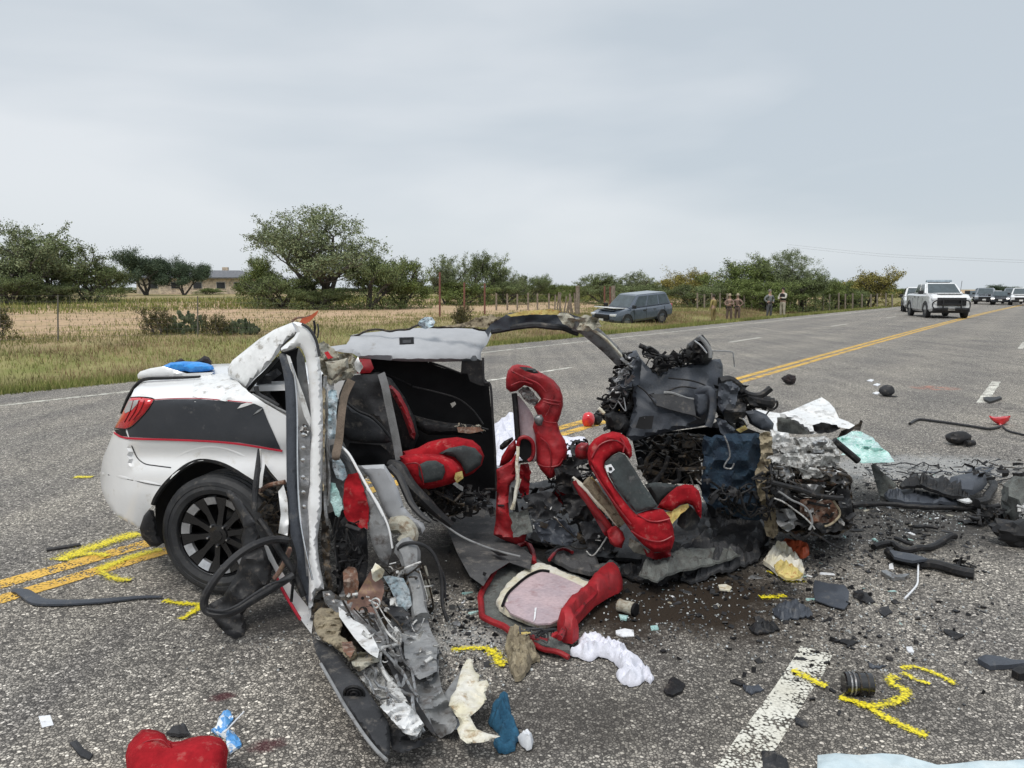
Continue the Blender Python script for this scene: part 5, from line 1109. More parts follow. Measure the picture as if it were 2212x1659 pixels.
# ------------------------------------------------------------------ things lying on the trunk
def lone(name, label, cat, key, pts, depth, m, group=None, **k):
    o = sheet(name, key, pts, depth, m, **k); return tag(o, label, cat, group)
lone('blue_jacket', 'bright blue nylon jacket heaped on the white trunk lid', 'jacket', 1, [(608, 560), (625, 540), (680, 516), (780, 508), (900, 512), (960, 525), (1000, 540), (1012, 568), (960, 582), (880, 592), (830, 590), (790, 582), (700, 590), (640, 590)], 4.35, M['cloth_b'], th=.3, g=5, inflate=.06, R=10, crumple=.035, cs=9)
lone('black_cloth', 'crumpled black cloth behind the blue jacket on the trunk lid', 'cloth', 1, [(700, 522), (745, 488), (760, 484), (800, 512), (860, 512), (900, 490), (935, 464), (970, 476), (992, 508), (990, 535), (900, 535), (780, 530)], 4.75, M['cloth_k'], th=.2, g=5, inflate=.05, R=8, crumple=.03)

# ------------------------------------------------------------------ front seat standing on end
seatA = empty('front_seat', G(1120, 1170), 'red leather front seat standing on end, turned away, between rear seat and dashboard', 'car seat', 'torn out front seats')
def SA(*a, **k): return sheet(*a, parent=seatA, **k)
SA('backrest', 5, [(262, 200), (275, 140), (310, 100), (350, 90), (440, 104), (500, 140), (560, 172), (620, 208), (665, 265), (688, 330), (690, 400), (672, 470), (650, 530), (668, 600), (705, 660), (724, 730), (715, 810), (680, 870), (630, 930), (595, 950), (560, 925), (520, 880), (490, 820), (488, 720), (480, 620), (462, 560), (478, 500), (500, 470), (470, 410), (500, 380), (525, 350), (490, 300), (450, 265), (400, 248), (345, 290), (295, 300), (262, 270)],
   lambda u, v: 4.38, M['red'], th=.12, g=6, inflate=.06, R=15, crumple=.02, cs=5)
SA('headrest_insert', 5, [(355, 108), (420, 112), (480, 125), (512, 158), (470, 160), (410, 142)], 4.27, M['insert'], th=.02, g=5, inflate=.02, R=6)
for pts in ([(540, 370, 4.29), (600, 385, 4.275), (660, 395, 4.3)], [(545, 350, 4.29), (600, 362, 4.28), (668, 372, 4.32)], [(300, 140, 4.3), (400, 190, 4.28), (500, 235, 4.27), (560, 300, 4.28)]):
    tube('seam', 5, pts, 0, .005, M['darkred'], parent=seatA)
SA('seat_mechanism', 5, [(350, 290), (390, 260), (430, 262), (480, 310), (510, 360), (490, 400), (450, 395), (410, 370)], 4.4, M['alu'], th=.05, g=4, crumple=.07, cs=20, ragged=2)
SA('back_shell', 5, [(322, 320), (360, 330), (400, 375), (440, 430), (468, 480), (480, 600), (500, 700), (500, 780), (470, 830), (440, 760), (400, 640), (345, 640), (335, 480)], 4.44, M['pink'], th=.02, g=7, crumple=.01)
tube('shell_edge', 5, [(325, 310, 4.4), (335, 420, 4.4), (345, 560, 4.4), (352, 660, 4.4)], 0, .018, M['blackplastic'], parent=seatA)
SA('recliner_knob', 5, [(470, 495), (490, 470), (530, 468), (545, 500), (530, 550), (500, 552), (478, 530)], 4.29, M['gunmetal'], th=.02, g=5, inflate=.02, R=8)
SA('round_opening', 5, [(352, 700), (365, 655), (400, 640), (440, 655), (465, 700), (462, 770), (430, 810), (390, 812), (360, 780)], 4.36, M['doorblack'], th=.02, g=6)
tube('opening_rim', 5, [(352, 700, 4.35), (365, 652, 4.34), (400, 636, 4.34), (445, 655, 4.34), (468, 700, 4.35), (464, 775, 4.36), (430, 815, 4.36)], 0, .012, M['darkred'], parent=seatA)
SA('side_shell', 5, [(190, 880), (240, 850), (300, 815), (335, 760), (345, 830), (330, 960), (290, 1000), (280, 1100), (285, 1200), (330, 1250), (430, 1275), (436, 1320), (400, 1420), (340, 1440), (250, 1410), (168, 1370), (185, 1260), (190, 1100), (195, 960)], lambda u, v: 4.3, M['red'], th=.04, g=6, inflate=.025, R=8, crumple=.03, cs=6)
SA('side_shell_upper', 5, [(210, 860), (230, 780), (280, 700), (330, 650), (345, 720), (320, 790), (270, 840)], 4.4, M['darkred'], th=.04, g=6, inflate=.02, R=10, crumple=.02)
SA('black_lever', 5, [(215, 700), (250, 665), (310, 635), (320, 655), (270, 710), (235, 735), (215, 725)], 4.45, M['blackplastic'], th=.03, g=5, inflate=.02, R=8)
tube('seat_rail', 5, [(345, 700, 4.28), (340, 820, 4.26), (345, 950, 4.25), (330, 1080, 4.25), (305, 1180, 4.25)], 0, .01, M['cream'], parent=seatA, wob=.012)
tube('seat_rail', 5, [(370, 950, 4.27), (340, 1060, 4.26), (320, 1180, 4.26)], 0, .007, M['cream'], parent=seatA)
SA('rail_cover', 5, [(300, 960), (350, 960), (330, 1080), (310, 1190), (285, 1180), (290, 1060)], 4.3, M['midgrey'], th=.02, g=5, crumple=.02)
SA('torn_cover', 5, [(370, 840), (430, 830), (450, 900), (430, 1080), (380, 1090), (350, 1020)], 4.42, M['darkred'], th=.03, g=6, crumple=.05, ragged=2)
SA('torn_cover', 5, [(590, 1065), (680, 1010), (750, 950), (790, 1010), (800, 1090), (740, 1120), (700, 1150), (650, 1130)], 4.45, M['red'], th=.03, g=5, crumple=.08, cs=10, ragged=2)

for pts in ([(500, 480), (560, 520), (640, 530)], [(520, 640), (580, 700), (600, 800), (590, 900)], [(620, 300), (600, 400), (560, 480)], [(300, 250), (380, 220), (460, 240)], [(500, 840), (560, 860), (650, 850), (690, 800)]):
    tube('seam', 5, [p + (4.31,) for p in pts], 0, .0045, M['darkred'], parent=seatA)
for p in ([(560, 350), (640, 350), (660, 370), (600, 380)], [(200, 1290), (300, 1300), (330, 1330), (240, 1340)]):
    SA('leather_crease', 5, p, 4.3, M['darkred'], th=.01, g=4, crumple=.01)
SA('black_shell_side', 5, [(300, 1010), (330, 1020), (360, 1200), (440, 1270), (400, 1290), (320, 1230)], 4.26, M['blackplastic'], th=.02, g=5, crumple=.02)
# the other front seat, leaning, seen from the front
seatB = empty('front_seat', G(1430, 1195), 'red and charcoal front seat tipped back on the road in front of the torn dashboard', 'car seat', 'torn out front seats')
def SB(*a, **k): return sheet(*a, parent=seatB, **k)
def sb_y(u, v): return 3.98 - (v - 950) * .0005
SB('backrest_bolster', 5, [(872, 760), (885, 700), (925, 650), (985, 615), (1060, 594), (1120, 605), (1175, 645), (1205, 710), (1208, 775), (1190, 800), (1150, 760), (1110, 748), (1060, 775), (1010, 820), (1000, 860), (1030, 930), (1080, 1020), (1140, 1100), (1190, 1165), (1240, 1215), (1290, 1195), (1360, 1175), (1440, 1178), (1485, 1230), (1515, 1310), (1528, 1400), (1505, 1475), (1450, 1500), (1370, 1500), (1290, 1445), (1220, 1370), (1170, 1300), (1110, 1215), (1040, 1100), (970, 990), (915, 900), (880, 830)],
   sb_y, M['redfab'], th=.1, g=6, inflate=.055, R=14, crumple=.02, cs=5)
SB('backrest_insert', 5, [(1002, 830), (1050, 782), (1110, 750), (1155, 770), (1195, 830), (1240, 900), (1290, 990), (1350, 1070), (1400, 1150), (1370, 1172), (1290, 1190), (1240, 1205), (1180, 1140), (1100, 1040), (1040, 940)], lambda u, v: sb_y(u, v) - .025, M['insert'], th=.04, g=6, inflate=.015, R=5, crumple=.01)
for pts in ([(905, 790), (960, 700), (1050, 660), (1130, 680), (1180, 740)], [(900, 850), (960, 960), (1040, 1080), (1120, 1190), (1200, 1290)], [(1245, 1215), (1320, 1260), (1400, 1270), (1490, 1250)], [(1200, 1340), (1300, 1400), (1420, 1420), (1510, 1380)], [(1120, 640), (1150, 690), (1140, 750)]):
    tube('seam', 5, [p + (sb_y(*K(5, p)) - .055,) for p in pts], 0, .0045, M['darkred'], parent=seatB)
SB('seat_label', 5, [(1008, 850), (1050, 838), (1078, 880), (1048, 908), (1015, 890)], lambda u, v: sb_y(u, v) - .046, M['tape'], th=.003, g=6)
SB('label_mark', 5, [(1032, 862), (1056, 862), (1060, 884), (1036, 888)], lambda u, v: sb_y(u, v) - .05, M['blackplastic'], th=.002, g=6)
SB('cushion_insert', 5, [(1300, 990), (1380, 975), (1480, 985), (1560, 1000), (1520, 1050), (1450, 1100), (1400, 1150), (1350, 1070)], 4.2, M['insert'], th=.06, g=7, inflate=.03, R=14)
SB('cushion_bolster', 5, [(1395, 1165), (1430, 1110), (1480, 1060), (1540, 1010), (1600, 990), (1660, 995), (1710, 1040), (1730, 1110), (1730, 1190), (1725, 1250), (1695, 1210), (1660, 1150), (1620, 1135), (1560, 1150), (1510, 1195), (1460, 1185)], 4.02, M['redfab'], th=.08, g=6, inflate=.05, R=12, crumple=.02)
SB('exposed_foam', 5, [(1455, 1200), (1510, 1190), (1570, 1150), (1630, 1135), (1640, 1160), (1590, 1200), (1545, 1250), (1510, 1290), (1490, 1240)], 3.98, M['foam'], th=.05, g=5, crumple=.05, ragged=2)
SB('torn_hollow', 5, [(1560, 1200), (1640, 1150), (1700, 1200), (1720, 1260), (1680, 1330), (1600, 1340), (1545, 1290)], 4.1, M['darkgrey'], th=.04, g=6, crumple=.06)
SB('headrest', 5, [(778, 740), (790, 700), (825, 676), (880, 680), (890, 740), (880, 800), (820, 806), (785, 790)], 4.15, M['darkred'], th=.06, g=5, inflate=.05, R=14)
for pts, r, m in (([(758, 945), (800, 985), (880, 1050), (960, 1140), (1040, 1230), (1105, 1300)], .014, 'cream'), ([(770, 960), (830, 1050), (900, 1140), (980, 1240), (1050, 1330)], .02, 'darkred'), ([(765, 950), (760, 1000), (790, 1060)], .01, 'blackplastic'),
                  ([(860, 960), (920, 1020), (1000, 1130), (1080, 1230), (1130, 1290)], .03, 'tan'), ([(900, 940), (960, 1030), (1060, 1170), (1120, 1250)], .01, 'foam')):
    tube('seat_frame_rail', 5, [p + (4.06,) for p in pts], 0, r, M[m], parent=seatB, wob=.01)
SB('side_cover', 5, [(1020, 1340), (1050, 1310), (1090, 1300), (1140, 1350), (1155, 1400), (1130, 1470), (1080, 1460), (1040, 1430)], 3.98, M['red'], th=.03, g=5, inflate=.02, R=8, crumple=.03)
SB('side_cover', 5, [(780, 1000), (830, 1040), (900, 1120), (960, 1200), (1030, 1330), (1040, 1400), (1000, 1370), (930, 1250), (850, 1120), (790, 1050)], 4.1, M['darkred'], th=.03, g=5, crumple=.02)
SB('seat_base', 5, [(1190, 1390), (1260, 1430), (1340, 1500), (1300, 1520), (1220, 1500), (1180, 1450)], 4.0, M['beige'], th=.05, g=5, crumple=.05)
SB('seat_base', 5, [(1290, 1470), (1400, 1510), (1500, 1480), (1500, 1530), (1400, 1560), (1320, 1530)], 4.0, M['darkred'], th=.06, g=5, crumple=.06, ragged=2)

# ------------------------------------------------------------------ dashboard and front end
dash = empty('torn_dashboard', G(1450, 1180), 'torn blue grey dashboard standing upright with wiring hanging out on its left', 'dashboard')
def SD(*a, **k): return sheet(*a, parent=dash, **k)
def d_y(u, v): return 4.72 - (v - 750) * .0012
SD('dashboard_shell', 6, [(350, 245), (385, 205), (410, 200), (440, 255), (480, 300), (530, 342), (570, 350), (620, 322), (720, 295), (800, 285), (885, 262), (960, 258), (976, 300), (976, 400), (955, 480), (930, 560), (905, 640), (872, 690), (790, 705), (700, 718), (600, 738), (500, 760), (430, 785), (380, 792), (345, 762), (352, 700), (375, 640), (398, 560), (385, 500), (400, 420), (395, 340), (375, 290)],
   d_y, M['greyplastic'], th=.05, g=8, inflate=.035, R=8, crumple=.045, cs=3.2, angle=.5)
SD('glovebox_recess', 6, [(500, 488), (560, 485), (650, 490), (740, 512), (782, 525), (790, 570), (800, 628), (720, 612), (620, 585), (540, 560), (545, 530)], lambda u, v: d_y(u, v) - .1, M['darkgrey'], th=.01, g=7)
tube('glovebox_edge_highlight', 6, [p + (4.5,) for p in [(590, 478), (640, 480), (700, 500), (740, 515), (785, 522)]], 0, .009, M['midgrey'], parent=dash)  # pale tube painting the highlight along the recess edge
for pts in ([(620, 382), (700, 390), (780, 402), (850, 425), (890, 450)], [(610, 470), (700, 440), (800, 450), (840, 465)], [(400, 420), (470, 470), (540, 560)], [(540, 560), (640, 590), (760, 620), (830, 650)]):  # dash seams; the last path paints the shadow line under the glovebox
    tube('dash_seam_and_shadow_line', 6, [p + (d_y(*K(6, p)) - .095,) for p in pts], 0, .005, M['blackplastic'], parent=dash)
SD('vent_opening', 6, [(430, 638), (470, 630), (525, 630), (512, 715), (460, 718), (405, 708)], lambda u, v: d_y(u, v) - .11, M['doorblack'], th=.012, g=6)
clutter('vent_screws', 6, [(440, 645), (510, 640), (500, 705), (430, 700)], 4.42, 4.44, 5, M['metal'], dash, (.008, .014), 0, 'b')
tube('dash_bracket', 6, [(800, 480, 4.5), (840, 460, 4.48), (880, 455, 4.47), (905, 485, 4.46), (912, 560, 4.46), (900, 640, 4.45), (880, 700, 4.45)], 0, .022, M['greyplastic'], parent=dash, flat=.6, facing=True)
SD('dash_panel', 6, [(790, 490), (860, 470), (890, 520), (880, 600), (830, 650), (800, 620)], 4.49, M['greyplastic'], th=.02, g=6, inflate=.03, R=12)
SD('dark_wedge', 6, [(745, 682), (800, 655), (862, 615), (868, 640), (850, 680)], 4.44, M['doorblack'], th=.01, g=6)
SD('corner_notch', 6, [(490, 490), (525, 480), (540, 500), (520, 512)], 4.5, M['doorblack'], th=.01, g=5)
SD('instrument_hood', 6, [(735, 190), (745, 160), (780, 135), (820, 105), (845, 100), (880, 140), (900, 185), (912, 225), (905, 265), (888, 285), (850, 290), (800, 292), (760, 275), (735, 240)], 4.6, M['blackplastic'], th=.12, g=6, inflate=.06, R=14, crumple=.05, cs=12, ragged=2)
tube('hood_rib', 6, [(820, 110, 4.5), (860, 150, 4.5), (890, 200, 4.5), (895, 250, 4.5)], 0, .012, M['midgrey'], parent=dash); tube('hood_rib', 6, [(790, 140, 4.5), (830, 170, 4.49), (870, 220, 4.49)], 0, .006, M['chrome'], parent=dash)
clutter('dash_top_wiring', 6, [(520, 280), (560, 230), (700, 240), (740, 180), (760, 280), (640, 310), (550, 350)], 4.55, 4.75, 50, M['blackplastic'], dash, (.02, .05), 16, wr=.007)
clutter('dash_top_wiring', 6, [(430, 170), (520, 200), (580, 230), (560, 330), (500, 260)], 4.6, 4.7, 14, M['blackplastic'], dash, (.015, .04), 14, wr=.007)
tube('dash_tube', 6, [(430, 170), (470, 190), (520, 215), (570, 245), (640, 250)], 4.65, .016, M['blackplastic'], parent=dash, wob=.01)
clutter('left_wiring_loom', 6, [(330, 210), (400, 230), (400, 420), (390, 600), (350, 760), (250, 720), (190, 620), (165, 560), (230, 450), (290, 330)], 4.6, 4.8, 190, M['blackplastic'], dash, (.02, .065), 30, wr=.007)
clutter('left_loom_metal', 6, [(330, 230), (400, 250), (380, 420), (300, 560), (200, 580), (240, 450)], 4.35, 4.5, 34, M['gunmetal'], dash, (.012, .035), 5)
SD('torn_frame', 6, [(290, 420), (320, 330), (380, 300), (400, 360), (380, 440), (320, 470), (270, 500)], 4.45, M['greyplastic'], th=.02, g=6, crumple=.07, cs=9, ragged=2)
SD('heater_box', 6, [(200, 620), (260, 600), (340, 620), (370, 680), (350, 740), (260, 740), (215, 700)], 4.5, M['blackplastic'], th=.12, g=6, inflate=.05, R=14, crumple=.03)
tube('white_wire', 6, [(905, 205), (960, 206), (1035, 212), (1046, 250), (1052, 310)], 4.7, .004, M['midgrey'], parent=dash)
tube('white_terminal', 6, [(165, 580), (185, 600), (200, 615)], 4.4, .012, M['cream'], parent=dash)
# right of the dash
clutter('dash_right_hoses', 6, [(940, 480), (1000, 400), (1080, 420), (1120, 500), (1130, 640), (1060, 690), (960, 660), (930, 580)], 4.45, 4.75, 60, M['blackplastic'], dash, (.025, .07), 8, wr=.009, kinds='bp')
clutter('dash_right_hoses', 6, [(1060, 480), (1180, 480), (1330, 540), (1290, 580), (1160, 570), (1060, 560)], 4.6, 4.8, 50, M['blackplastic'], dash, (.025, .06), 8, wr=.008)
for pts, r in (([(950, 410), (1010, 400), (1060, 430), (1100, 470)], .035), ([(980, 500), (1010, 470), (1050, 500), (1060, 570)], .03), ([(1130, 510), (1200, 525), (1260, 540), (1310, 548)], .03), ([(1100, 470), (1160, 500), (1230, 490), (1290, 450)], .02), ([(920, 570), (980, 620), (1050, 650), (1110, 680)], .02)):
    tube('black_hose', 6, [p + (4.55,) for p in pts], 0, r, M['blackplastic'], parent=dash, wob=.012)
for p, d, m in (([(950, 420), (1030, 400), (1080, 440), (1060, 560), (990, 640), (940, 560)], 4.42, 'greyplastic'), ([(1000, 560), (1080, 520), (1130, 560), (1120, 660), (1040, 680), (980, 650)], 4.38, 'darkgrey'), ([(1110, 500), (1210, 510), (1320, 545), (1280, 575), (1160, 560)], 4.5, 'blackplastic'),
                ([(930, 640), (990, 660), (1060, 720), (1020, 780), (960, 740)], 4.36, 'greyplastic'), ([(370, 300), (420, 240), (450, 280), (430, 420), (390, 440)], 4.5, 'greyplastic'), ([(270, 430), (330, 400), (370, 470), (330, 560), (260, 540), (240, 480)], 4.48, 'darkgrey')):
    SD('broken_trim_plate', 6, p, d, M[m], th=.015, g=5, crumple=.07, cs=7, ragged=2)
SD('grey_bracket', 6, [(985, 420), (1060, 410), (1090, 450), (1060, 500), (1000, 510), (975, 470)], 4.5, M['greyplastic'], th=.03, g=6, crumple=.06, ragged=2)
SD('grey_cowl', 6, [(1120, 600), (1190, 590), (1260, 620), (1310, 680), (1300, 735), (1220, 720), (1150, 680)], 4.5, M['greyplastic'], th=.02, g=6, inflate=.03, R=12, crumple=.02)
SD('yellow_tag', 6, [(1060, 720), (1120, 690), (1140, 715), (1090, 740)], 4.35, M['foam'], th=.02, g=5, crumple=.03)
tube('silver_strip', 6, [(1080, 640), (1110, 655), (1130, 690)], 4.4, .008, M['chrome'], parent=dash)
# behind and under the dashboard
SD('dark_bulkhead', 6, [(380, 770), (600, 735), (880, 700), (960, 650), (1220, 740), (1230, 1000), (1240, 1300), (900, 1290), (820, 1080), (480, 1060), (420, 950)], 4.95, M['doorblack'], th=.05, g=14, crumple=.08, cs=4)
for _ in range(20):
    a = (random.uniform(390, 900), random.uniform(760, 1050)); b = (a[0] + random.uniform(-180, 180), a[1] + random.uniform(-190, 190)); b = (min(960, max(390, b[0])), min(1070, max(755, b[1])))
    yy = random.uniform(4.55, 4.8); mid = ((a[0] + b[0]) / 2 + random.uniform(-30, 30), (a[1] + b[1]) / 2 + random.uniform(-30, 30))
    tube('hanging_bar', 6, [a + (yy,), mid + (yy,), b + (yy,)], 0, random.choice([.006, .009, .014, .02]), M[random.choice(['blackplastic', 'darkmetal', 'darkgrey', 'blackplastic'])], parent=dash, sides=6)
clutter('under_dash_debris', 6, [(400, 780), (880, 720), (950, 900), (850, 1070), (480, 1060)], 4.62, 4.85, 120, M['darkmetal'], dash, (.02, .06), 16)
clutter('under_dash_light_bits', 6, [(700, 900), (950, 900), (1050, 1000), (900, 1080), (720, 1060)], 4.35, 4.5, 14, M['alu'], dash, (.012, .03), 2)
SD('carpeted_bulkhead', 6, [(840, 770), (1000, 745), (1190, 742), (1228, 770), (1225, 900), (1190, 1000), (1205, 1120), (1230, 1230), (1258, 1300), (1180, 1320), (1040, 1285), (940, 1250), (850, 1180), (835, 1060), (850, 920)], 4.32, M['navy'], th=.04, g=8, crumple=.09, cs=5, ragged=6)
tube('cable_eye', 6, [(985, 760, 4.26), (1010, 820, 4.26), (1022, 890, 4.26), (1000, 930, 4.26), (985, 965, 4.26), (1030, 975, 4.26), (1050, 940, 4.26)], 0, .005, M['metal'], parent=dash)
SD('torn_insulation_edge', 6, [(1218, 745), (1260, 730), (1292, 742), (1300, 860), (1290, 960), (1300, 1060), (1310, 1180), (1335, 1290), (1338, 1390), (1300, 1430), (1262, 1420), (1250, 1330), (1230, 1230), (1200, 1120), (1185, 1010), (1222, 900)], 4.22, M['tan'], th=.05, g=5, crumple=.06, cs=9, ragged=4)
SD('bolt_plate', 6, [(680, 968), (900, 955), (905, 975), (700, 992)], 4.3, M['darkmetal'], th=.02, g=6)
# ---- engine
eng = empty('crushed_engine', G(1740, 1180), 'crushed engine block with pale dusty top and oily black layers below it', 'engine')
def SE(*a, **k): return sheet(*a, parent=eng, **k)
SE('engine_top', 6, [(1285, 780), (1330, 762), (1450, 770), (1560, 768), (1640, 762), (1700, 800), (1735, 860), (1742, 940), (1700, 972), (1600, 960), (1500, 952), (1400, 960), (1292, 955), (1280, 860)], lambda u, v: 4.5 - (v - 950) * .002, M['alu'], th=.15, g=5, crumple=.09, cs=11, ragged=2)
for p, m in (([(1560, 800), (1640, 780), (1665, 800), (1640, 825), (1565, 825)], 'metal'), ([(1290, 770), (1360, 755), (1380, 780), (1330, 800)], 'paint_bent'), ([(1330, 850), (1450, 820), (1470, 870), (1380, 900)], 'alu'), ([(1560, 850), (1640, 850), (1640, 880), (1560, 880)], 'metal')):
    SE('cover_piece', 6, p, 4.3, M[m], th=.03, g=5, crumple=.03, inflate=.02, R=6)
SE('engine_block', 6, [(1292, 950), (1500, 950), (1740, 965), (1790, 1000), (1815, 1100), (1835, 1250), (1820, 1360), (1760, 1400), (1600, 1415), (1450, 1400), (1335, 1390), (1310, 1200), (1296, 1060)], lambda u, v: 4.3, M['darkmetal'], th=.45, g=7, crumple=.12, cs=9, ragged=3)
for i in range(13):
    y0 = 965 + i * 24 + random.uniform(-6, 6); x0 = 1292 + i * 3; x1 = 1745 + i * 7
    pts = [(x0 + (x1 - x0) * q, y0 + 30 * q + random.uniform(-9, 9), 4.19 + random.uniform(-.03, .03)) for q in (0, .2, .4, .6, .8, 1)]
    tube('crushed_layer', 6, pts, 0, random.uniform(.006, .015), M[random.choice(['darkmetal', 'blackplastic', 'alu' if i < 4 else 'darkmetal', 'metal' if i < 3 else 'rust'])], parent=eng, wob=.03)
clutter('engine_metal', 6, [(1292, 960), (1740, 975), (1780, 1080), (1560, 1120), (1310, 1060)], 4.1, 4.22, 50, M['darkmetal'], eng, (.015, .05), 5)
clutter('engine_bright_bits', 6, [(1292, 900), (1740, 960), (1790, 1100), (1800, 1330), (1560, 1300), (1310, 1060)], 4.08, 4.2, 50, M['alu'], eng, (.01, .03), 4)
clutter('engine_black_bits', 6, [(1300, 1060), (1790, 1060), (1830, 1340), (1600, 1400), (1340, 1380)], 4.08, 4.24, 70, M['blackplastic'], eng, (.02, .06), 8, wr=.007, kinds='bp')
for p, d, m, cr_ in (([(1290, 890), (1400, 870), (1560, 880), (1740, 900), (1745, 960), (1560, 960), (1300, 950)], 4.16, 'alu', .07), ([(1300, 960), (1420, 965), (1450, 1040), (1330, 1060)], 4.14, 'metal', .06), ([(1470, 960), (1600, 975), (1640, 1030), (1500, 1040)], 4.1, 'alu', .06),
                     ([(1650, 990), (1770, 1000), (1800, 1080), (1690, 1070)], 4.12, 'gunmetal', .06), ([(1300, 1080), (1400, 1090), (1430, 1180), (1320, 1190)], 4.1, 'darkgrey', .05), ([(1440, 1070), (1620, 1080), (1640, 1150), (1470, 1150)], 4.08, 'gunmetal', .06),
                     ([(1720, 1100), (1800, 1110), (1825, 1260), (1760, 1300), (1730, 1200)], 4.1, 'darkgrey', .05), ([(1320, 1230), (1430, 1240), (1480, 1330), (1400, 1390), (1330, 1340)], 4.08, 'midgrey', .07), ([(1560, 1330), (1740, 1330), (1790, 1370), (1620, 1400)], 4.08, 'darkgrey', .06), ([(1290, 720), (1400, 740), (1420, 800), (1300, 800)], 4.28, 'paint_bent', .05)):
    SE('bent_plate', 6, p, d, M[m], th=.012, g=4, crumple=cr_, cs=9, ragged=3)
SE('rusty_cavity', 6, [(1480, 1180), (1620, 1150), (1720, 1200), (1730, 1300), (1660, 1350), (1540, 1330), (1480, 1260)], 4.12, M['rust'], th=.03, g=6, crumple=.06)
for pts, r, m in (([(1300, 1060), (1400, 1090), (1560, 1140), (1700, 1170), (1760, 1170)], .018, 'blackplastic'), ([(1330, 1130), (1420, 1170), (1500, 1220), (1560, 1310), (1540, 1370)], .008, 'midgrey'), ([(1310, 1160), (1380, 1190), (1500, 1280), (1570, 1370)], .006, 'alu'),
                  ([(1700, 1180), (1745, 1240), (1740, 1300), (1690, 1340), (1640, 1350)], .008, 'foam'), ([(1730, 1000), (1800, 1020), (1815, 1060), (1780, 1080)], .012, 'darkmetal'), ([(1560, 1400), (1640, 1440), (1760, 1500)], .008, 'blackplastic')):
    tube('engine_pipe', 6, [p + (4.04,) for p in pts], 0, r * .8, M['tan' if m == 'foam' else m], parent=eng, wob=.015)
clutter('engine_cables', 6, [(1200, 1000), (1330, 900), (1360, 1150), (1300, 1350), (1220, 1300)], 4.05, 4.2, 30, M['blackplastic'], eng, (.02, .05), 8, wr=.006)
clutter('bulkhead_scraps', 6, [(860, 1040), (1200, 1080), (1230, 1290), (950, 1260)], 4.15, 4.26, 26, M['blackplastic'], eng, (.02, .05), 18, wr=.006)
# white bonnet sheet behind the engine, and the shattered windscreen
bon = lone('crumpled_bonnet', 'crumpled white sheet metal bonnet with dark hollow underside behind the engine', 'car bonnet', 6, [(1120, 592), (1210, 588), (1290, 605), (1350, 612), (1430, 592), (1500, 560), (1570, 530), (1622, 508), (1670, 540), (1705, 580), (1735, 645), (1790, 665), (1840, 692), (1800, 715), (1745, 705), (1700, 690), (1620, 680), (1560, 690), (1590, 740), (1560, 752), (1480, 700), (1420, 650), (1350, 640), (1325, 680), (1335, 745), (1318, 742), (1290, 680), (1260, 640), (1190, 610)], lambda u, v: 5.6 - (v - 870) * .008, M['paint_bent'], th=.01, g=6, crumple=.08, cs=4)
tag(bon, 'crumpled white sheet metal bonnet with dark hollow underside behind the engine', 'car bonnet')
sheet('hollow_underside', 6, [(1330, 640), (1380, 635), (1440, 655), (1500, 700), (1570, 745), (1500, 752), (1400, 745), (1335, 748)], 5.02, M['felt'], parent=bon, th=.02, g=7, crumple=.02)
sheet('rolled_edge', 6, [(1345, 612), (1400, 620), (1480, 655), (1560, 715), (1590, 740), (1550, 748), (1490, 700), (1420, 655), (1350, 635)], 4.95, M['paint'], parent=bon, th=.02, g=6, inflate=.02, R=6)
sheet('black_trim', 6, [(1560, 690), (1620, 672), (1720, 690), (1745, 712), (1680, 740), (1600, 745), (1570, 725)], 4.9, M['blackplastic'], parent=bon, th=.02, g=5, crumple=.05, ragged=2)
tube('bonnet_stay', 6, [(1700, 790), (1760, 840), (1820, 890), (1860, 925)], 4.6, .022, M['blackplastic'], parent=bon)
lone('shattered_windscreen', 'shattered sagging sheet of blue green windscreen glass behind the engine on the right', 'broken glass', 9, [(440, 770), (500, 730), (560, 700), (620, 690), (680, 705), (740, 735), (790, 785), (820, 820), (880, 860), (925, 938), (860, 945), (760, 942), (680, 950), (620, 920), (560, 880), (500, 880), (560, 832), (520, 820), (460, 790)], lambda u, v: 6.0 - (v - 940) * .012, M['crack'], th=.012, g=5, crumple=.12, cs=4, ragged=3)
lone('wiper_linkage', 'black torn wiper linkage poking up beside the shattered windscreen', 'car part', 9, [(470, 745), (500, 690), (570, 660), (640, 630), (655, 600), (672, 615), (660, 650), (650, 690), (600, 680), (540, 720)], 5.2, M['darkmetal'], th=.03, g=5, crumple=.03)

# ------------------------------------------------------------------ floor pan, carpet and rubble under the seats
S('floor_carpet', 'D', [(950, 1078), (1000, 1076), (1042, 1085), (1075, 1130), (1110, 1170), (1150, 1200), (1145, 1230), (1100, 1215), (1060, 1240), (1044, 1266), (1015, 1245), (990, 1200), (965, 1140)], lambda u, v: GY(v) * .93, M['carpet'], th=.02, g=7, inflate=.015, R=14, crumple=.02, cs=3)
for p in ([(1180, 480), (1200, 490), (1190, 510), (1175, 500)], [(1220, 350), (1280, 360), (1330, 385), (1270, 385)], [(985, 150), (1020, 165), (1010, 185), (985, 175)]):
    S('carpet_slot', 4, p, lambda u, v: GY(v) * .905, M['doorblack'], th=.004, g=5)
TB('carpet_cable', 4, [(860, 130), (960, 210), (1050, 270), (1160, 320), (1280, 360), (1400, 390)], 4.0, .006, M['midgrey'])
S('floor_pan', 'D', [(960, 1060), (1060, 1060), (1250, 1040), (1500, 1090), (1660, 1120), (1660, 1190), (1520, 1225), (1300, 1215), (1180, 1180), (1060, 1165)], None, M['blackplastic'], ground=.03, th=.02, g=9, crumple=.07, cs=4, ragged=4)
clutter('floor_rubble', 'D', [(1060, 1060), (1240, 1040), (1340, 1120), (1330, 1200), (1180, 1190), (1080, 1140)], 4.28, 4.45, 60, M['blackplastic'], car, (.02, .06), 8, wr=.006)
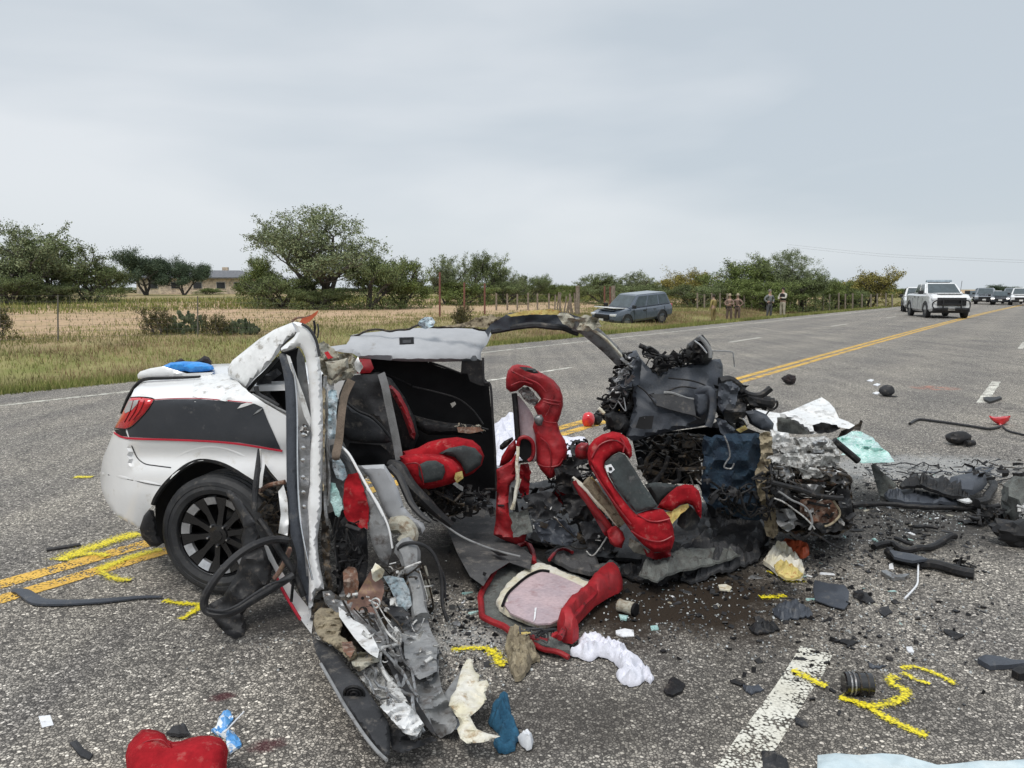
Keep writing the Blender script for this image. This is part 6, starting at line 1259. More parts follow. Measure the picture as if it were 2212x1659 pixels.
for p, m in (([(1130, 1070), (1190, 1060), (1215, 1090), (1200, 1120), (1150, 1120)], 'darkgrey'), ([(1210, 1070), (1260, 1060), (1290, 1090), (1280, 1130), (1230, 1120)], 'blackplastic'), ([(1150, 1130), (1210, 1120), (1250, 1150), (1230, 1180), (1170, 1170)], 'greyplastic'),
             ([(1250, 1130), (1310, 1120), (1340, 1160), (1320, 1195), (1270, 1185)], 'darkgrey'), ([(1100, 1110), (1140, 1100), (1150, 1150), (1110, 1160)], 'felt'), ([(1195, 1000), (1235, 990), (1262, 1040), (1240, 1075), (1205, 1060)], 'blackplastic'), ([(1230, 960), (1262, 965), (1270, 1000), (1240, 1010)], 'darkgrey')):
    S('torn_floor_panel', 'D', p, lambda u, v: 4.3 - (v - 1000) * .0008, M[m], th=.012, g=4, crumple=.06, cs=7, ragged=3)
clutter('floor_rubble', 'D', [(1120, 1080), (1330, 1120), (1330, 1195), (1180, 1190)], 4.12, 4.3, 14, M['darkmetal'], car, (.02, .06), 6)
clutter('floor_rubble_light', 'D', [(1120, 1080), (1330, 1120), (1330, 1195), (1180, 1190)], 4.1, 4.2, 12, M['alu'], car, (.008, .02), 2)
clutter('torn_console', 'D', [(1190, 960), (1260, 950), (1290, 1020), (1250, 1080), (1180, 1080)], 4.45, 4.65, 70, M['blackplastic'], car, (.02, .06), 16)
clutter('torn_console_light', 'D', [(1190, 990), (1260, 980), (1280, 1030), (1230, 1060)], 4.4, 4.45, 10, M['alu'], car, (.01, .02), 3)
def GS(name, label, cat, key, pts, m, h=.0, group=None, **k):
    o = sheet(name, key, pts, None, m, ground=h, **k); return tag(o, label, cat, group)
GS('torn_carpet', 'charcoal crumpled piece of floor carpet below the tipped front seat', 'carpet', 'D', [(1505, 1110), (1560, 1090), (1625, 1130), (1660, 1180), (1640, 1215), (1560, 1245), (1490, 1262), (1440, 1245), (1460, 1200), (1490, 1170)], M['darkgrey'], .01, th=.012, g=6, crumple=.13, cs=6, ragged=5)
GS('torn_carpet', 'dark grey floor mat folded behind the red rimmed seat panel', 'carpet', 7, [(620, 320), (690, 250), (760, 240), (860, 200), (980, 190), (1015, 230), (980, 290), (940, 310), (960, 370), (1080, 360), (1100, 400), (900, 430), (780, 400)], M['carpet'], .03, th=.02, g=7, crumple=.1, cs=4)
GS('torn_carpet', 'flat black plastic undertray under the tipped front seat', 'plastic panel', 7, [(1020, 330), (1180, 290), (1400, 290), (1600, 300), (1640, 380), (1480, 440), (1350, 490), (1200, 460), (1100, 420)], M['blackplastic'], .01, th=.012, g=6, crumple=.09, cs=7, ragged=4)
GS('plastic_liner', 'long dark olive grey plastic liner curling towards the crushed engine', 'plastic panel', 'D', [(1400, 1222), (1480, 1195), (1560, 1190), (1600, 1205), (1540, 1225), (1470, 1240), (1420, 1262), (1380, 1250)], M['felt'], .08, th=.01, g=6, crumple=.1, cs=6)

# seat back lying on the road with its red rim
pan = empty('seat_back', G(1180, 1330), 'seat back lying on the road, red piping round grey felt and pale pink board', 'seat back')
def SG(*a, **k): return sheet(*a, parent=pan, **k)
SG('felt_panel', 7, [(545, 312), (520, 250), (495, 215), (445, 228), (405, 270), (350, 335), (290, 395), (240, 450), (208, 520), (200, 590), (205, 665), (240, 695), (310, 730), (430, 790), (540, 812), (640, 828), (700, 800), (800, 680), (920, 560), (960, 480), (800, 430), (640, 370)], None, M['felt'], ground=.02, th=.015, g=7, crumple=.03, cs=5)
tube('red_piping', 7, [(545, 330), (535, 270), (500, 212), (445, 225), (400, 275), (345, 340), (285, 400), (235, 460), (203, 530), (196, 600), (205, 670), (250, 702), (330, 740), (430, 792), (540, 815), (640, 830)], 0, .016, M['red'], parent=pan, ground=.05, wob=.01)
SG('cream_frame', 7, [(298, 605), (325, 545), (360, 500), (420, 440), (490, 390), (570, 352), (640, 372), (760, 425), (860, 465), (925, 492), (900, 540), (830, 640), (760, 705), (700, 740), (620, 755), (540, 748), (450, 715), (370, 680), (318, 645)], None, M['cream'], ground=.05, th=.02, g=5, crumple=.015, ragged=2, inflate=.012, R=6)
SG('pink_board', 7, [(345, 605), (370, 550), (420, 490), (480, 440), (540, 410), (600, 388), (700, 420), (800, 465), (885, 505), (840, 590), (780, 660), (715, 700), (650, 730), (560, 735), (470, 700), (390, 665)], None, M['pink'], ground=.085, th=.008, g=8)
tube('board_shadow_gap', 7, [(335, 610), (370, 530), (430, 470), (500, 415), (580, 380), (640, 385)], 0, .007, M['doorblack'], parent=pan, ground=.1)
SG('board_scratch', 7, [(545, 625), (558, 622), (550, 690), (538, 715)], None, M['tape'], ground=.096, th=.003, g=6)
SG('red_side_bolster', 7, [(690, 795), (720, 735), (770, 670), (840, 600), (900, 535), (960, 480), (1010, 440), (1055, 430), (1090, 460), (1115, 505), (1090, 530), (1020, 560), (940, 610), (880, 670), (820, 740), (800, 780), (830, 830), (790, 860), (730, 850)], None, M['red'], ground=.04, th=.05, g=6, inflate=.05, R=12, crumple=.03)
tube('bolster_lip', 7, [(700, 810), (750, 740), (820, 650), (900, 560), (980, 480), (1050, 440)], 0, .014, M['darkred'], parent=pan, ground=.1, wob=.01)
SG('torn_red_edge', 7, [(500, 830), (560, 825), (640, 840), (700, 870), (770, 905), (775, 940), (700, 925), (600, 895), (540, 870)], None, M['felt'], ground=.02, th=.02, g=5, crumple=.04)
tube('red_piping', 7, [(530, 850), (580, 885), (650, 905), (720, 925), (770, 940)], 0, .012, M['red'], parent=pan, ground=.03, wob=.02)
tube('red_piping', 7, [(560, 820), (620, 830), (700, 800)], 0, .014, M['red'], parent=pan, ground=.05, wob=.02)
tube('red_piping', 7, [(640, 310), (690, 252), (740, 240), (790, 262)], 0, .01, M['darkred'], parent=pan, ground=.09)
SG('yellow_paint_dab', 7, [(440, 785), (480, 770), (520, 790), (500, 805), (460, 800)], None, M['foam'], ground=.07, th=.006, g=5)
clutter('frayed_bits', 7, [(420, 750), (700, 760), (640, 820), (480, 800)], 3.05, 3.2, 20, M['darkgrey'], pan, (.008, .02), 6)

# cloths and papers on the road
GS('white_shirt', 'white shirt crumpled on the road in front of the red rimmed seat back', 'shirt', 7, [(818, 850), (850, 828), (900, 812), (945, 812), (975, 835), (1000, 868), (1050, 872), (1110, 885), (1150, 918), (1175, 965), (1205, 995), (1250, 1010), (1290, 1045), (1320, 1090), (1295, 1120), (1260, 1095), (1230, 1130), (1160, 1145), (1120, 1125), (1085, 1100), (1072, 1078), (1110, 1062), (1085, 1020), (1055, 985), (1020, 968), (960, 955), (900, 980), (855, 968), (770, 945), (775, 930), (830, 900)],
   M['cloth_w'], 0, th=.008, g=3.5, crumple=.06, cs=16, inflate=.008, R=6, angle=.9)
GS('tan_seat_padding', 'tattered tan scrap of padding beside the red rimmed seat back', 'padding', 7, [(362, 850), (400, 820), (450, 815), (500, 830), (530, 880), (550, 930), (580, 970), (530, 1000), (500, 1060), (460, 1105), (420, 1110), (390, 1080), (372, 1000), (358, 920)], M['tan'], 0, th=.02, g=4, crumple=.09, cs=14, ragged=3)
cr = tag(sheet('cream_foam_piece', 4, [(1078, 1010), (1100, 1000), (1116, 1012), (1120, 1060), (1135, 1085), (1158, 1100), (1150, 1140), (1200, 1130), (1215, 1160), (1190, 1210), (1200, 1250), (1150, 1310), (1100, 1350), (1120, 1390), (1140, 1425), (1200, 1450), (1282, 1468), (1240, 1485), (1180, 1505), (1080, 1512), (1040, 1480), (1022, 1425), (1040, 1400), (1030, 1365), (1005, 1330), (972, 1285), (985, 1230), (1015, 1190), (1035, 1110), (1055, 1050)], lambda u, v: GY(v) * .93, M['cream'], th=.03, g=5, crumple=.035, cs=9, inflate=.015, R=8), 'jagged cream yellow foam piece standing by the navy cloth on the road', 'foam piece')
tag(sheet('grey_panel_scrap', 4, [(940, 1220), (990, 1150), (1040, 1080), (1060, 1040), (1040, 1120), (1010, 1200), (975, 1270), (950, 1260)], lambda u, v: GY(v) * .95, M['midgrey'], th=.01, g=5, crumple=.03), 'narrow grey panel scrap leaning left of the cream foam piece', 'car part')
GS('navy_cloth', 'navy blue crumpled cloth on the road beside the cream foam piece', 'cloth', 4, [(1208, 1400), (1225, 1350), (1260, 1315), (1300, 1288), (1338, 1318), (1352, 1390), (1390, 1450), (1402, 1490), (1375, 1530), (1370, 1565), (1310, 1580), (1270, 1582), (1240, 1530), (1245, 1500), (1285, 1475), (1265, 1450), (1230, 1430)], M['cloth_n'], 0, th=.008, g=3.5, crumple=.07, cs=14, inflate=.012, R=6, angle=.9)
GS('white_tissue', 'small crumpled white tissue right of the navy cloth', 'tissue', 4, [(1385, 1500), (1420, 1480), (1455, 1485), (1480, 1520), (1470, 1560), (1440, 1572), (1410, 1540)], M['tape'], 0, th=.01, g=4, crumple=.05, cs=20, inflate=.015, R=6)
lz = [(v * 1.0) for v in ()]
# red headrest in the near left corner
hr = tag(sheet('torn_headrest', 10, [(705, 1640), (700, 1590), (715, 1530), (745, 1490), (790, 1445), (830, 1440), (880, 1450), (920, 1470), (935, 1500), (965, 1512), (1010, 1508), (1060, 1490), (1120, 1478), (1180, 1478), (1230, 1490), (1262, 1520), (1275, 1560), (1268, 1620), (1262, 1720), (1180, 1780), (980, 1800), (800, 1780), (715, 1720)], lambda u, v: GY(1640) - .1 - .10 * (v - 1580) / 80, M['redfab'], th=.1, g=7, inflate=.09, R=42), 'red padded headrest lying on the road in the near left corner', 'headrest')
hrx = bpy.data.objects['torn_headrest']
for pts in ([(730, 1600), (800, 1520), (900, 1500), (960, 1550), (1080, 1560), (1180, 1530), (1255, 1590)], [(950, 1515), (965, 1580), (975, 1660)]):
    tube('seam', 10, [p + (GY(1640) - .21,) for p in pts], 0, .0022, M['darkred'], parent=hrx)
GS('plastic_wrapper', 'blue and white torn wrapper beside the red headrest', 'wrapper', 10, [(1180, 1465), (1210, 1440), (1225, 1400), (1255, 1370), (1290, 1365), (1305, 1395), (1285, 1430), (1260, 1455), (1310, 1480), (1340, 1510), (1350, 1540), (1320, 1570), (1285, 1590), (1270, 1560), (1262, 1510), (1225, 1490)], M['blueprint'], .0, th=.008, g=4, crumple=.05, cs=16)
tag(tube('drinking_straw', 10, [(1255, 1460), (1310, 1400), (1362, 1345)], 0, .003, M['tape'], ground=.05, n=1), 'thin white straw sticking out of the torn blue and white wrapper', 'straw')
GS('black_grit', 'dark broken plastic bits tucked behind the red headrest', 'plastic scrap', 10, [(930, 1490), (960, 1455), (1040, 1460), (1060, 1490), (1000, 1500)], M['darkgrey'], 0, th=.01, g=5, crumple=.05, ragged=2)
tag(GS('paper_tag', 'small white paper tag with smudged dark print lying alone at left', 'paper', 10, [(215, 1372), (280, 1365), (300, 1420), (235, 1435)], M['tape'], .002, th=.002, g=12), None)
GS('rubber_scrap', 'dark flat rubber scrap left of the red headrest', 'rubber scrap', 10, [(390, 1530), (430, 1515), (470, 1560), (520, 1590), (500, 1620), (450, 1600)], M['darkgrey'], 0, th=.006, g=6, crumple=.02)
tag(tube('rubber_strip', 10, [(75, 668), (120, 672), (165, 700), (215, 728), (300, 735), (400, 734), (500, 729), (600, 722), (700, 712), (800, 703), (905, 702)], 0, [.02, .034, .036, .032, .028, .024, .018, .01], M['greyplastic'], ground=.014, sides=8, flat=.4, facing=True), 'long grey rubber strip lying along the yellow lines at left', 'rubber strip')
tag(tube('rubber_strip', 10, [(260, 442), (340, 430), (450, 412)], 0, .014, M['rubber'], ground=.008), 'short black rubber strip beside the far yellow line at left', 'rubber strip')
# drink can, labels
def cyl(name, c, ax, r, L, m, label=None, cat=None, parent=None, seg=18, dent=0):
    ax = Vector(ax).normalized(); V, F = tube_geo([c - ax * L / 2, c - ax * L * .46, c - ax * L * .1, c + ax * L * .15, c + ax * L * .46, c + ax * L / 2], [r * .85, r, r * (1 - dent), r, r, r * .85], seg)
    o = link_mesh(name, V, F, m, parent, True, .5)
    if label: tag(o, label, cat)
    return o
can = empty('drink_can', G(1355, 1318), 'pale drink can with a dark base lying right of the red seat bolster', 'can')
cc = G(1352, 1325) + Vector((0, 0, .033)); cyl('can_body', cc, (.8, -.6, 0), .033, .085, M['beige'], parent=can, dent=.1); cyl('can_end', cc + Vector((.8, -.6, 0)) * .05, (.8, -.6, 0), .032, .016, M['doorblack'], parent=can)
fil = empty('oil_filter', G(1855, 1500), 'black ribbed oil filter canister lying right of the white lane dash', 'oil filter')
fc = G(1852, 1500) + Vector((0, 0, .045)); fa = Vector((.97, -.12, 0))
cyl('canister', fc, fa, .044, .11, M['blackgloss'], parent=fil, dent=.06)
for q in (-.035, -.02, .0, .03): 
    V, F = tube_geo([fc + fa * (q - .003), fc + fa * (q + .003)], .0455, 18); link_mesh('band', V, F, M['metal'] if q < 0 else M['darkmetal'], fil)
GS('white_label', 'white torn paper label with dark spots, right of the seat back', 'label', 7, [(1070, 775), (1130, 762), (1185, 770), (1190, 810), (1120, 815), (1072, 800)], M['tape'], .0, th=.004, g=5, crumple=.01)
GS('teal_scrap', 'small teal glass scrap beside the drink can', 'glass scrap', 7, [(1090, 680), (1150, 690), (1140, 712), (1100, 706)], M['glassblue'], 0, th=.01, g=5, crumple=.02)
GS('teal_scrap', 'tiny white and teal scrap on the oily stain', 'glass scrap', 7, [(1295, 745), (1340, 740), (1350, 765), (1300, 770)], M['glassblue'], 0, th=.006, g=5)
GS('yellow_box', 'torn cream carton with yellow paint on it below the crushed engine', 'carton', 8, [(430, 350), (480, 300), (530, 270), (600, 290), (680, 340), (700, 400), (680, 450), (600, 450), (520, 420), (470, 380)], M['cream'], .01, th=.02, g=5, crumple=.09, cs=9, ragged=2)
GS('yellow_sprayed_scrap', 'bright yellow sprayed scrap lying on the torn cream carton', 'scrap', 8, [(500, 370), (560, 350), (590, 370), (620, 400), (690, 420), (660, 445), (580, 450), (530, 420)], M['foam'], .1, th=.01, g=4, crumple=.06, cs=12, ragged=2)
GS('orange_lens_piece', 'broken orange brown lamp piece above the torn cream carton', 'lamp piece', 8, [(520, 250), (570, 215), (640, 220), (720, 240), (730, 290), (690, 310), (640, 280), (580, 260)], M['orange'], .03, th=.02, g=5, crumple=.08, cs=10, ragged=2)
GS('rubber_mat_square', 'dark grey square rubber flap right of the torn cream carton', 'rubber flap', 8, [(765, 450), (860, 470), (960, 480), (990, 520), (985, 600), (960, 635), (870, 615), (770, 580), (755, 510)], M['greyplastic'], .01, th=.005, g=7, crumple=.02, cs=4)
GS('cream_chip', 'small cream chip on the oily stain left of the yellow dash', 'chip', 8, [(140, 480), (190, 475), (230, 495), (215, 518), (150, 508)], M['cream'], 0, th=.008, g=5)
sheetp = GS('pale_plastic_sheet', 'pale blue plastic sheet cut by the bottom edge of the picture at right', 'plastic sheet', 8, [(785, 1590), (900, 1580), (1050, 1588), (1200, 1575), (1340, 1585), (1450, 1620), (1560, 1650), (1750, 1640), (1850, 1625), (2000, 1630), (2140, 1615), (2300, 1640), (2300, 1800), (780, 1800)], M['headliner'], 0, th=.006, g=8, crumple=.02, cs=5)
sheetp.data.materials.clear(); sheetp.data.materials.append(mat('pale_blue_plastic', (.5, .6, .64), .4, (.6, .68, .7), 6, bump=.2, bs=20))
# right hand debris field
bmp = empty('torn_bumper', G(2010, 1100), 'long torn dark grey bumper cover spread across the road at right', 'car bumper')
def SP_(*a, **k): return sheet(*a, parent=bmp, **k)
SP_('bumper_fin', 9, [(735, 960), (760, 955), (820, 1010), (880, 1060), (945, 1120), (900, 1170), (840, 1215), (800, 1200), (780, 1120), (755, 1040)], lambda u, v: GY(1060) * .97, M['felt'], th=.02, g=5, crumple=.03)
SP_('bumper_skin', 9, [(960, 1140), (1030, 1095), (1120, 1070), (1220, 1085), (1330, 1130), (1450, 1170), (1520, 1240), (1380, 1230), (1250, 1200), (1100, 1160), (980, 1170)], None, M['blackplastic'], ground=.08, th=.02, g=5, crumple=.12, cs=6)
SP_('bumper_lower', 9, [(840, 1215), (940, 1170), (1100, 1180), (1250, 1210), (1450, 1270), (1420, 1290), (1200, 1285), (1000, 1280), (880, 1250)], None, M['greyplastic'], ground=.02, th=.02, g=5, crumple=.1, cs=7)
SP_('lamp_housing', 9, [(1330, 1130), (1400, 1110), (1500, 1090), (1620, 1075), (1660, 1110), (1620, 1160), (1540, 1200), (1440, 1190), (1380, 1160)], None, M['greyplastic'], ground=.1, th=.04, g=5, inflate=.05, R=10)
tube('housing_edge', 9, [(1600, 1050), (1650, 1050), (1700, 1090), (1710, 1140), (1680, 1180), (1640, 1240), (1580, 1260)], 0, .03, M['blackplastic'], parent=bmp, ground=.08, wob=.01)
SP_('white_lining', 9, [(1380, 1190), (1470, 1200), (1540, 1270), (1500, 1280), (1420, 1250)], None, M['paint_bent'], ground=.06, th=.01, g=5, crumple=.05)
SP_('white_lining', 9, [(1560, 1270), (1640, 1245), (1680, 1255), (1620, 1280)], None, M['paint_bent'], ground=.03, th=.01, g=5, crumple=.03)
tag(tube('torn_rod', 9, [(520, 1270), (640, 1275), (760, 1270), (900, 1278), (1000, 1288), (1150, 1300), (1300, 1303), (1450, 1300), (1600, 1290), (1750, 1280)], 0, .018, M['blackplastic'], ground=.03, wob=.015), 'long thin black rod lying on the road from the engine to the right', 'rod')
tag(tube('torn_cable', 9, [(1045, 632), (1080, 610), (1130, 598), (1250, 612), (1400, 632), (1550, 655), (1680, 672), (1760, 655)], 0, .016, M['rubber'], ground=.02), 'thin black cable lying beyond the black lump, left of the red bowl', 'cable')
tag(tube('torn_cable', 9, [(1780, 650), (1830, 690), (1950, 720), (2050, 745)], 0, .012, M['rubber'], ground=.015), 'short black cable running right from under the red bowl', 'cable')
tag(sheet('red_lamp_shell', 9, [(1672, 568), (1720, 578), (1780, 575), (1845, 568), (1835, 610), (1800, 635), (1760, 645), (1720, 625), (1690, 600)], lambda u, v: GY(915) * .99, M['lamp_red'], th=.05, g=4, inflate=.03, R=6), 'red curved plastic shell lying upside down at the right edge of the road', 'plastic shell')
tag(sheet('black_bracket', 9, [(1628, 440), (1660, 435), (1720, 440), (1760, 430), (1775, 445), (1720, 462), (1680, 475), (1640, 460)], None, M['blackplastic'], ground=.0, th=.03, g=4, crumple=.03), 'black bracket lying on the white lane dash at far right', 'bracket')
def lump(name, label, key, p, size, m, cat='car part', rough=1, group=None):
    u, v = K(key, p); c = G(u, v); bm = bmesh.new(); bmesh.ops.create_icosphere(bm, subdivisions=3, radius=1); SEED[0] += 1
    for q in bm.verts:
        n = q.co.normalized(); f_ = 1 + rough * .35 * noise.noise(n * 1.6 + Vector((SEED[0] * 3.1, 0, 0))) + rough * .22 * noise.noise(n * 4 + Vector((0, SEED[0], 0)))
        q.co = Vector((n.x * size[0], n.y * size[1], max(-.9, n.z) * size[2])) * f_
    lo = min(q.co.z for q in bm.verts)
    V = [q.co + c - Vector((0, 0, lo)) for q in bm.verts]; F = [tuple(q.index for q in f.verts) for f in bm.faces]; bm.free()
    return tag(link_mesh(name, V, F, m, None, True, .5), label, cat, group)
lump('black_lump', 'round black lump beside the double yellow line, beyond the engine', 9, (88, 322), (.11, .09, .08), M['cloth_k'])
mo = empty('black_motor', G(*K(9, (1430, 800))), 'oblong black motor with a short peg lying on the road below the thin cable', 'motor')
q_ = lump('motor_body', None, 9, (1430, 800), (.13, .08, .07), M['blackplastic'], cat=None, rough=.4); q_.parent = mo; q_.matrix_parent_inverse = root_matrix(mo).inverted()
tube('motor_peg', 9, [(1490, 788), (1555, 785)], 0, .03, M['blackplastic'], parent=mo, ground=.04)
bc = empty('baseball_cap', G(*K(9, (860, 415))), 'dark grey baseball cap lying on the road beyond the shattered windscreen', 'cap')
q_ = lump('crown', None, 9, (860, 415), (.11, .1, .09), M['darkgrey'], cat=None, rough=.25); q_.parent = bc; q_.matrix_parent_inverse = root_matrix(bc).inverted()
tube('brim', 9, [(885, 410), (945, 416)], 0, [.06, .03], M['darkgrey'], parent=bc, ground=.015, flat=.15, facing=True)
for q, lb in (((730, 295), 'upper white paper scrap beyond the baseball cap'), ((780, 328), 'lower white paper scrap beyond the baseball cap'), ((775, 395), 'white scrap touching the left of the baseball cap')):
    GS('paper_scrap', lb, 'paper', 9, [(q[0] - 28, q[1]), (q[0] + 5, q[1] - 12), (q[0] + 32, q[1] - 5), (q[0] + 10, q[1] + 10)], M['tape'], .0, th=.01, g=5, crumple=.02)
lump('red_plastic_shell', 'shiny red rounded piece behind the upright seat on the yellow lines', 5, (880, 558), (.075, .06, .09), M['lamp_red'], rough=.35)
lump('black_plastic_ball', 'round black piece just right of the shiny red rounded piece', 5, (945, 545), (.06, .06, .08), M['blackplastic'], rough=.5)
GS('white_airbag', 'pale airbag cloth spread on the road behind the upright red seat', 'airbag', 5, [(165, 560), (230, 520), (310, 495), (380, 520), (420, 620), (640, 640), (720, 650), (850, 655), (880, 700), (780, 790), (500, 800), (300, 830), (190, 880), (180, 720)], M['cloth_w'], .02, th=.02, g=7, crumple=.13, cs=6)
# second heap at the right edge
lump('dirty_casing', 'dirty grey casting cut by the right edge of the picture', 9, (1995, 1450), (.17, .2, .17), M['felt'])
eh = empty('wiring_heap', G(2150, 1170), 'heap of black wiring and oily brackets at the right edge below the dirty casting', 'wiring heap')
clutter('wiring', 9, [(1420, 1420), (1560, 1340), (1760, 1290), (1980, 1400), (2000, 1600), (1800, 1620), (1600, 1560), (1480, 1500)], 4.95, 5.3, 220, M['blackplastic'], eh, (.02, .06), 30, wr=.006)
clutter('oily_brackets', 9, [(1900, 1300), (2010, 1280), (2020, 1480), (1920, 1440)], 4.75, 4.9, 40, M['alu'], eh, (.015, .04), 6)
clutter('oily_brackets', 9, [(1500, 1400), (1960, 1300), (2000, 1600), (1700, 1580)], 5.0, 5.2, 60, M['darkmetal'], eh, (.02, .06), 10)
tag(lump('dark_tyre_piece', 'dark rounded rubber piece at the right edge under the wiring heap', 8, (2090, 215), (.16, .1, .08), M['blackplastic']), None)
sr = empty('suspension_arm', G(2030, 1190), 'long twisted black suspension arm lying across the road below the torn bumper', 'suspension arm')
for pts, r in (([(1150, 220), (1250, 200), (1330, 240), (1420, 240), (1520, 220), (1620, 175), (1690, 155)], .02), ([(1240, 260), (1320, 300), (1450, 330), (1580, 350), (1700, 380), (1800, 400)], .03), ([(1290, 170), (1350, 200), (1400, 215)], .012), ([(1400, 100), (1480, 90), (1560, 100)], .012)):
    tube('arm', 8, pts, 0, r, M['blackplastic'], parent=sr, ground=.03, wob=.02)
clutter('arm_bits', 8, [(1650, 300), (1850, 330), (1840, 430), (1700, 410)], 4.15, 4.35, 40, M['blackplastic'], sr, (.012, .035), 8)
SR = lambda *a, **k: sheet(*a, parent=sr, **k)
SR('arm_plate', 8, [(1250, 270), (1400, 290), (1500, 320), (1400, 335), (1280, 310)], None, M['greyplastic'], ground=.05, th=.015, g=5, crumple=.03)
tag(tube('antenna', 8, [(1438, 335), (1436, 420), (1430, 470), (1390, 520), (1350, 560)], 0, .005, M['tape'], ground=.03), 'thin bent white wire standing out among the black debris at right', 'wire')
GS('grey_moulding', 'thin pale grey moulding curved on the road below the suspension arm', 'moulding', 8, [(1195, 405), (1230, 400), (1290, 430), (1380, 425), (1350, 445), (1270, 450), (1225, 430)], M['metal'], .0, th=.02, g=5, crumple=.03)
GS('flat_black_panel', 'flat dark grey angular panel at the right, above the yellow arrow', 'plastic panel', 8, [(1820, 985), (1870, 960), (1960, 965), (2050, 985), (2124, 990), (2124, 1010), (2060, 1020), (1900, 1030), (1860, 1010)], M['greyplastic'], .0, th=.02, g=6, crumple=.03)
GS('black_rubber_flap', 'black rubber flap at the right edge above the pale plastic sheet', 'rubber flap', 8, [(2040, 1070), (2090, 1045), (2150, 1060), (2160, 1090), (2090, 1098)], M['blackplastic'], .0, th=.03, g=6, crumple=.02)
sing = [((1110, 980), (1160, 1010), (1230, 1000), (1180, 1025), (1120, 1010), 'greyplastic', 'thin dark triangular chip right of the oil filter'), ((640, 1340), (690, 1360), (730, 1395), (700, 1402), (645, 1380), 'darkgrey', 'dark chip lying on the right edge of the lane dash'),
        ((220, 1095), (300, 1100), (320, 1135), (260, 1130), (230, 1110), 'blackplastic', 'black chip left of the lane dash, upper of two'), ((300, 1140), (400, 1130), (440, 1160), (360, 1190), (320, 1175), 'greyplastic', 'grey chip left of the lane dash, lower of two'),
        ((1600, 765), (1680, 780), (1740, 810), (1690, 835), (1620, 800), 'blackplastic', 'black flat bracket above the yellow arrow'), ((860, 830), (960, 840), (1050, 855), (1000, 870), (900, 850), 'blackplastic', 'black sliver at the top end of the lane dash'),
        ((1365, 880), (1400, 878), (1410, 915), (1375, 918), (1362, 900), 'tape', 'small bright white cube like scrap above the yellow arrow'), ((1015, 520), (1080, 510), (1160, 590), (1100, 600), (1020, 560), 'blackplastic', 'black torn scrap right of the rubber flap'),
        ((420, 1570), (500, 1560), (590, 1620), (600, 1680), (430, 1680), 'darkgrey', 'dark crumpled scrap at the bottom edge beside the lane dash'), ((1180, 640), (1240, 620), (1270, 660), (1220, 680), (1190, 670), 'darkgrey', 'dark nugget below the bent white wire')]
for a in sing: GS('plastic_chip', a[6], 'plastic chip', 8, list(a[:5]), M[a[5]], 0, th=.006, g=4, crumple=.03, cs=14, ragged=3)
GS('dark_flap', 'dark flat flap right of the white shirt on the road', 'plastic flap', 7, [(1380, 1170), (1420, 1100), (1450, 1085), (1520, 1130), (1500, 1180), (1440, 1205), (1400, 1195)], M['blackplastic'], 0, th=.01, g=5, crumple=.03)
GS('crumpled_foil', 'crumpled dark foil heap left of the rubber flap', 'foil', 8, [(490, 650), (560, 610), (650, 600), (740, 640), (750, 690), (650, 700), (540, 715)], M['greyplastic'], 0, th=.006, g=4, crumple=.05, cs=16, ragged=5)
GS('crumpled_foil', 'crumpled black wire mesh scrap above the left side of the lane dash', 'scrap', 8, [(340, 760), (420, 710), (500, 720), (540, 770), (480, 800), (380, 800)], M['blackplastic'], 0, th=.006, g=4, crumple=.045, cs=18, ragged=5)
tp_ = empty('trim_heap', G(1960, 1070), 'loose heap of thin torn black trim strips behind the torn bumper', 'trim heap')
for _ in range(26):
    a_ = (random.uniform(640, 1950), random.uniform(930, 1130)); an = random.uniform(-.35, .35); L_ = random.uniform(80, 320)
    tube('torn_strip', 9, [a_, (a_[0] + L_ * .5, a_[1] + L_ * .5 * math.sin(an) + random.uniform(-14, 14)), (a_[0] + L_, a_[1] + L_ * math.sin(an) * .5)], 0, random.uniform(.006, .016), M[random.choice(['blackplastic', 'blackplastic', 'greyplastic', 'darkmetal', 'metal'])], parent=tp_, ground=.02, flat=.5, wob=.03, sides=6)
clutter('trim_scraps', 9, [(640, 980), (1100, 950), (1950, 900), (1950, 1060), (1500, 1080), (700, 1150)], 5.6, 6.1, 40, M['blackplastic'], tp_, (.02, .06), 4)
# pieces too many to tell apart: shards, glass crumbs
def shard_mesh(i):
    n = random.randint(3, 6); a = sorted(random.uniform(0, 6.28) for _ in range(n)); t = random.uniform(.04, .14)
    base = [Vector((math.cos(q) * random.uniform(.6, 1), math.sin(q) * random.uniform(.3, .8), 0)) for q in a]
    V = base + [p * .85 + Vector((0, 0, t + random.uniform(0, .12))) for p in base]
    F = [tuple(range(n))[::-1], tuple(range(n, 2 * n))] + [(i_, (i_ + 1) % n, n + (i_ + 1) % n, n + i_) for i_ in range(n)]
    return V, F
prot = []
for i in range(12):
    V, F = shard_mesh(i); me = bpy.data.meshes.new('shard'); me.from_pydata([tuple(v) for v in V], [], F); me.materials.append(M[['blackplastic', 'blackplastic', 'greyplastic', 'darkgrey', 'blackplastic', 'metal', 'tape', 'darkmetal', 'blackplastic', 'beige', 'darkgrey', 'glassblue'][i]]); prot.append(me)
zones = [((1900, 1130), (230, 80), 150), ((1750, 1240), (220, 60), 60), ((1850, 1330), (230, 90), 40), ((1450, 1280), (220, 60), 30), ((1010, 1330), (90, 80), 30), ((1000, 1560), (120, 50), 12), ((1980, 1020), (200, 25), 40)]
k_ = 0
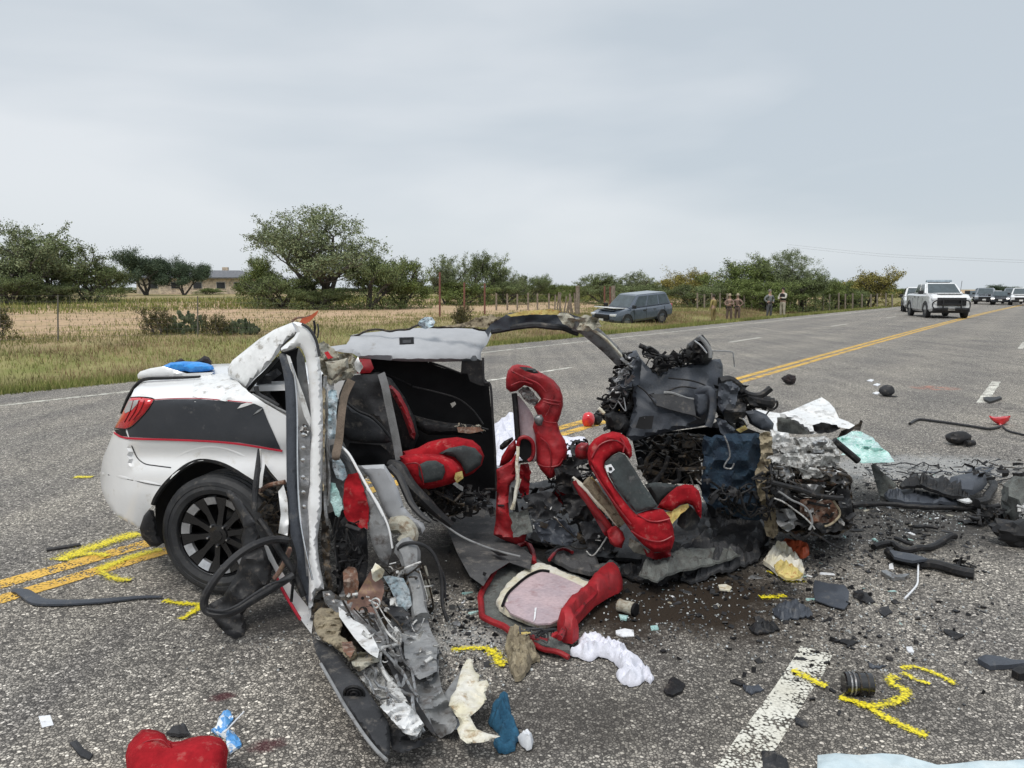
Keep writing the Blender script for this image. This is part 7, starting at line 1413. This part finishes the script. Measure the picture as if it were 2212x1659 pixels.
for (cu, cv), (su, sv), n in zones:
    for _ in range(int(n * .8)):
        u, v = random.gauss(cu, su * .5), random.gauss(cv, sv * .5)
        if v < 880 or v > 1655 or u > 2260: continue
        mi = random.choice(range(12)); o = bpy.data.objects.new('shard', prot[mi]); COL.objects.link(o); o.location = G(u, v, .001)
        s = random.choice([.01, .014, .02, .028, .04]) * (1.5 if cv < 1150 and mi < 5 else 1); o.scale = (s * random.uniform(1, 1.8), s, s); o.rotation_euler = (random.uniform(-.15, .15), random.uniform(-.15, .15), random.uniform(0, 6.28))
        tag(o, 'one of the small broken shards scattered on the road round the wreck', 'shard', 'small broken shards scattered on the road')
mb = MB()
for (cu, cv), (su, sv), n in [((1960, 1010), (260, 30), 700), ((1800, 1150), (300, 90), 900), ((1010, 1360), (110, 90), 600), ((1500, 1320), (300, 80), 500), ((1900, 1350), (300, 130), 500), ((2030, 1100), (120, 40), 500), ((640, 1400), (200, 60), 80)]:
    for _ in range(n):
        u, v = random.gauss(cu, su * .6), random.gauss(cv, sv * .6)
        if v < 850 or v > 1700: continue
        mb.add(boxm(G(u, v, .004), (random.uniform(.003, .010),) * 2 + (random.uniform(.003, .007),), rrot()))
o = mb.build('glass_crumbs', mat('grit_and_glass', (.45, .47, .47), .3, (.04, .04, .042), 30, lo=.45, hi=.52), None, False); o['kind'] = 'stuff'
mb = MB()
for (cu, cv), (su, sv), n in [((1900, 1120), (260, 90), 420), ((1500, 1250), (300, 60), 260), ((1000, 1330), (130, 100), 120), ((1750, 1350), (300, 130), 120)]:
    for _ in range(n):
        u, v = random.gauss(cu, su * .6), random.gauss(cv, sv * .6)
        if v < 850 or v > 1700: continue
        s = random.uniform(.006, .03); mb.add(boxm(G(u, v, .006), (s, s * random.uniform(.3, 1), s * .3), rrot()))
o = mb.build('black_crumbs', M['blackplastic'], None, False); o['kind'] = 'stuff'

# ------------------------------------------------------------------ vehicles in the distance
VM = {'white': mat('white_vehicle_paint', (.78, .79, .8), .2, coat=.6, fine=0), 'slate': mat('slate_blue_vehicle_paint', (.085, .105, .14), .2, (.07, .09, .12), coat=.8, fine=0), 'black': mat('vehicle_black_plastic', (.012, .012, .014), .5, fine=0),
      'glass': mat('vehicle_glass', (.03, .045, .05), .06, (.05, .07, .08), 3, spec=.8, fine=0), 'light': mat('headlamp_glass', (.75, .77, .8), .15, coat=.5, fine=0), 'grey': mat('grey_vehicle_paint', (.2, .22, .25), .2, coat=.6, fine=0),
      'dark': mat('dark_vehicle_paint', (.03, .035, .045), .18, coat=.8, fine=0), 'blue': mat('light_bar_lens', (.35, .42, .48), .15, coat=.5, fine=0), 'plate': mat('licence_plate', (.7, .7, .68), .5, fine=0), 'chr': M['chrome'], 'orange': mat('orange_door_stripe', (.6, .18, .05), .4, fine=0)}
lit = bpy.data.materials.new('lit_headlamp'); lit.use_nodes = True; b_ = lit.node_tree.nodes['Principled BSDF']; b_.inputs['Emission Color'].default_value = (1, .97, .9, 1); b_.inputs['Emission Strength'].default_value = 1.6
def ring_body(st, mb):
    """st: (x, z0, z1, half width) stations; rounded box sections"""
    V, F = [], []; n = 12
    for x, z0, z1, hw in st:
        h = z1 - z0; r = min(.12, h * .3)
        for (y, z) in ((-hw * .9, z0), (-hw, z0 + r), (-hw, z0 + h * .55), (-hw * .985, z1 - r), (-hw * .93, z1 - r * .3), (-hw * .8, z1), (hw * .8, z1), (hw * .93, z1 - r * .3), (hw * .985, z1 - r), (hw, z0 + h * .55), (hw, z0 + r), (hw * .9, z0)):
            V.append(Vector((x, y, z)))
    for i in range(len(st) - 1):
        for k in range(n): k2 = (k + 1) % n; F.append((i * n + k, i * n + k2, (i + 1) * n + k2, (i + 1) * n + k))
    F.append(tuple(range(n))[::-1]); F.append(tuple((len(st) - 1) * n + k for k in range(n))); return mb.add((V, F))
def part(name, mb, m, par, smooth=True): return mb.build(name, m, par, smooth, .5, world=False)
def vehicle(name, label, kind, loc, heading, paint, group, pitch=0, roll=0, scale=1, front=True, lights=True, bar=False, lampmat=None):
    root = empty(name, loc, label, 'pickup truck' if kind == 'pickup' else ('car' if kind == 'sedan' else 'suv'), group); root.rotation_euler = (roll, pitch, heading); root.scale = (scale,) * 3
    pm, bl, gl = VM[paint], VM['black'], VM['glass']
    if kind == 'pickup': L, W, zb, zt, hood, cab0, cab1, rr0, rr1, wr, wb = 2.75, 1.0, 1.27, 1.86, 1.32, 1.35, -1.15, .45, -1.0, .41, 1.72
    elif kind == 'suv': L, W, zb, zt, hood, cab0, cab1, rr0, rr1, wr, wb = 2.45, .97, 1.08, 1.76, 1.05, 1.15, -2.35, .35, -2.05, .37, 1.45
    else: L, W, zb, zt, hood, cab0, cab1, rr0, rr1, wr, wb = 2.3, .9, .9, 1.43, .86, .95, -1.75, .15, -1.05, .32, 1.35
    st = [(-L, .5, zb * .9, W * .9), (-L + .12, .38, zb, W * .97), (-L + .8, .34, zb + .02, W), (0, .32, zb, W), (cab0 - .1, .32, zb, W), (cab0 + .15, .32, zb - .01, W), (L - .55, .34, hood * .96, W * .97), (L - .18, .38, hood * .88, W * .93), (L - .03, .45, hood * .78, W * .84)]
    part('body', ring_body(st, MB()), pm, root)
    # cabin
    wb_, wt = W * .93, W * .74
    def cab(dx, dz, f_): 
        return [Vector((cab0, -wb_, zb - .03)), Vector((cab0, wb_, zb - .03)), Vector((cab1, wb_, zb - .03)), Vector((cab1, -wb_, zb - .03)), Vector((rr0, -wt, zt)), Vector((rr0, wt, zt)), Vector((rr1, wt, zt)), Vector((rr1, -wt, zt))]
    V = cab(0, 0, 0); bm = bmesh.new(); vs = [bm.verts.new(v) for v in V]
    for f in ((0, 1, 5, 4), (1, 2, 6, 5), (2, 3, 7, 6), (3, 0, 4, 7), (4, 5, 6, 7), (3, 2, 1, 0)): bm.faces.new([vs[i] for i in f])
    bmesh.ops.bevel(bm, geom=list(bm.edges), offset=.07, segments=3, affect='EDGES')
    mb = MB(); mb.V = [v.co.copy() for v in bm.verts]; bm.verts.index_update(); mb.F = [tuple(v.index for v in f.verts) for f in bm.faces]; bm.free()
    part('cabin', mb, pm, root)
    def pane(q, nm, u0, u1, v0, v1, m=gl):
        a, b, c, d = q; L_ = lambda s, t: a.lerp(b, s).lerp(d.lerp(c, s), t); nrm = (b - a).cross(d - a).normalized() * .012
        P4 = [L_(u0, v0), L_(u1, v0), L_(u1, v1), L_(u0, v1)]; mb = MB(); mb.add(([p + nrm for p in P4] + [p - nrm for p in P4], [(0, 1, 2, 3), (7, 6, 5, 4), (0, 4, 5, 1), (1, 5, 6, 2), (2, 6, 7, 3), (3, 7, 4, 0)])); return part(nm, mb, m, root, False)
    fr = (V[0], V[1], V[5], V[4]); ri = (V[3], V[0], V[4], V[7]); le = (V[1], V[2], V[6], V[5]); re = (V[2], V[3], V[7], V[6])
    pane(fr, 'windscreen', .07, .93, .1, .9); pane(re, 'rear_window', .1, .9, .2, .88)
    if kind == 'suv': spl = ((.06, .3), (.34, .62), (.66, .93))
    else: spl = ((.08, .48), (.53, .9))
    for a, b in spl: pane(ri, 'side_window', a, b, .14, .86); pane(le, 'side_window', 1 - b, 1 - a, .14, .86)
    for s in (-1, 1):
        for x in (cab0 - .25, cab0 - 1.25 if kind != 'sedan' else cab0 - 1.2, cab1 + (.1 if kind == 'pickup' else .7)):
            mb = MB().add(boxm((x, s * (W + .001), .72), (.012, .012, .62))); part('door_gap', mb, bl, root, False)
        for x in (cab0 - 1.1, cab0 - 1.95):
            mb = MB().add(bbox_mesh((x, s * (W + .012), zb - .18), (.2, .03, .04), .3)); part('door_handle', mb, bl, root)
        mb = MB().add(bbox_mesh((cab0 - .12, s * (W + .12), zb + .08), (.14, .24, .19), .25)); part('wing_mirror', mb, bl, root)
        for x in (wb, -wb):
            w = empty('wheel', (x, s * (W - .11), wr)); w.parent = root
            V_, F_ = [], []
            for r, d in ((wr * .6, -.12), (wr, -.11), (wr, .11), (wr * .66, .12), (wr * .62, .09)):
                for k in range(20): a = 6.2832 * k / 20; V_.append(Vector((r * math.cos(a), d * s, r * math.sin(a))))
            for i in range(4):
                for k in range(20): k2 = (k + 1) % 20; F_.append((i * 20 + k, i * 20 + k2, (i + 1) * 20 + k2, (i + 1) * 20 + k))
            mbt = MB().add((V_, F_)); part('tyre', mbt, M['tyre'], w)
            mbr = MB().add(([Vector((wr * .63 * math.cos(6.2832 * k / 20), .08 * s, wr * .63 * math.sin(6.2832 * k / 20))) for k in range(20)] + [Vector((0, .1 * s, 0))], [(k, (k + 1) % 20, 20) for k in range(20)])); part('rim', mbr, M['gunmetal'], w)
            mba = MB().add(tube_geo([Vector((x + (wr + .05) * math.cos(a), s * (W - .005), wr + (wr + .05) * math.sin(a))) for a in np.linspace(-.15, 3.29, 12)], .035, 6)); part('wheel_arch', mba, bl, root)
        mb = MB().add(bbox_mesh((L - .14, s * (W * .74), hood * .76), (.24, W * .36, .13), .3)); part('headlamp', mb, lampmat or VM['light'], root)
        mb = MB().add(bbox_mesh((-L + .03, s * (W * .8), zb * .86), (.1, .16, .28), .3)); part('tail_lamp', mb, M['lamp_red'], root)
    mb = MB().add(bbox_mesh((L - .02, 0, hood * .66), (.16, W * (1.35 if kind == 'pickup' else 1.1), .42 if kind == 'pickup' else .24), .2)); g_ = part('grille', mb, bl, root)
    mb = MB().add(bbox_mesh((cab0 + .62, 0, hood * .985), (.9, W * 1.2, .05), .4)); part('bonnet_bulge', mb, pm, root)
    mb = MB().add(boxm((L + .035, 0, hood * .7), (.02, W * .95, .03))); part('grille_bar', mb, VM['chr'], g_, False)
    mb = MB().add(bbox_mesh((L - .05, 0, .45), (.2, W * 1.72, .22), .3)); part('front_bumper', mb, bl if kind != 'sedan' else pm, root)
    mb = MB().add(boxm((L + .06, 0, .5), (.02, .32, .16))); part('number_plate', mb, VM['plate'], root, False)
    mb = MB().add(boxm((L * .1, 0, .33), (L * 1.7, W * 1.7, .1))); part('underbody', mb, bl, root, False)
    if kind == 'pickup':
        mb = MB().add(boxm((-1.95, 0, zb + .03), (1.5, W * 1.6, .03))); part('bed_liner', mb, bl, root, False)
    if bar:
        mb = MB()
        for y in (-.42, .42): mb.add(bbox_mesh((L + .14, y, .72), (.06, .07, .62), .3))
        for z in (.5, .74, .98): mb.add(bbox_mesh((L + .14, 0, z), (.06, 1.0, .06), .3))
        for s in (-1, 1): mb.add(tube_geo(catmull([Vector((L + .14, s * .45, .95)), Vector((L + .1, s * .75, .92)), Vector((L - .05, s * .88, .75)), Vector((L + .05, s * .8, .5)), Vector((L + .13, s * .45, .48))], 4), .03, 6))
        part('push_bar', mb, bl, root)
        mb = MB().add(bbox_mesh(((rr0 + rr1) / 2 + .35, 0, zt + .1), (.3, 1.25, .13), .3)); lb_ = part('light_bar', mb, VM['blue'], root)
        mb = MB().add(bbox_mesh(((rr0 + rr1) / 2 + .35, 0, zt + .02), (.2, 1.05, .06), .2)); part('light_bar_mount', mb, bl, lb_)
        mb = MB().add(tube_geo([Vector((1.15, .8, zb + .05)), Vector((1.1, .86, zt + .1))], .012, 5)); part('aerial', mb, bl, root)
    return root
p = G(2052, 688); q0 = Vector((p.x, p.y, 0)) + Vector((.26, .965, 0)) * 2.8
vehicle('pickup_truck', 'white pickup with black push bar and roof light bar facing the camera', 'pickup', q0, math.atan2(-.965, -.26), 'white', None, bar=True, lights=True, scale=1.06)
v2 = vehicle('white_suv', 'white vehicle mostly hidden behind the left side of the white pickup', 'suv', Vector((29.5, 55.5, 0)), math.atan2(-.9, -.42), 'white', None)
p = TY(1366, 46); vs_ = vehicle('police_suv', 'slate blue suv nosed down in the grass ditch, bonnet raised pale in front', 'suv', p + Vector((.0, 0, -.22)), math.atan2(-.62, -.78), 'slate', None, pitch=.07, roll=-.05, scale=1.06)
hood_ = MB().add(bbox_mesh((1.75, 0, 1.12), (1.1, 1.5, .05), .3, Matrix.Rotation(-.1, 3, 'Y'))); part('raised_bonnet', hood_, VM['white'], vs_)
for i, (u, y, pt, kd, lb, lm_) in enumerate(((2128, 84, 'grey', 'suv', 'grey suv at the head of the queue, just right of the white pickup', None), (2162, 80, 'dark', 'sedan', 'dark car with headlamps lit, second in the far queue from the left', lit), (2186, 86, 'grey', 'suv', 'grey suv with headlamps lit, third in the far queue', lit), (2206, 78, 'white', 'suv', 'white suv cut by the right edge of the picture', None), (2100, 100, 'grey', 'sedan', 'small grey car farthest back in the queue', None), (2120, 104, 'dark', 'suv', 'dark suv far back, peeking between the grey suv and the pickup', None), (2195, 100, 'white', 'suv', 'small white suv far back near the right edge of the queue', None), (2150, 96, 'white', 'sedan', 'small white car far back between the grey suv and the lit dark car', None))):
    d = ray(u, 650); x = d.x / d.y * y
    vehicle('queued_car', lb, kd, Vector((x, y, 0)), math.atan2(-.83, -.56), pt, 'queue of cars far down the road', lampmat=lm_)

# ------------------------------------------------------------------ people standing on the verge
skin = mat('skin', (.42, .27, .2), .6, fine=0); PMs = {}
def cm(n, c):
    if n not in PMs: PMs[n] = mat(n, c, .85, fine=0)
    return PMs[n]
def skinned(name, verts, edges, radii, m, par, sub=1):
    me = bpy.data.meshes.new(name); me.from_pydata(verts, edges, []); me.materials.append(m); o = bpy.data.objects.new(name, me); COL.objects.link(o); o.parent = par
    md = o.modifiers.new('s', 'SKIN'); md.use_smooth_shade = True
    bm = bmesh.new(); bm.from_mesh(me); lay = bm.verts.layers.skin.verify()
    for i, v in enumerate(bm.verts): v[lay].radius = radii[i] if isinstance(radii[i], tuple) else (radii[i],) * 2; v[lay].use_root = (i == 0)
    bm.to_mesh(me); bm.free(); s = o.modifiers.new('sub', 'SUBSURF'); s.levels = sub; s.render_levels = sub; return o
def person(loc, face, label, top, legs, hat=None, vest=None, arms='cross', h=1.78, belt=True, hair=(.03, .02, .015)):
    r = empty('person', loc, label, 'person', 'people standing on the grass verge', rz=face); r.scale = (h / 1.78,) * 3
    A = {'cross': [((.0, .22, 1.4), (.1, .27, 1.17), (.26, .08, 1.2), (.3, -.02, 1.2)), ((.0, -.22, 1.4), (.1, -.27, 1.15), (.25, -.06, 1.12), (.28, .04, 1.13))],
         'hips': [((0, .22, 1.4), (-.05, .36, 1.2), (.08, .22, 1.02), (.11, .17, 1.0)), ((0, -.22, 1.4), (-.05, -.36, 1.2), (.08, -.22, 1.02), (.11, -.17, 1.0))],
         'down': [((0, .22, 1.4), (.0, .27, 1.14), (.06, .27, .92), (.08, .26, .82)), ((0, -.22, 1.4), (.02, -.27, 1.14), (.09, -.25, .93), (.11, -.24, .84))]}[arms]
    V = [(0, 0, .95), (0, 0, 1.12), (0, 0, 1.33), (0, 0, 1.45), (.01, 0, 1.53), (.02, 0, 1.6), (.025, 0, 1.7), (.02, 0, 1.75)]; E = [(i, i + 1) for i in range(7)]
    R = [(.16, .12), (.145, .105), (.17, .12), (.1, .08), .055, (.075, .085), (.08, .095), (.05, .06)]
    for s_ in (A[0], A[1]):
        b = len(V); V += list(s_); E += [(3, b), (b, b + 1), (b + 1, b + 2), (b + 2, b + 3)]; R += [.065, .047, .036, .04]
    for s in (1, -1):
        b = len(V); V += [(0, s * .1, .88), (.02, s * .12, .5), (-.01, s * .13, .1), (.0, s * .135, .03), (.13, s * .15, .03)]; E += [(0, b), (b, b + 1), (b + 1, b + 2), (b + 2, b + 3), (b + 3, b + 4)]; R += [.1, .065, .045, .04, .035]
    skinned('body', V, E, R, skin, r)
    tv = [(0, 0, 1.0), (0, 0, 1.12), (0, 0, 1.33), (0, 0, 1.45)]; te = [(0, 1), (1, 2), (2, 3)]; tr = [(.17, .135), (.16, .12), (.185, .135), (.11, .09)]
    for s_ in (A[0], A[1]): b = len(tv); tv += list(s_[:3]); te += [(3, b), (b, b + 1), (b + 1, b + 2)]; tr += [.08, .062, .05]
    skinned('shirt', tv, te, tr, cm(*top), r)
    lv, le_, lr = [(0, 0, .98), (0, 0, .9)], [(0, 1)], [(.17, .13), (.17, .13)]
    for s in (1, -1): b = len(lv); lv += [(0, s * .1, .84), (.02, s * .12, .5), (-.01, s * .13, .09)]; le_ += [(1, b), (b, b + 1), (b + 1, b + 2)]; lr += [.112, .08, .065]
    skinned('trousers', lv, le_, lr, cm(*legs), r)
    for s in (1, -1): MB().add(bbox_mesh((.05, s * .14, .05), (.29, .1, .1), .4)).build('boot', M['rubber'], r, world=False)
    if belt: 
        V_, F_ = tube_geo([Vector((0, 0, .96)), Vector((0, 0, 1.04))], .19, 14); V_ = [Vector((v.x * .78, v.y, v.z)) for v in V_]; MB().add((V_, F_)).build('belt', M['rubber'], r, world=False)
        MB().add(bbox_mesh((.02, -.2, .95), (.1, .06, .17), .3)).build('holster', M['rubber'], r, world=False)
    if vest:
        V_, F_ = tube_geo([Vector((0, 0, z)) for z in (1.05, 1.15, 1.3, 1.42, 1.47)], [.185, .19, .205, .19, .12], 14); V_ = [Vector((v.x * .8, v.y, v.z)) for v in V_]; MB().add((V_, F_)).build('vest', cm(*vest), r, world=False)
    if hat == 'brim':
        V_, F_ = tube_geo([Vector((.02, 0, 1.735)), Vector((.02, 0, 1.745)), Vector((.02, 0, 1.75)), Vector((.02, 0, 1.85)), Vector((.02, 0, 1.87))], [.175, .175, .095, .085, .05], 16); MB().add((V_, F_)).build('hat', cm('tan_felt_hat', (.42, .36, .26)), r, world=False)
    else:
        V_, F_ = tube_geo([Vector((0, 0, z)) for z in (1.66, 1.7, 1.76, 1.81, 1.83)], [.09, .1, .1, .07, .02], 12); MB().add((V_, F_)).build('hair' if hat is None else 'cap', cm('dark_hair' if hat is None else 'dark_cap', hair), r, world=False)
    MB().add(bbox_mesh((.105, 0, 1.66), (.04, .025, .045), .4)).build('nose', skin, r, world=False)
    return r
def stand(u, v_feet, y): 
    return TY(u, y)
TANC = ('tan_fire_coat', (.3, .24, .09)); TAN2 = ('tan_uniform_shirt', (.22, .15, .12)); GRY = ('grey_uniform_shirt', (.19, .2, .2)); TR = ('tan_trousers', (.12, .085, .07)); GT = ('grey_trousers', (.09, .09, .095))
person(stand(1541, 693, 50), 2.2, 'person in a tan fire coat and trousers, seen from behind, farthest left', TANC, ('tan_fire_trousers', (.22, .17, .07)), 'cap', arms='down', belt=False)
person(stand(1575, 690, 49.5), -1.9, 'officer in brown uniform and pale hat, left one of the close pair', TAN2, TR, 'brim', arms='cross')
person(stand(1593, 690, 50.2), -2.4, 'officer in brown uniform and pale hat, right one of the close pair', TAN2, TR, 'brim', arms='hips')
person(stand(1661, 691, 47.5), -1.2, 'officer in grey shirt, hands on his belt, beside the man in the black vest', GRY, GT, None, arms='hips', hair=(.2, .18, .15))
person(stand(1690, 692, 46.5), -2.6, 'man in a black vest over a pale shirt, arms folded, farthest right', ('pale_shirt', (.5, .48, .42)), ('pale_khaki_trousers', (.4, .36, .28)), 'cap', vest=('black_vest', (.012, .012, .014)), arms='cross', belt=False)
